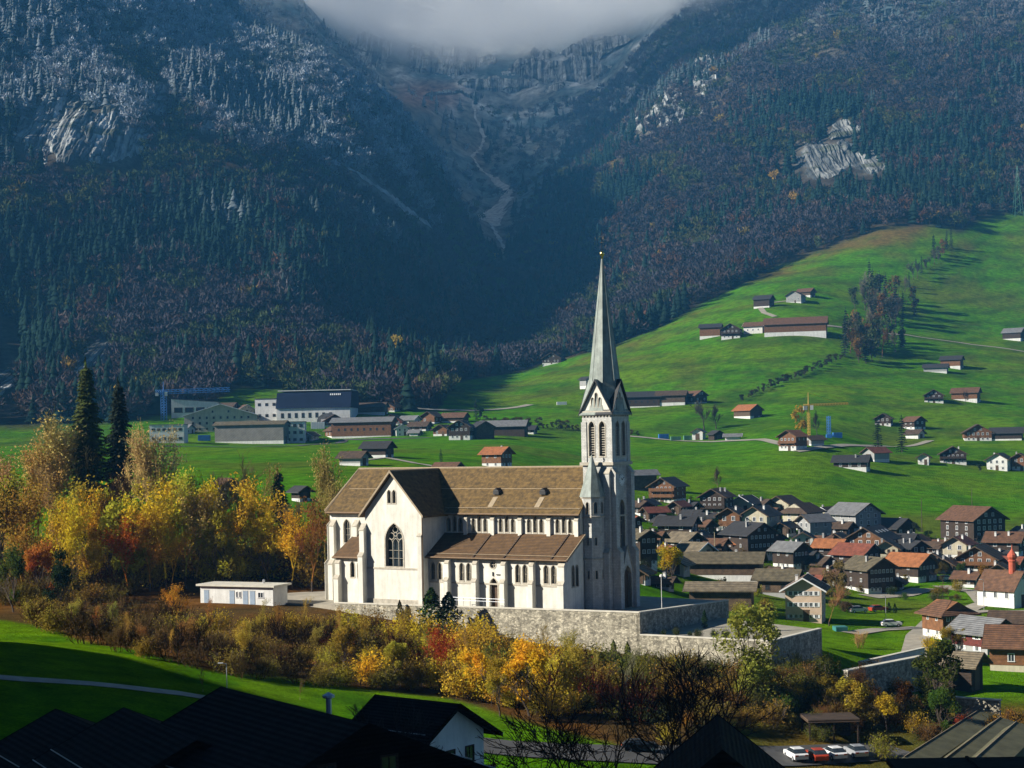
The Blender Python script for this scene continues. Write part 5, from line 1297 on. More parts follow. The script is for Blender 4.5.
mb = MB(); mb.lathe([(.75, RG - 1), (.75, RG + 1.8), (.9, RG + 1.9), (.9, RG + 2.1), (.7, RG + 2.3), (1.0, RG + 2.8), (.95, RG + 3.3), (.5, RG + 3.9), (.15, RG + 4.4), (.03, RG + 5.4)], 10, 0, (0, -LL / 2 + 2.4)); mb.build('onion_turret', M['onion_red'], ch_)
for y in (-2.6, 0, 2.6): add_window(ch_, -W2, y, 2.7, -math.pi / 2, 'white', .8, 1.3)
add_window(ch_, 0, -LL / 2, 6.2, 0, 'white', .8, 1.0); mb = MB(); mb.box(-.7, .7, -LL / 2 - .06, -LL / 2 + .02, 0, 2.6); mb.build('door', M['door_wood'], ch_)

# ------------------------------------------------------------------ dark houses at the camera's feet
def near_house(px, row, Y, w, l, yaw, ridge, ev, label, wall, roof, oh=1.0, **kw):
    pt = at(px, row, Y)       # the far end of the ridge
    a = R(yaw)
    base = Vector((pt.x, pt.y, pt.z - ridge)) 
    h = house(px, row, 0, 0, w=w, hh=ridge, k=l / w, yaw=yaw, label=label, wall=wall, roof=roof, oh=oh, loc=base, pitch=math.degrees(math.atan((ridge - ev) / (w / 2))), group='dark roofs in the foreground', **kw)
    h.location = base - Vector((-math.sin(a), math.cos(a), 0)) * (l / 2 + oh)
    return h
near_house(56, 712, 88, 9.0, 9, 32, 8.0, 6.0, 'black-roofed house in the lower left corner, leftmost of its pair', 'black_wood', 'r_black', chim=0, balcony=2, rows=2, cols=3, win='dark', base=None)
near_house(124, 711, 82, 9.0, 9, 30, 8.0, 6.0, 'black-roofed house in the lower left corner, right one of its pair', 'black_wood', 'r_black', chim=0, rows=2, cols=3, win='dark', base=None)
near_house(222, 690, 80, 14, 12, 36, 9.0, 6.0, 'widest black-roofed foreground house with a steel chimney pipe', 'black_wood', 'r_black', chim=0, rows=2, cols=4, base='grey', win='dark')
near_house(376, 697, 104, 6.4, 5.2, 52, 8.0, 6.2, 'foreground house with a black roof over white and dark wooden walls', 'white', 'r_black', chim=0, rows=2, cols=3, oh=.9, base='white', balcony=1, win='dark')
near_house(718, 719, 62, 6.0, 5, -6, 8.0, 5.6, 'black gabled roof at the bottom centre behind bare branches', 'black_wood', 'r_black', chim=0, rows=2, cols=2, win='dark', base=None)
mb = MB(); q = at(958, 758, 60); st = thing('shed', 'flat dark blue-black roof along the bottom right corner', 'shed', (q.x, q.y - 5.2, q.z - 5), R(-2))
mb.box(-2.5, 4.5, 0, 5, 0, 4.8); mb.build('wall', M['dark_wood'], st); mb = MB(); mb.box(-2.8, 4.8, -.3, 5.3, 4.802, 5.0); mb.box(.1, .2, -.3, 5.3, 5.0, 5.06); mb.build('roof', M['r_black'], st)
# chimney pipe and pale roof edges on the widest roof
hw_ = [o for o in bpy.data.objects if o.get('label', '').startswith('widest black')][0]
mb = MB(); mb.tube((2.6, 1.0, 7.0), (2.6, 1.0, 9.0), .14, .14, 8); mb.lathe([(.14, 9.0), (.3, 9.05), (.3, 9.15), (.02, 9.3)], 8, 0, (2.6, 1.0)); mb.build('chimney_pipe', M['silver_paint'], hw_)
# sheds with long green-grey metal roofs bottom right
for k, (p0, r0_, p1, r1_, lab) in enumerate([(905, 742, 980, 722, 'long green-grey metal-roofed workshop, the rearmost of three'), (930, 751, 1000, 734, 'long green-grey metal-roofed workshop, the middle of three'), (950, 762, 1016, 738, 'long green-grey metal-roofed workshop, the nearest of three')]):
    A = at(p0, r0_, 172 - k * 14); B = at(p1, r1_, 200 - k * 14); B.z = A.z = (A.z + B.z) / 2
    d = (B - A); L_ = d.length; a = math.atan2(d.y, d.x)
    o = thing('workshop', lab, 'workshop', (A.x, A.y, A.z - 3.4), a, 'green-grey workshops at bottom right')
    mb = MB(); mb.box(0, L_, -2.6, .8, -4, 2.7); mb.build('wall', M['r_metal'], o)
    mb = MB(); mb.slab([[(-.4, -2.6, 2.75), (L_ + .4, -2.6, 2.75), (L_ + .4, 0, 3.4), (-.4, 0, 3.4)], [(-.4, 0, 3.4), (L_ + .4, 0, 3.4), (L_ + .4, 1.3, 2.6), (-.4, 1.3, 2.6)]], .15); ro = mb.build('roof', M['r_metal'], o)
    mb = MB(); mb.tube((-.45, 0, 3.42), (L_ + .45, 0, 3.42), .09, .09, 5); mb.build('ridge_cap', M['r_tan'], ro)
# ------------------------------------------------------------------ plants
def leaf_quads(mb, pts, size, r, up=0.25):
    for p in pts:
        a = Vector((r.gauss(0, 1), r.gauss(0, 1), r.gauss(0, 1) * .7)).normalized(); b = a.cross(Vector((r.gauss(0, 1), r.gauss(0, 1), r.gauss(0, 1)))).normalized()
        s_ = size * r.uniform(.55, 1.3); P = Vector(p)
        mb.face([P + a * s_, P + b * s_ * .55, P - a * s_, P - b * s_ * .55])

def grow(mb, a, d, L, rad, lev, r, tips, spread=.55, nchild=3, sides=(6, 5, 4, 3, 3), curve=.18, up=.25, minr=.012, shrink=.68):
    """recursive branching, every segment a tapered tube"""
    segs = 3 if lev > 0 else 2
    p = Vector(a); d = Vector(d).normalized()
    n = sides[min(len(sides) - 1, max(0, 4 - lev))]
    for k in range(segs):
        d2 = (d + Vector((r.gauss(0, curve), r.gauss(0, curve), r.gauss(0, curve) + up * .25))).normalized()
        q = p + d2 * (L / segs); r2 = max(minr, rad * (1 - .22))
        mb.tube(p, q, rad, r2, n, 0, False); rad = r2; p = q; d = d2
        if lev > 0 and k >= (0 if lev < 4 else 1):
            for c in range(nchild if k == segs - 1 else max(1, nchild - 1)):
                u = d.orthogonal().normalized(); w = d.cross(u); ph = r.uniform(0, 6.28)
                s_ = math.tan(spread * r.uniform(.55, 1.35))
                dd = (d + (u * math.cos(ph) + w * math.sin(ph)) * s_ + Vector((0, 0, up))).normalized()
                grow(mb, p, dd, L * shrink * r.uniform(.7, 1.1), max(minr, rad * .62), lev - 1, r, tips, spread, nchild, sides, curve, up, minr, shrink)
        elif lev == 0: tips.append(p.copy())

PL = {}
def kind(name, trunk, crown, h, mats):
    PL[name] = (trunk, crown, h, mats)

def build_leafy(seed, h, wd, n, size, trunk_r=.16, clumps=11, low=.22, tm='bark'):
    r = random.Random(seed); t = MB(); c = MB(); tips = []
    grow(t, (0, 0, -.4), (r.gauss(0, .05), r.gauss(0, .05), 1), h * .42, trunk_r, 3, r, tips, .6, 2, up=.2, minr=.02)
    cs = []
    for k in range(clumps):
        z = h * r.uniform(low, .92); f = 1 - abs(z / h - .52) * 1.35
        a = r.uniform(0, 6.28); q = wd * .5 * max(.2, f) * r.uniform(.25, .95)
        cs.append((Vector((q * math.cos(a), q * math.sin(a), z)), wd * r.uniform(.12, .25)))
    pts = []
    for k in range(n):
        cc, rr = cs[r.randrange(clumps)]; d = Vector((r.gauss(0, 1), r.gauss(0, 1), r.gauss(0, .8))).normalized() * rr * (r.random() ** .45)
        p = cc + d
        if p.z > h * low * .4: pts.append(p)
    leaf_quads(c, pts, size, r)
    for k in range(clumps):     # inner limbs towards the clumps
        z0 = h * r.uniform(.2, .45); t.tube((0, 0, z0), cs[k][0], trunk_r * .35, .02, 4, 0, False)
    return t.mesh('trunk', [M[tm]]), c.mesh('crown', [M['leaf']]), h

def build_bare(seed, h, lev, spread, leaves=0, size=.25, trunk_r=.14, tm='bark', nchild=3, up=.3, shrink=.68, first=.42, stems=1, minr=.014):
    r = random.Random(seed); t = MB(); c = MB(); tips = []
    t.tube((0, 0, -.5), (0, 0, h * .12), trunk_r * 1.15, trunk_r, 6, 0, False)
    for s_ in range(stems):
        grow(c, (r.gauss(0, .15) * (stems > 1), r.gauss(0, .15) * (stems > 1), h * .1), (r.gauss(0, .06 if stems == 1 else .5), r.gauss(0, .06 if stems == 1 else .5), 1), h * first, trunk_r * (.95 if stems == 1 else .5), lev, r, tips, spread, nchild, up=up, minr=minr, shrink=shrink)
    zt = max(p.z for p in tips); k = h / zt
    c.v = [(x * k, y * k, z * k) for x, y, z in c.v]; t.v = [(x, y, z * k) for x, y, z in t.v]
    if leaves:
        pts = []
        for _ in range(leaves):
            p = r.choice(tips) * k; pts.append(p + Vector((r.gauss(0, .35), r.gauss(0, .35), r.gauss(0, .35))))
        n0 = len(c.f); leaf_quads(c, pts, size, r); c.m[n0:] = [1] * (len(c.f) - n0)
    return t.mesh('trunk', [M[tm]]), c.mesh('crown', [M['twig'] if tm != 'pale_bark' else M['twig'], M['leaf']]), h

def build_shrub(seed, h, wd, n, size, stems=7, bare=False):
    r = random.Random(seed); t = MB(); c = MB(); tips = []
    for k in range(stems):
        a = r.uniform(0, 6.28); d = (math.cos(a) * .45, math.sin(a) * .45, 1)
        grow(t, (math.cos(a) * .12 * wd, math.sin(a) * .12 * wd, -.3), d, h * .42, .045, 2 if not bare else 3, r, tips, .4, 2, up=.35, minr=.014)
    pts = []
    for k in range(n):
        p = r.choice(tips); p = p * r.uniform(.55, 1.0); pts.append(Vector((p.x, p.y, p.z)) + Vector((r.gauss(0, .09 * wd), r.gauss(0, .09 * wd), r.gauss(0, .10 * h))))
    pts = [p for p in pts if p.z > .1]
    leaf_quads(c, pts, size, r)
    zt = max([p.z for p in pts] or [h]); k = h / zt
    for m_ in (t, c): m_.v = [(x, y, z * k) for x, y, z in m_.v]
    return t.mesh('stems', [M['twig'] if bare else M['bark']]), c.mesh('foliage', [M['leaf']]), h

def build_spruce(seed, h, wd, layers=34, per=8, droop=.35, quads=7, size=.42, thin=0.0):
    r = random.Random(seed); t = MB(); c = MB()
    t.tube((0, 0, -.5), (0, 0, h * .97), h * .014, .03, 7, 0, False)
    for l in range(layers):
        f = l / layers; z = h * (.08 + .9 * f); rad = wd * .5 * (1 - f) ** .8 * r.uniform(.75, 1.15) + .12
        for b in range(per):
            if r.random() < thin: continue
            a = r.uniform(0, 6.28); rr = rad * r.uniform(.65, 1.15)
            e_ = Vector((math.cos(a) * rr, math.sin(a) * rr, -droop * rr + .12 * rr)); o = Vector((0, 0, z))
            t.tube(o, o + e_, .035, .012, 3, 0, False)
            sd_ = Vector((-math.sin(a), math.cos(a), 0))
            for q in range(quads):
                s0 = (q + .6) / quads; p = o + e_ * s0 + Vector((0, 0, -.05)); s_ = size * (1.15 - .45 * s0) * r.uniform(.7, 1.2)
                for g in (-1, 1):
                    v_ = (sd_ * g + e_.normalized() * .7).normalized() * s_; dn = Vector((0, 0, -s_ * r.uniform(.25, .7)))
                    wv = e_.normalized() * s_ * .4
                    c.face([p - wv, p + wv, p + v_ + wv * .4 + dn, p + v_ - wv * .4 + dn])
    for k in range(10):
        z = h * (.93 + .007 * k); a = r.uniform(0, 6.28); c.face([(0, 0, z), (math.cos(a) * .3, math.sin(a) * .3, z - .2), (0, 0, z + h * .03)])
    return t.mesh('trunk', [M['bark']]), c.mesh('crown', [M['needle']]), h

def build_cypress(seed, h, wd, n=1300, size=.2):
    r = random.Random(seed); t = MB(); c = MB(); t.tube((0, 0, -.4), (0, 0, h * .8), .1, .03, 6, 0, False); pts = []
    for k in range(n):
        f = r.random(); z = h * (.03 + .97 * f); rad = wd * .5 * min(1, (1 - f) * 1.9 + .05) * min(1, f * 5 + .55) * (r.random() ** .3) * (1 + .25 * math.sin(f * 17 + r.gauss(0, .4)))
        a = r.uniform(0, 6.28); pts.append((rad * math.cos(a), rad * math.sin(a), z))
    leaf_quads(c, pts, size, r); return t.mesh('trunk', [M['bark']]), c.mesh('crown', [M['needle']]), h

for k in range(4): PL['leafy%d' % k] = build_leafy(100 + k, 9.0, 6.2, 3000, .185)
for k in range(3): PL['sparse%d' % k] = build_bare(120 + k, 10.0, 3, .55, 1900, .16, .12)
for k in range(3): PL['bare%d' % k] = build_bare(140 + k, 12.0, 4, .46, 0, .2, .15, up=.30)
for k in range(2): PL['fuzzy%d' % k] = build_bare(150 + k, 12.0, 4, .46, 2600, .12, .14, up=.30, tm='pale_bark')
for k in range(2): PL['slim%d' % k] = build_bare(160 + k, 14.0, 3, .40, 1000, .13, .13, tm='pale_bark', nchild=3, up=.40, first=.52, shrink=.5)
for k in range(4): PL['shrub%d' % k] = build_shrub(180 + k, 3.6, 4.4, 1900, .115)
for k in range(3): PL['dry%d' % k] = build_shrub(190 + k, 3.4, 3.6, 420, .10, 9, True)
for k in range(2): PL['spruce%d' % k] = build_spruce(200 + k, 24.0, 8.2, 52, 13, .42, 8, .62)
PL['young_spruce'] = build_spruce(210, 10.0, 5.0, 30, 11, .3, 6, .42)
PL['pine'] = build_leafy(305, 11.0, 7.4, 6000, .2, .16, 26, .10)
PL['bushy'] = build_leafy(300, 9.0, 5.4, 7000, .2, .2, 34, .03)
PL['larch'] = build_spruce(212, 12.0, 8.6, 22, 9, .1, 9, .55, .15)
for k in range(2): PL['cypress%d' % k] = build_cypress(220 + k, 6.0, 2.5)
for k in range(2): PL['far_conifer%d' % k] = build_spruce(230 + k, 16.0, 6.0, 15, 6, .3, 3, .9)
for k in range(2): PL['far_broad%d' % k] = build_leafy(240 + k, 10.0, 7.0, 420, .55, .2, 9)
for k in range(2): PL['far_bare%d' % k] = build_bare(250 + k, 10.0, 3, .5, 60, .3, .22, minr=.05)

PN = {'leafy': 4, 'sparse': 3, 'bare': 3, 'fuzzy': 2, 'slim': 2, 'shrub': 4, 'dry': 3, 'spruce': 2, 'cypress': 2, 'far_conifer': 2, 'far_broad': 2, 'far_bare': 2}
ONAME = {'leafy': ('autumn_tree', 'tree'), 'bushy': ('evergreen_tree', 'tree'), 'pine': ('pine_tree', 'tree'), 'sparse': ('autumn_tree', 'tree'), 'bare': ('bare_tree', 'tree'), 'fuzzy': ('bare_tree', 'tree'), 'slim': ('birch_tree', 'tree'), 'shrub': ('shrub', 'shrub'), 'dry': ('shrub', 'shrub'),
         'spruce': ('spruce_tree', 'tree'), 'young_spruce': ('spruce_tree', 'tree'), 'larch': ('larch_tree', 'tree'), 'cypress': ('cypress_tree', 'tree'), 'far_conifer': ('conifer_tree', 'tree'), 'far_broad': ('autumn_tree', 'tree'), 'far_bare': ('bare_tree', 'tree')}
prn = random.Random(77)
def plant(knd, loc, h, color, label, group=None, wf=1.0, name=None):
    key = knd if knd in PL else knd + str(prn.randrange(PN[knd]))
    t, c, hh = PL[key][:3]; nm, cat = ONAME[knd]
    s_ = h / hh
    o = thing(name or nm, label, cat, loc, prn.uniform(0, 6.28), group); o.scale = (s_ * wf * prn.uniform(.92, 1.08), s_ * wf * prn.uniform(.92, 1.08), s_)
    jit = lambda v: tuple(max(.004, x * prn.uniform(.88, 1.12)) for x in v)
    cc = jit(color)
    put(t.name.split('.')[0], t, o, color=tuple(x * .6 for x in color)); put(c.name.split('.')[0], c, o, color=cc)
    return o
def pp(knd, px, row, hpx, color, label, group=None, wf=1.0, name=None, y0=60.0):
    p = hit(px, row, y0)
    d_ = -44 - p.x
    if group == 'autumn wood left of the church' and 0 < d_ < 70 and -11 < p.y - (259 - .176 * d_) < 10 and hpx * p.y / F > d_ * .42:
        p = hit(px, row - 16, y0)         # keep the sun on the annex wall
    return plant(knd, p, hpx * p.y / F, color, label, group, wf, name)

YEL = (.68, .46, .03); GOLD = (.66, .41, .03); ORG = (.50, .25, .03); RED = (.30, .065, .02); RUST = (.23, .10, .03); OLV = (.36, .29, .035); YGR = (.44, .40, .04)
GRN = (.07, .11, .02); DGR = (.022, .045, .018); TAN = (.52, .34, .12); BRN = (.14, .08, .035); GBR = (.17, .13, .07)
CG = 'autumn wood left of the church'
# the two tall spruces and the pale leafless trees around them
pp('spruce', 90, 566, 206, (.10, .11, .03), 'tallest spruce of the wood, its tip catching yellow light', CG, 1.0)
pp('spruce', 122, 566, 188, (.03, .048, .026), 'dark spruce standing right beside the tallest spruce', CG, .9)
pp('young_spruce', 280, 560, 92, (.05, .07, .022), 'solitary green spruce between yellow trees left of the church', CG, .85)
for a in [('fuzzy', 16, 575, 128, TAN, 'pale tan leafless tree at the left picture edge', 1.0), ('fuzzy', 40, 572, 140, TAN, 'pale tan leafless tree, second from the left edge', .9),
          ('fuzzy', 64, 570, 165, TAN, 'broad golden-tan leafless tree just left of the tallest spruce', 1.05), ('bare', 52, 566, 128, GBR, 'thin grey-brown bare tree among the pale tan ones', .8),
          ('fuzzy', 147, 575, 158, TAN, 'golden leafless tree just right of the dark spruce', .75), ('slim', 173, 572, 150, (.36, .30, .16), 'slender pale-stemmed birch standing in front of the pale workshop', .7),
          ('bare', 208, 566, 116, (.12, .11, .05), 'olive-grey bare tree in front of the long brown barn', 1.0), ('slim', 257, 566, 104, (.40, .29, .08), 'slim golden birch left of the solitary green spruce', .8),
          ('fuzzy', 326, 590, 152, (.34, .27, .10), 'tall pale yellow leafless tree at the left end of the church roof', .62), ('bare', 242, 572, 96, BRN, 'thin brown bare tree left of the slim golden birch', .7),
          ('bare', 110, 590, 118, BRN, 'dark-stemmed bare tree in front of the two tall spruces', .7), ('slim', 64, 590, 128, (.28, .17, .07), 'thin-stemmed birch standing above the red bushes', .6), ('bare', 308, 585, 92, GBR, 'grey bare tree between the green spruce and the church', .8)]:
    pp(a[0], a[1], a[2], a[3], a[4], a[5], CG, a[6])
LT = [('leafy', 236, 580, 72, YEL, 'yellow tree filling the gap above the white annex'), ('leafy', 216, 586, 84, OLV, 'olive-gold tree left above the white annex'), ('leafy', 140, 572, 92, (.5, .36, .04), 'soft yellow tree between birch and spruces'), ('leafy', 62, 588, 84, GOLD, 'gold tree under the broad golden-tan one'), ('leafy', 102, 576, 88, YGR, 'lime-yellow tree right under the dark spruce'), ('leafy', 0, 576, 96, GOLD, 'gold crown at the left edge under the pale tan tree'), ('leafy', 2, 598, 124, (.28, .22, .03), 'olive-yellow tree cut by the left edge'), ('sparse', 24, 600, 108, (.36, .19, .04), 'rusty brown tree left of the orange-gold one'), ('leafy', 40, 606, 66, (.5, .16, .03), 'deep red low tree near the left edge'),
      ('leafy', 74, 602, 92, GOLD, 'bright orange-gold tree below the tallest spruce'), ('sparse', 100, 606, 104, GOLD, 'golden sparse tree in front of the tall spruces'), ('leafy', 92, 612, 62, GOLD, 'low orange-gold tree below the golden sparse tree'),
      ('leafy', 132, 590, 112, YGR, 'yellow-green tree in the middle of the wood'), ('leafy', 150, 592, 78, (.50, .26, .03), 'orange tree under the yellow-green one'), ('sparse', 166, 590, 112, YEL, 'tall yellow tree below the slender birch'),
      ('leafy', 186, 588, 108, YGR, 'yellow-green tree right of the tall yellow one'), ('leafy', 206, 584, 104, YEL, 'bright yellow tree at the right shoulder of the wood'), ('sparse', 196, 588, 92, TAN, 'tan sparse tree left above the white annex'),
      ('leafy', 226, 588, 78, OLV, 'olive tree behind the white annex'), ('sparse', 246, 582, 96, GOLD, 'golden tree behind the white annex roof'), ('leafy', 268, 586, 74, YEL, 'yellow tree below the solitary spruce'),
      ('leafy', 292, 590, 76, GOLD, 'gold-brown tree right of the white annex'), ('sparse', 312, 592, 92, RUST, 'rust-brown tree beside the church apse'), ('leafy', 112, 604, 66, OLV, 'olive low tree in front of the wood'),
      ('sparse', 172, 590, 72, GOLD, 'gold sparse tree in the front row of the wood'), ('leafy', 14, 612, 60, GRN, 'dark green low tree at the left edge'), ('leafy', 214, 560, 76, YEL, 'yellow crown under the long brown barn'),
      ('leafy', 84, 580, 92, OLV, 'olive tree right under the tallest spruce'), ('leafy', 34, 582, 100, (.32, .2, .04), 'yellow-brown crown between the pale tan trees'), ('leafy', 160, 575, 96, (.33, .25, .04), 'yellow crown beneath the golden leafless tree'), 
      ('leafy', 238, 566, 62, OLV, 'small olive crown above the annex'), ('sparse', 322, 560, 70, OLV, 'olive thin tree behind the apse'), ('leafy', 58, 612, 64, DGR, 'dark green evergreen low in the wood'), ('leafy', 190, 572, 90, (.36, .27, .03), 'pale yellow crown under the birch'), ('sparse', 128, 594, 80, (.5, .17, .02), 'red-orange sparse tree left of the front gold one')]
for i_, (k, x, y, h, c, l) in enumerate(LT): pp('sparse' if k == 'leafy' and i_ % 2 and h > 66 else k, x, y, h * (1.1 if i_ % 2 else 1), c, l, CG, prn.uniform(.75, .95))
for k in range(30):      # undergrowth of the wood
    x_ = 120 * k / 22 + prn.uniform(-6, 6); y_ = prn.uniform(592, 612)
    if k > 22: x_ = 205 + (k - 22) * 16; y_ = prn.uniform(570, 582)
    pp('shrub' if prn.random() < .6 else 'dry', x_, y_, prn.uniform(16, 34), prn.choice([(.12, .08, .025), (.20, .15, .03), (.10, .10, .025), (.16, .07, .025)]), 'low brown-olive undergrowth shrub among the trunks of the autumn wood', 'undergrowth of the autumn wood', 1.25)
for k in range(34):      # second storey of the wood
    x_ = 4 + 9.6 * k + prn.uniform(-5, 5); y_ = prn.uniform(574, 588)
    pp('shrub' if k % 3 else 'leafy', x_, y_, prn.uniform(34, 56), prn.choice([(.50, .34, .04), (.34, .27, .04), (.46, .31, .04), (.26, .22, .04), (.40, .33, .04)]), 'golden-brown young growth filling the gaps under the autumn wood', 'young growth of the autumn wood', .95)
for k in range(52):      # thicket on the slope at lower right
    x_ = prn.uniform(775, 940); y_ = prn.uniform(676, 742)
    pp('shrub' if prn.random() < .7 else 'dry', x_, y_, prn.uniform(14, 26), prn.choice([(.14, .13, .03), (.24, .17, .03), (.08, .09, .02), (.17, .09, .03)]), 'low mixed shrub on the rough slope under the lower right walls', 'shrubs on the lower right slope', 1.3)
# shrubs on the bank
def bank_row(x):
    return float(np.interp(x, [20, 60, 100, 200, 300, 440, 520, 600, 700, 780], [624, 636, 652, 678, 691, 702, 718, 728, 738, 738]))
def top_row(x):
    return float(np.interp(x, [20, 100, 200, 330, 440, 520, 640, 780], [616, 626, 630, 630, 643, 655, 676, 684]))
BL = {'a': 'brown half-bare shrub in the thicket left below the church terrace', 'b': 'golden-yellow shrub on the bank under the church wall', 'c': 'rust-red shrub on the bank under the church wall',
      'd': 'olive-green shrub on the bank under the church wall', 'e': 'dull yellow-brown shrub in the thicket left below the church terrace', 'f': 'dark green shrub in the thicket below the lower terrace wall', 'g': 'ochre shrub in the thicket below the lower terrace wall'}
x = 30
while x < 770:
    tr_, br_ = top_row(x), bank_row(x); n_ = max(2, int((br_ - tr_) / 17) + 1)
    for j in range(n_):
        row = tr_ + (br_ - tr_) * (j + prn.uniform(.1, .7)) / n_; xx = x + prn.uniform(-7, 7)
        u_ = prn.random()
        if xx < 330:
            if j == 0 and xx > 190: q = ('b', 'shrub', (.36, .26, .035), prn.uniform(22, 32))
            elif u_ < .45: q = ('a', 'dry', (.12, .075, .03), prn.uniform(24, 42))
            elif u_ < .88: q = ('e', 'shrub', (.27, .19, .035), prn.uniform(20, 32))
            else: q = ('a', 'dry', (.13, .08, .03), prn.uniform(24, 40))
        elif xx < 420:
            q = ('e', 'shrub', (.20, .14, .03), prn.uniform(24, 36)) if u_ < .4 else ('c', 'dry', (.17, .06, .025), prn.uniform(26, 38)) if u_ < .6 else ('d', 'shrub', OLV, prn.uniform(24, 36)) if u_ < .8 else ('b', 'shrub', YEL, prn.uniform(22, 34))
            if q[0] == 'e': q = ('b',) + q[1:]
        elif xx < 575:
            q = ('b', 'shrub', (.60, .42, .04), prn.uniform(26, 42)) if u_ < .62 else ('d', 'shrub', (.20, .18, .03), prn.uniform(24, 36)) if u_ < .82 else ('c', 'dry', (.30, .12, .03), prn.uniform(24, 34))
        elif xx < 650:
            q = ('d', 'shrub', (.16, .15, .03), prn.uniform(24, 36)) if u_ < .5 else ('b', 'shrub', (.3, .21, .03), prn.uniform(26, 40)) if u_ < .75 else ('c', 'dry', (.2, .06, .025), prn.uniform(26, 40))
        else:
            q = ('f', 'shrub', (.075, .085, .025), prn.uniform(22, 34)) if u_ < .4 else ('g', 'shrub', (.26, .17, .035), prn.uniform(24, 38)) if u_ < .8 else ('c2', 'dry', (.17, .06, .03), prn.uniform(24, 34))
            if q[0] == 'c2': q = ('g', 'dry', (.22, .13, .03), q[3])
        if u_ > .93 and xx > 330: q = (q[0], q[1], q[2], q[3] * 1.25)
        o = pp(q[1], xx, row, q[3], q[2], BL[q[0]], 'bank shrubs ' + q[0] if False else {'a': 'brown shrubs in the left thicket', 'b': 'golden shrubs on the bank', 'c': 'rust shrubs on the bank', 'd': 'olive shrubs on the bank', 'e': 'yellow-brown shrubs in the left thicket', 'f': 'dark shrubs under the lower terrace', 'g': 'ochre shrubs under the lower terrace'}[q[0]], prn.uniform(.95, 1.25))
    x += 15
for a in [('sparse', 178, 628, 44, ORG, 'small orange tree alone on the left bank below the annex'), ('slim', 203, 692, 24, BRN, 'thin young tree beside the street lamp on the meadow'), ('slim', 300, 700, 22, BRN, 'thin young tree at the meadow edge right of the lamp'),
          ('sparse', 440, 690, 64, (.30, .05, .02), 'red-leaved tree on the bank below the church wall'), ('leafy', 470, 700, 62, GOLD, 'big golden tree on the bank below the church door'), ('leafy', 530, 716, 78, YEL, 'tallest yellow tree on the bank below the church'),
          ('leafy', 500, 716, 60, OLV, 'olive tree in front of the tallest yellow tree'), ('sparse', 575, 718, 78, (.3, .22, .04), 'thin yellow-brown tree right of the tallest yellow tree'), ('slim', 622, 705, 60, (.3, .25, .15), 'white-stemmed birch in front of the wall corner'),
          ('leafy', 345, 676, 52, (.27, .19, .03), 'ochre bush-like tree under the left end of the wall'), ('leafy', 395, 690, 50, OLV, 'olive bush-like tree left of the red-leaved tree')]:
    pp(a[0], a[1], a[2], a[3], a[4], a[5], 'trees on the bank')
for k in range(26):
    x_ = 70 + 21 * k + prn.uniform(-8, 8); t_ = prn.uniform(.15, .8); y_ = top_row(x_) + (bank_row(x_) - top_row(x_)) * t_
    pp('slim' if k % 2 else 'sparse', x_, y_, prn.uniform(32, 54), prn.choice([(.48, .33, .06), (.36, .24, .05), (.30, .15, .04), (.34, .30, .06)]), 'thin golden-brown sapling rising out of the bank thicket', 'saplings in the bank thicket', .8, 'sapling_tree')
CY = [(432, 'cypress', 46, 'narrow dark cypress before the church wall, left of the pair'), (449, 'cypress', 42, 'narrow dark cypress before the church wall, right of the pair')]
for x_, k, h, l in CY:
    p = hit(x_, 634); plant('cypress', p, h * p.y / F, (.035, .06, .02), l, 'cypresses by the church wall', 1.45)
for x_, r_, h, l in ((400, 622, 22, 'small dark conifer left of the cypress pair'), (482, 630, 20, 'small dark evergreen under the church door, left one'), (494, 632, 22, 'small dark evergreen under the church door, right one'), (614, 668, 28, 'upright green conifer in front of the tall wall, left one'), (628, 672, 30, 'upright green conifer in front of the tall wall, right one')):
    pp('cypress', x_, r_, h, (.05, .06, .02) if x_ < 600 else (.12, .13, .03), l, None, .9)
for k in range(16):     # bushes at the foot of the lower wall
    x_ = 648 + 12 * k + prn.uniform(-4, 4); pp('shrub' if k % 3 else 'dry', x_, np.interp(x_, [640, 770, 840], [672, 690, 672]) + prn.uniform(-3, 4), prn.uniform(18, 30), prn.choice([(.16, .16, .03), (.30, .22, .03), (.10, .10, .025), (.24, .12, .03)]), 'mixed green and ochre bush at the foot of the lower terrace wall', 'bushes at the foot of the lower wall', 1.2)
for k in range(9):
    plant('shrub', L2W(13 + 1.9 * k, prn.uniform(-9.6, -8.4), -1.36), prn.uniform(.9, 1.7), (.05, .07, .02), 'small dark clipped bush along the edge of the lower terrace', 'clipped bushes on the lower terrace', .9)
for k in range(3): plant('cypress', L2W(14 + 5 * k, 1.5, -1.36), 2.6, DGR, 'small dark cypress standing on the lower terrace', 'cypresses on the lower terrace', .8)
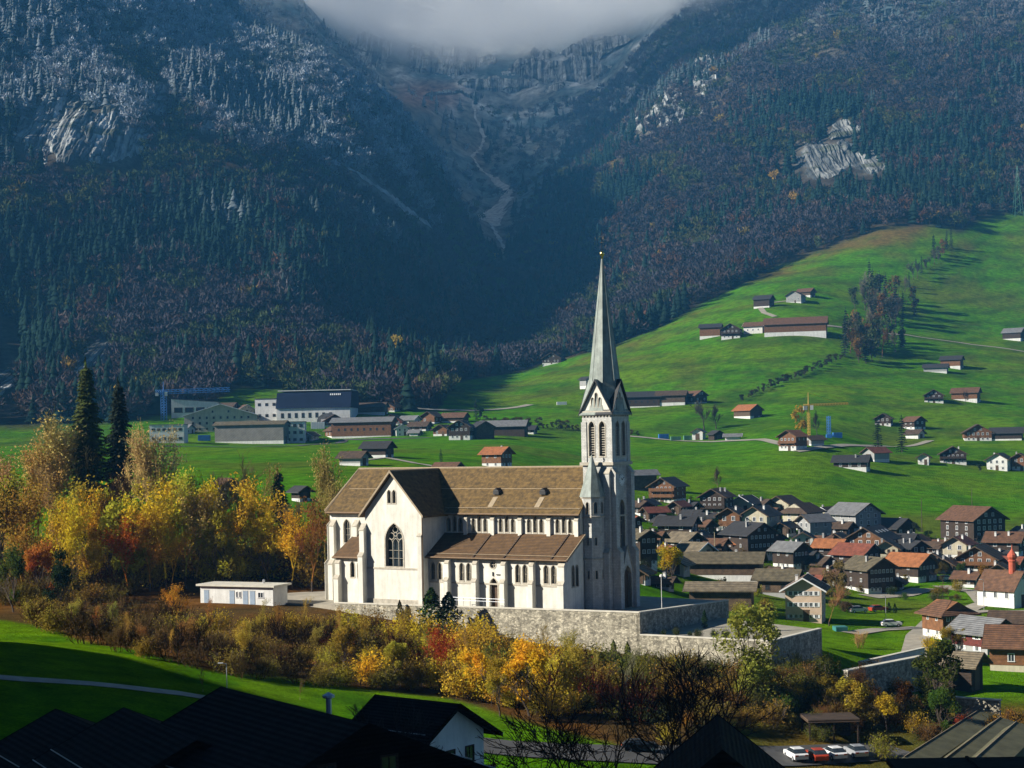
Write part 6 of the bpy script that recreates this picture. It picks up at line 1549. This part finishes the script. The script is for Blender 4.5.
# lower right
pp('pine', 751, 706, 104, (.30, .31, .05), 'airy yellow-green pine in front of the lower terrace corner', None, .95)
pp('leafy0', 938, 716, 82, (.055, .085, .018), 'tall round dark green tree left of the tan-roofed stable', None, .62, name='evergreen_tree') if False else plant('bushy', hit(938, 722), 84 * hit(938, 722).y / F, (.07, .10, .018), 'tall round dark green tree left of the tan-roofed stable', None, .95, 'evergreen_tree')
LR = [('leafy', 846, 724, 56, OLV, 'olive-yellow tree above the carport'), ('leafy', 825, 712, 46, (.26, .2, .03), 'ochre tree below the dark terrace side wall'), ('leafy', 872, 728, 44, (.24, .17, .03), 'brown-yellow tree in the middle of the lower right thicket'), ('leafy', 886, 732, 40, YEL, 'bright yellow bushy tree beside the metal-roofed workshops'),
      ('shrub', 918, 734, 26, (.46, .32, .03), 'vivid yellow shrub behind the workshops'), ('leafy', 905, 722, 44, RUST, 'rust tree left of the dark green round tree'), ('shrub', 882, 760, 30, (.24, .22, .03), 'yellow-green shrub at the end of the parked cars'), ('leafy', 940, 736, 50, GRN, 'green tree under the dark round one'),
      ('shrub', 1002, 734, 24, ORG, 'orange shrub behind the workshops at right'), ('shrub', 1018, 730, 26, RUST, 'rust shrub at the right edge under the stone wall'), ('shrub', 965, 732, 20, RED, 'dark red shrub under the pale stone wall'), ('shrub', 800, 704, 26, OLV, 'olive shrub under the terrace corner'), ('shrub', 780, 716, 28, GRN, 'green shrub right of the pine foot'),
      ('shrub', 815, 732, 24, (.13, .12, .03), 'dark olive shrub left of the carport'), ('sparse', 860, 700, 36, BRN, 'thin brown tree on the stone slope'), ('shrub', 930, 652, 20, GOLD, 'golden shrub at the foot of the pyramid-roofed house'), ('leafy', 946, 652, 26, OLV, 'olive tree in front of the red wooden house'), ('leafy', 962, 652, 24, (.3, .24, .04), 'yellow-olive tree left of the red wooden house'),
      ('shrub', 892, 668, 14, DGR, 'round dark hedge bush on the parapet, left one'), ('shrub', 908, 668, 14, DGR, 'round dark hedge bush on the parapet, right one'), ('dry', 860, 648, 20, TAN, 'tan dry bush beside the village lane'), ('shrub', 700, 742, 30, (.05, .055, .02), 'dark bush beside the bottom gable roof'), ('shrub', 672, 744, 28, OLV, 'olive bush left of the bottom gable roof')]
for k, x_, y_, h, c, l in LR: pp(k, x_, y_, h, c, l, 'trees and bushes at lower right')
VT = [('leafy', 672, 590, 46, (.52, .34, .025), 'bright yellow tree in front of the long farm barn'), ('leafy', 836, 606, 46, (.22, .17, .06), 'tan-olive tree beside the rose-cream chalet'), ('bare', 829, 626, 44, (.26, .12, .05), 'rusty bare tree right of the rose-cream chalet'), ('leafy', 984, 590, 26, (.34, .18, .03), 'orange-brown tree left of the chapel'),
      ('leafy', 962, 584, 22, GRN, 'green round tree below the white-gabled house'), ('leafy', 944, 584, 22, (.1, .09, .025), 'dark olive tree right of the orange-roofed house'), ('shrub', 957, 592, 14, OLV, 'olive shrub by the lane behind the chapel'), ('leafy', 930, 545, 18, DGR, 'dark round bush left of the huge farmhouse'), ('leafy', 915, 540, 18, (.05, .06, .03), 'dark bush under the black-roofed house'),
      ('far_bare', 718, 490, 24, (.10, .08, .05), 'lone bare tree on the meadow edge above the village'), ('shrub', 810, 530, 12, YGR, 'yellow-green shrub by the blue-grey roof'), ('leafy', 648, 508, 12, GRN, 'green bush left of the warm wooden chalet'), ('leafy', 716, 535, 18, DGR, 'dark bush in the middle of the upper village'), ('cypress', 716, 545, 16, DGR, 'narrow cypress in the upper village'),
      ('shrub', 660, 560, 14, GRN, 'green shrub right of the tall dark chalet'), ('shrub', 755, 596, 14, YGR, 'light green shrub behind the terrace wall'), ('shrub', 741, 615, 16, YGR, 'light green shrub in front of the low tan barn'), ('shrub', 765, 612, 16, (.3, .18, .03), 'ochre shrub left of the rose-cream chalet'), ('cypress', 889, 612, 10, DGR, 'small clipped cypress on the village green, left one'), ('cypress', 895, 613, 10, DGR, 'small clipped cypress on the village green, right one'),
      ('bare', 950, 604, 22, BRN, 'small bare tree on the village green'), ('shrub', 846, 612, 14, BRN, 'brown shrub at the edge of the village green'), ('leafy', 1012, 590, 14, (.3, .18, .04), 'ochre tree behind the chapel roof'), ('shrub', 905, 600, 9, GRN, 'low green shrub by the village parking'), ('leafy', 690, 510, 14, GRN, 'green bush beside the small red-tiled hut')]
for k, x_, y_, h, c, l in VT: pp(k, x_, y_, h, c, l, 'trees among the village houses')
for k in range(64):     # gardens between the houses
    x_ = prn.uniform(636, 1015); y_ = np.interp(x_, [636, 760, 900, 1015], [535, 545, 555, 565]) + prn.uniform(-26, 52)
    pp('shrub' if prn.random() < .6 else 'leafy', x_, y_, prn.uniform(7, 15), prn.choice([(.06, .08, .02), (.10, .10, .03), (.16, .12, .03), (.05, .06, .025), (.22, .15, .03)]), 'small garden bush growing between houses of the village', 'garden bushes of the village', 1.2, 'garden_bush')
# far trees on the pastures
FT = [('far_conifer', 878, 449, 34, (.012, .026, .016), 'dark conifer on the pasture, left of the pair', .95), ('far_conifer', 902, 453, 38, (.012, .026, .016), 'dark conifer on the pasture, right of the pair', .95), ('far_conifer', 934, 258, 24, (.012, .026, .016), 'dark conifer alone at the top of the slope', .9), ('far_conifer', 946, 250, 14, (.015, .03, .02), 'small conifer right of the one at the top of the slope', .9),
      ('far_conifer', 916, 268, 10, (.015, .03, .02), 'tiny conifer on the slope ridge', .9), ('far_conifer', 441, 467, 19, (.015, .035, .02), 'small conifer over the church roof ridge', .9), ('far_broad', 800, 434, 28, (.45, .26, .03), 'golden-yellow round tree left of the yellow crane', .85), ('far_bare', 817, 436, 26, (.06, .05, .045), 'dark bare tree right behind the yellow crane', .8),
      ('far_bare', 704, 430, 30, (.06, .055, .04), 'dark bare tree above the depot, left of two', 1.1), ('far_bare', 716, 429, 26, (.06, .055, .04), 'dark bare tree above the depot, right of two', 1.0), ('far_broad', 395, 366, 34, (.42, .27, .04), 'big yellow tree standing out of the dark forest foot', .9), ('far_conifer', 430, 378, 40, (.012, .03, .02), 'dark conifer right of the big yellow forest tree', .6), ('far_conifer', 545, 352, 32, (.012, .03, .02), 'dark conifer at the forest edge above the two chalets', .6),
      ('far_bare', 965, 404, 14, (.06, .05, .04), 'bare tree beside the brown-roofed field barn', 1.0), ('far_broad', 844, 466, 10, DGR, 'dark bush at the left end of the dark long house', 1.2), ('far_broad', 980, 472, 9, DGR, 'dark bush left of the white black-roofed house', 1.2), ('far_broad', 480, 420, 14, DGR, 'dark shrub by the forest foot right of the works', 1.0), ('far_conifer', 476, 420, 22, (.012, .03, .018), 'conifer at the forest foot right of the works', .9), ('far_broad', 270, 436, 12, BRN, 'brown bush in front of the long brown barn', 1.2)]
for k, x_, y_, h, c, l, w_ in FT: pp(k, x_, y_, h, c, l, None, w_)
for k in range(74):     # the grove crossing the slope
    if k < 34: x_, y_ = 866 + prn.gauss(0, 15), 352 + prn.gauss(0, 7)
    elif k < 62: x_, y_ = 884 + prn.gauss(0, 17), 312 + prn.gauss(0, 9)
    else: x_ = 905 + (k - 62) * 4.2; y_ = 290 - (k - 62) * 4.0 + prn.uniform(-3, 3)
    big = 1.0 if k < 62 else .55
    if prn.random() < .3: pp('far_conifer', x_, y_, prn.uniform(26, 42) * big, (.02, .035, .025), 'dark conifer in the grove crossing the upper slope', 'conifers of the slope grove', .62)
    else: pp('far_bare' if prn.random() < .45 else 'far_broad', x_, y_, prn.uniform(20, 34) * big, prn.choice([(.10, .10, .07), (.12, .11, .08), (.20, .11, .04), (.09, .11, .05)]), 'grey-brown thin tree in the grove crossing the upper slope', 'thin trees of the slope grove', .85)
for k in range(34):     # hedge up the slope
    t_ = k / 33; x_ = 741 + 98 * t_ + prn.uniform(-2, 2); y_ = 401 - 41 * t_ + prn.uniform(-1, 1)
    pp('far_broad', x_, y_, prn.uniform(4, 9), prn.choice([(.04, .05, .02), (.07, .06, .03), (.05, .045, .03)]), 'dark bush in the hedge running up the pasture', 'hedge bushes on the slope', 1.3, 'hedge_bush')
for k in range(30):     # bushes along the stream at the foot of the slope
    t_ = k / 29; x_ = 486 + 150 * t_ + prn.uniform(-2, 2); y_ = 424 + 12 * t_ + prn.uniform(-1, 1)
    pp('far_broad', x_, y_, prn.uniform(5, 11), prn.choice([(.05, .06, .02), (.1, .07, .03), (.07, .055, .03)]), 'low brown-green bush along the stream left of the spire', 'stream bushes left of the spire', 1.3, 'stream_bush')

# bare branches in front of the dark roofs
def front_tree(seed, px, row_top, Y, h, label, wf=1.0):   # rooted below the frame
    r = random.Random(seed); c = MB(); t = MB(); tips = []
    t.tube((0, 0, -1), (0, 0, h * .2), .16, .13, 7, 0, False)
    for k in range(3): grow(c, (0, 0, h * .18), (r.gauss(0, .35), r.gauss(0, .35), 1), h * .34, .11, 4, r, tips, .5, 2, up=.12, minr=.013)
    zt = max(p.z for p in tips); s_ = h / zt; c.v = [(x * s_ * wf, y * s_ * wf, z * s_) for x, y, z in c.v]
    p = at(px, row_top, Y); o = thing('bare_tree', label, 'tree', (p.x, p.y, p.z - h), r.uniform(0, 6.28), 'bare trees at the foreground roofs')
    t.build('trunk', M['black_bark'], o); cr = c.build('crown', M['black_bark'], o)
front_tree(5, 655, 645, 72, 10.0, 'big leafless dark tree left of the bottom gable roof', 1.25)
front_tree(8, 735, 642, 70, 10.0, 'leafless dark tree rising behind the bottom gable roof', 1.1)
front_tree(12, 545, 704, 74, 8.0, 'leafless dark tree over the lane at bottom centre', 1.25)
front_tree(21, 590, 662, 73, 9.5, 'leafless dark tree between the lane and the big dark bare one', 1.3)
front_tree(15, 395, 698, 84, 7.0, 'thin leafless tree in front of the white-walled foreground house', .9)
# ------------------------------------------------------------------ lanes, roads
def ribbon(name, pts, w, m, lift=.09, step=3.0):
    P = [hit(x, y) for x, y in pts]; Q = []
    for a, b in zip(P[:-1], P[1:]):
        n_ = max(2, int((b - a).length / step)); Q += [a.lerp(b, k / n_) for k in range(n_)]
    Q.append(P[-1]); mb = MB(); L_ = []; ln = len(Q)
    for i in range(ln):
        d = Q[min(i + 2, ln - 1)] - Q[max(i - 2, 0)]; d.z = 0; d.normalize(); n_ = Vector((-d.y, d.x, 0))
        row = []
        for t in (-.5, -.17, .17, .5):
            p = Q[i] + n_ * w * t; row.append(Vector((p.x, p.y, max(gz(p.x, p.y), gz(p.x + .4, p.y), gz(p.x, p.y + .4)) + lift)))
        L_.append(row)
    for i in range(ln - 1):
        for j in range(3): mb.face([L_[i][j], L_[i][j + 1], L_[i + 1][j + 1], L_[i + 1][j]])
    return struct(mb.build(name, M[m], None, True))
ribbon('path', [(-20, 676), (60, 682), (120, 687), (180, 694), (230, 702)], 2.6, 'gravel')
ribbon('track', [(822, 326), (850, 329), (905, 335), (960, 343), (1030, 353)], 4.2, 'pale_road', .3, 8)
ribbon('track', [(775, 317), (764, 313), (760, 308), (772, 303), (790, 301)], 4.0, 'pale_road', .3, 6)
ribbon('lane', [(912, 660), (918, 636), (932, 622), (958, 614), (985, 603), (975, 592), (940, 586)], 4.2, 'gravel', .12)
ribbon('lane', [(918, 628), (880, 630), (850, 634)], 3.6, 'gravel', .16)
ribbon('lane', [(1030, 612), (985, 612), (958, 614)], 3.0, 'gravel', .2)
ribbon('lane', [(868, 597), (900, 596), (925, 589)], 6.5, 'gravel', .16)
ribbon('road', [(455, 742), (520, 750), (600, 754), (700, 756), (800, 757), (900, 750)], 7.0, 'asphalt', .12)
ribbon('path', [(470, 690), (500, 722), (520, 742)], 2.2, 'gravel', .1) if False else None
ribbon('road', [(385, 407), (430, 410), (470, 411), (530, 405)], 6, 'pale_road', .3, 8)
ribbon('road', [(620, 436), (700, 442), (760, 440), (800, 452), (860, 446), (930, 441)], 4.5, 'pale_road', .3, 6)
ribbon('path', [(345, 462), (385, 458), (430, 466), (470, 471)], 2.5, 'pale_road', .2, 4)
ribbon('lane', [(140, 446), (220, 447), (300, 446), (345, 440), (430, 438)], 5, 'asphalt', .2, 6)
# ------------------------------------------------------------------ lower walls and carport
def px_wall(p0, p1, hgt, th, label, m='rubble', cap='coping'):
    A, B = hit(*p0), hit(*p1); z = min(A.z, B.z) - 1.5; d = B - A; L_ = math.hypot(d.x, d.y); a = math.atan2(d.y, d.x)
    o = thing('stone_wall', label, 'wall', (A.x, A.y, z), a); top = max(A.z, B.z) - z + hgt
    mb = MB(); mb.box(0, L_, 0, th, 0, top); mb.build('wall_face', M[m], o)
    if cap: mb = MB(); mb.box(-.1, L_ + .1, -.1, th + .1, top + .002, top + .16); mb.build('coping', M[cap], o)
    return o
px_wall((955, 719), (1000, 723), 2.6, .6, 'short cream stone wall below the dark stable')
px_wall((862, 672), (925, 668), 1.3, .5, 'pale low parapet wall at the end of the village lane', 'white')
px_wall((848, 690), (924, 690), 2.4, .7, 'long grey stone wall on the slope below the parapet', 'rubble')
p = hit(838, 744); cp = thing('carport', 'dark flat-roofed carport above the parked cars', 'carport', p, R(2))
mb = MB(); mb.box(-3.4, 2.6, 0, 4.5, 2.5, 2.85); mb.build('roof', M['r_dark'], cp); mb = MB(); mb.box(-3.3, 2.5, 4.2, 4.5, -1, 2.5); mb.build('rear_wall', M['dark_wood'], cp)
for x_ in (-3.2, -.4, 2.4): mb = MB(); mb.box(x_ - .08, x_ + .08, .1, .26, -.5, 2.5); mb.build('post', M['dark_wood'], cp)
# ------------------------------------------------------------------ cars
def car_meshes(paint):
    b = MB(); w = .88
    side = [(-2.1, .35), (2.1, .35), (2.15, .75), (1.9, .95), (1.0, 1.02), (.35, 1.45), (-1.3, 1.48), (-1.95, 1.0), (-2.15, .9)]
    low = [(-2.1, .32), (2.1, .32), (2.16, .7), (2.0, .93), (1.0, 1.0), (-1.9, 1.02), (-2.14, .85)]
    b.extrude([(x, -w, z) for x, z in low], (0, 2 * w, 0))
    cab = MB(); top = [(.35, 1.44), (-1.25, 1.46)]; bot = [(1.02, 1.0), (-1.88, 1.02)]
    vs = [(bot[0][0], -w + .04, bot[0][1]), (bot[0][0], w - .04, bot[0][1]), (bot[1][0], w - .04, bot[1][1]), (bot[1][0], -w + .04, bot[1][1]), (top[0][0], -w + .2, top[0][1]), (top[0][0], w - .2, top[0][1]), (top[1][0], w - .2, top[1][1]), (top[1][0], -w + .2, top[1][1])]
    cab.raw(vs, [(0, 1, 5, 4), (1, 2, 6, 5), (2, 3, 7, 6), (3, 0, 4, 7)]);
    rf_ = MB(); rf_.raw([(x, y, z + .0) for x, y, z in vs[4:]] + [(x * .96, y * .93, z + .05) for x, y, z in vs[4:]], [(4, 5, 6, 7), (0, 1, 5, 4), (1, 2, 6, 5), (2, 3, 7, 6), (3, 0, 4, 7)])
    wh = MB(); wh.tube((0, -.1, 0), (0, .1, 0), .32, .32, 14, 0); wh.tube((0, -.11, 0), (0, .11, 0), .19, .19, 10, 1)
    lt = MB(); lt.box(-.03, .03, -.2, .2, -.08, .08)
    return b.mesh('body', [M[paint]]), cab.mesh('windows', [M['glass']]), rf_.mesh('roof', [M[paint]]), wh.mesh('wheel', [M['rubber'], M['silver_paint']]), lt
_cars = {}
def car(px, row, rz, paint, label, group):
    if paint not in _cars: _cars[paint] = car_meshes(paint)
    b, c_, r_, w_, lt = _cars[paint]; p = hit(px, row)
    o = thing('parked_car', label, 'car', p + Vector((0, 0, .12)), R(rz), group); o.scale = (.88, .88, .88)
    put('body', b, o); put('windows', c_, o); put('roof', r_, o)
    for x in (-1.35, 1.35):
        for y in (-.84, .84): put('wheel', w_, o, (x, y, .32))
    for y in (-.62, .62):
        h_ = MB(); h_.box(2.11, 2.19, y - .2, y + .2, .6, .75); h_.build('headlight', M['white_paint'], o)
        h_ = MB(); h_.box(-2.17, -2.1, y - .2, y + .2, .7, .88); h_.build('tail_light', M['red_paint'], o)
    return o
PGp = 'cars parked by the lower road'
car(796, 760, 100, 'white_paint', 'white car parked at bottom right, leftmost of its row', PGp)
car(817, 761, 97, 'red_paint', 'red car parked between white and pale cars', PGp)
car(834, 759, 103, 'white_paint', 'white car parked right of the red car', PGp)
car(856, 757, 99, 'silver_paint', 'silver car parked at the right end of the row', PGp)
car(891, 627, 5, 'white_paint', 'white car on the village lane', 'cars in the village')
car(878, 612, 20, 'red_paint', 'dark red car beside the village green', 'cars in the village')
car(946, 581, 30, 'silver_paint', 'silver car next to the orange-roofed house', 'cars in the village')
car(640, 752, 10, 'black', 'dark car on the road behind the bare branches', 'cars in the village')
car(858, 613, 15, 'silver_paint', 'pale car left of the dark red car', 'cars in the village')
# ------------------------------------------------------------------ lamps, poles, cranes, pylons
def pole(px, row, hpx, label, name='street_lamp', cat='lamp', m='silver_paint', arm=True, r=.06):
    p = hit(px, row); h = hpx * p.y / F
    o = thing(name, label, cat, p); mb = MB(); mb.tube((0, 0, -.3), (0, 0, h), r, r * .7, 8); mb.build('post', M[m], o)
    if arm: mb = MB(); mb.tube((0, 0, h), (-.5, -.1, h + .12), .04, .03, 6); mb.box(-.9, -.35, -.18, 0, h + .08, h + .18); mb.build('lamp_head', M['white'], o)
    return o
pole(227, 692, 28, 'thin street lamp on the meadow edge above the foreground roofs')
pole(886, 622, 26, 'street lamp on the village green near the white car')
pole(984, 610, 30, 'street lamp by the lane left of the chapel') 
pole(715, 556, 24, 'pale wooden power pole in the middle of the village', 'power_pole', 'pole', 'pale_bark', False, .14)
pole(922, 532, 34, 'tall power pole on the meadow right of the modern grey house', 'power_pole', 'pole', 'bark', False, .13)
pole(972, 506, 18, 'power pole above the huge farmhouse', 'power_pole', 'pole', 'bark', False, .13)
pole(948, 618, 18, 'short white post beside the village lane', 'post', 'post', 'white', False, .08)
def lattice(mb, a, b, w, n, r=.07):
    a = Vector(a); b = Vector(b); d = (b - a) / n; dn = d.normalized(); u = dn.orthogonal().normalized(); v_ = dn.cross(u)
    cs = [(u * sx + v_ * sy) * w / 2 for sx, sy in ((-1, -1), (1, -1), (1, 1), (-1, 1))]
    for c_ in cs: mb.tube(a + c_, b + c_, r, r, 4)
    for k in range(n):
        for i in range(4): mb.tube(a + d * k + cs[i], a + d * (k + 1) + cs[(i + 1) % 4], r * .6, r * .6, 3, 0, False)
def crane(px, row, hpx, jl, jr, m, label, w=1.3, yaw=0.0, r=.1):
    p = hit(px, row); s_ = F / p.y; h = hpx / s_
    o = thing('tower_crane', label, 'crane', p, yaw)
    mb = MB(); lattice(mb, (0, 0, -1), (0, 0, h), w, 12, r); mb.build('mast', M[m], o)
    mb = MB(); lattice(mb, (0, 0, h - .5), (jr / s_, 0, h - .5 + .02 * jr / s_), w * .7, 14, r * .8); mb.build('jib', M[m], o)
    mb = MB(); lattice(mb, (0, 0, h - .5), (-jl / s_, 0, h - .5), w * .7, 4, r * .8); mb.build('counter_jib', M[m], o)
    mb = MB(); mb.box(-jl / s_, -jl / s_ + 1.6, -.7, .7, h - 2.6, h - .8); mb.build('counterweight', M['grey'], o)
    mb = MB(); mb.tube((0, 0, h), (0, 0, h + 5), .25, .12, 5); mb.tube((0, 0, h + 5), (jr * .7 / s_, 0, h + .3), .05, .05, 3); mb.tube((0, 0, h + 5), (-jl / s_, 0, h), .05, .05, 3); mb.build('apex_stay', M[m], o)
    mb = MB(); mb.box(.7, 2.0, -.8, .8, h - 2.6, h - .6); mb.build('cab', M['white'], o)
    return o
crane(809, 437, 33, 5, 40, 'yellow_paint', 'yellow construction crane on the pasture right of the spire', .9, 0, .13)
crane(164, 420, 29, 8, 66, 'blue_paint', 'blue tower crane behind the bare trees at left', 2.2, R(3), .2)
p = hit(829, 438); s_ = F / p.y; o = thing('drilling_rig', 'slim blue rig standing beside a blue container', 'machine', p)
mb = MB(); lattice(mb, (0, 0, 0), (0, 0, 22 / s_), 1.2, 8, .16); mb.build('mast', M['blue_paint'], o); mb = MB(); mb.box(-1.2, 1.2, -1, 1, 0, 1.6); mb.build('chassis', M['blue_paint'], o)
def container(px, row, w, h, m, label):
    p = hit(px, row); s_ = F / p.y; o = thing('container', label, 'container', p, R(4)); W_, H_ = w / s_, h / s_
    mb = MB(); mb.box(-W_ / 2, W_ / 2, 0, 2.4, 0, H_); mb.build('body', M[m], o)
    mb = MB()
    for k in range(8): mb.box(-W_ / 2 + W_ * (k + .2) / 8, -W_ / 2 + W_ * (k + .6) / 8, -.05, .0, .1, H_ - .1)
    mb.build('ribs', M[m], o)['kind'] = 'stuff'
container(838, 438, 9, 5.5, 'blue_paint', 'blue container beside the slim blue rig')
container(676, 441, 10, 4.5, 'green_paint', 'pale green container in the roadside depot, left one'); container(688, 440, 8, 4.5, 'green_paint', 'pale green container in the roadside depot, right one')
container(664, 439, 10, 5, 'blue_paint', 'blue-covered stack at the left end of the depot'); container(562, 405, 10, 3.2, 'white_paint', 'white trailer parked on the slope left of the spire')
container(296, 440, 8, 3, 'white_paint', 'white van-like container right of the three-storey block'); container(318, 429, 14, 7, 'white_paint', 'white containers beside the red wooden house')
container(204, 441, 12, 6, 'blue_paint', 'blue container left of the long brown barn'); container(842, 632, 0.1 + 12, 5, 'teal_paint', 'teal-covered trailer beside the village lane')
def pylon(px, row, hpx, label):
    p = hit(px, row); s_ = F / p.y; h = hpx / s_; o = thing('power_pylon', label, 'pylon', p); mb = MB()
    for sx in (-1, 1):
        for sy in (-1, 1): mb.tube((sx * h * .09, sy * h * .09, -1), (sx * .3, sy * .3, h), .22, .12, 4)
    for k in range(7):
        z0, z1 = h * k / 7, h * (k + 1) / 7; w0, w1 = h * .09 * (1 - k / 7) + .3, h * .09 * (1 - (k + 1) / 7) + .3
        for s2 in (-1, 1): mb.tube((-w0, s2 * w0, z0), (w1, s2 * w1, z1), .1, .1, 3); mb.tube((w0, s2 * w0, z0), (-w1, s2 * w1, z1), .1, .1, 3)
    mb.build('tower', M['green_paint'], o)
    mb = MB()
    for z in (.72, .84, .95): mb.tube((-h * .14, 0, h * z), (h * .14, 0, h * z), .14, .14, 4)
    mb.build('cross_arm', M['green_paint'], o)['kind'] = 'stuff'
pylon(1018, 216, 50, 'green lattice pylon at the forest edge upper right'); pylon(444, 380, 36, 'lattice pylon before the dark forest left of the spire')
# railing on the church terrace and posts
p0 = L2W(-21.5, -10.6, .85); rl = thing('railing', 'thin metal railing on the wall in front of the church door', 'railing', p0, -TH)
mb = MB()
for k in range(9): mb.tube((k * 1.2, 0, 0), (k * 1.2, 0, 2.0), .03, .03, 5)
mb.build('posts', M['silver_paint'], rl)['kind'] = 'stuff'
mb = MB(); mb.tube((0, 0, 2.0), (9.6, 0, 2.0), .03, .03, 5); mb.build('rail', M['silver_paint'], rl)
mb = MB(); mb.tube((0, 0, 1.6), (9.6, 0, 1.6), .025, .025, 5); mb.build('rail', M['silver_paint'], rl)
q = L2W(11.0, -5.0, 0.9)
o = thing('street_lamp', 'thin white lamp on the church terrace right of the portal', 'lamp', L2W(9.6, -3, .85)); mb = MB(); mb.tube((0, 0, 0), (0, 0, 5.2), .06, .04, 7); mb.build('post', M['white'], o); mb = MB(); mb.lathe([(.05, 5.2), (.22, 5.25), (.25, 5.5), (0, 5.65)], 8); mb.build('lamp_head', M['white'], o)
# ------------------------------------------------------------------ light, sky, air, camera
SUN_EL = R(27)
sd = Vector((-0.985, -0.173, 0)).normalized()
sdir = Vector((sd.x * math.cos(SUN_EL), sd.y * math.cos(SUN_EL), math.sin(SUN_EL)))
ld = bpy.data.lights.new('sun', 'SUN'); ld.energy = 5.0; ld.angle = R(0.5); ld.color = (1.0, 0.945, 0.84)
lo = bpy.data.objects.new('sun', ld); COL.objects.link(lo)
lo.rotation_euler = (-sdir).to_track_quat('-Z', 'Y').to_euler(); lo.location = sdir * 400
wd = bpy.data.worlds.new('World'); S.world = wd; wd.use_nodes = True
nt = wd.node_tree; nt.nodes.clear()
wo = nt.nodes.new('ShaderNodeOutputWorld'); bg = nt.nodes.new('ShaderNodeBackground'); sk = nt.nodes.new('ShaderNodeTexSky')
sk.sky_type = 'NISHITA'; sk.sun_disc = False; sk.sun_elevation = SUN_EL
sk.sun_rotation = math.atan2(sd.x, sd.y); sk.altitude = 2000; sk.air_density = 0.35; sk.dust_density = 0.1; sk.ozone_density = 4.0
bg.inputs['Strength'].default_value = 0.05
nt.links.new(sk.outputs[0], bg.inputs[0]); nt.links.new(bg.outputs[0], wo.inputs[0])

def volmat(name, color, dens, aniso=0.0):
    m, nt, out = newmat(name)
    v = N(nt, 'ShaderNodeVolumePrincipled', Density=dens, Anisotropy=aniso); v.inputs['Color'].default_value = (*color, 1)
    nt.links.new(v.outputs[0], out.inputs['Volume']); return m, nt, v

hz = MB(); hz.box(-2700, 2700, -30, 3640, -45, 1500)
struct(hz.build('haze', volmat('haze_air', (0.13, 0.50, 1.0), 0.00009)[0]), 'stuff')

fm, nt, pv = volmat('fog_air', (1.0, 1.0, 1.0), 0.0)
ge = N(nt, 'ShaderNodeNewGeometry'); sp = N(nt, 'ShaderNodeSeparateXYZ'); nt.links.new(ge.outputs['Position'], sp.inputs[0])
no = N(nt, 'ShaderNodeTexNoise', Scale=0.0045, Detail=3.0); nt.links.new(ge.outputs['Position'], no.inputs['Vector'])
ma = N(nt, 'ShaderNodeMath', operation='MULTIPLY_ADD'); ma.inputs[1].default_value = 150; nt.links.new(no.outputs['Fac'], ma.inputs[0]); nt.links.new(sp.outputs[2], ma.inputs[2])
mr = N(nt, 'ShaderNodeMapRange', interpolation_type='SMOOTHSTEP'); mr.inputs['From Min'].default_value = 770; mr.inputs['From Max'].default_value = 865
mr.inputs['To Min'].default_value = 0; mr.inputs['To Max'].default_value = 0.012
m2 = N(nt, 'ShaderNodeMapRange', interpolation_type='SMOOTHSTEP'); m2.inputs['From Min'].default_value = 885; m2.inputs['From Max'].default_value = 940
m2.inputs['To Min'].default_value = 1; m2.inputs['To Max'].default_value = 0.0
mm = N(nt, 'ShaderNodeMath', operation='MULTIPLY')
nt.links.new(ma.outputs[0], mr.inputs['Value']); nt.links.new(ma.outputs[0], m2.inputs['Value']); nt.links.new(mr.outputs[0], mm.inputs[0]); nt.links.new(m2.outputs[0], mm.inputs[1]); nt.links.new(mm.outputs[0], pv.inputs['Density'])
fb = MB(); fb.box(-900, 900, 2250, 3500, 690, 1020)
struct(fb.build('fog_bank', fm), 'stuff')

cam = bpy.data.cameras.new('camera'); co = bpy.data.objects.new('camera', cam); COL.objects.link(co)
cam.sensor_width = 36; cam.lens = 36 * F / 1024; cam.shift_y = (HZ - 384) / 1024; cam.clip_end = 20000; cam.clip_start = 0.5
co.location = (0, 0, 0); co.rotation_mode = 'XYZ'
from mathutils import Matrix
co.matrix_world = Matrix.Rotation(R(90), 4, 'X') @ Matrix.Rotation(-ROLL * -1, 4, 'Z') if False else Matrix.Rotation(R(90), 4, 'X') @ Matrix.Rotation(-ROLL, 4, 'Z')
S.camera = co
S.view_settings.view_transform = 'Standard'; S.view_settings.look = 'None'; S.view_settings.gamma = 1.0
S.view_settings.use_curve_mapping = False; S.view_settings.exposure = 0.86
c = S.cycles
c.max_bounces = 24; c.diffuse_bounces = 1; c.glossy_bounces = 2; c.transmission_bounces = 2; c.transparent_max_bounces = 4
c.volume_bounces = 24; c.use_denoising = True; c.volume_step_rate = 2.0; c.volume_max_steps = 64
c.caustics_reflective = False; c.caustics_refractive = False; c.sample_clamp_indirect = 4.0
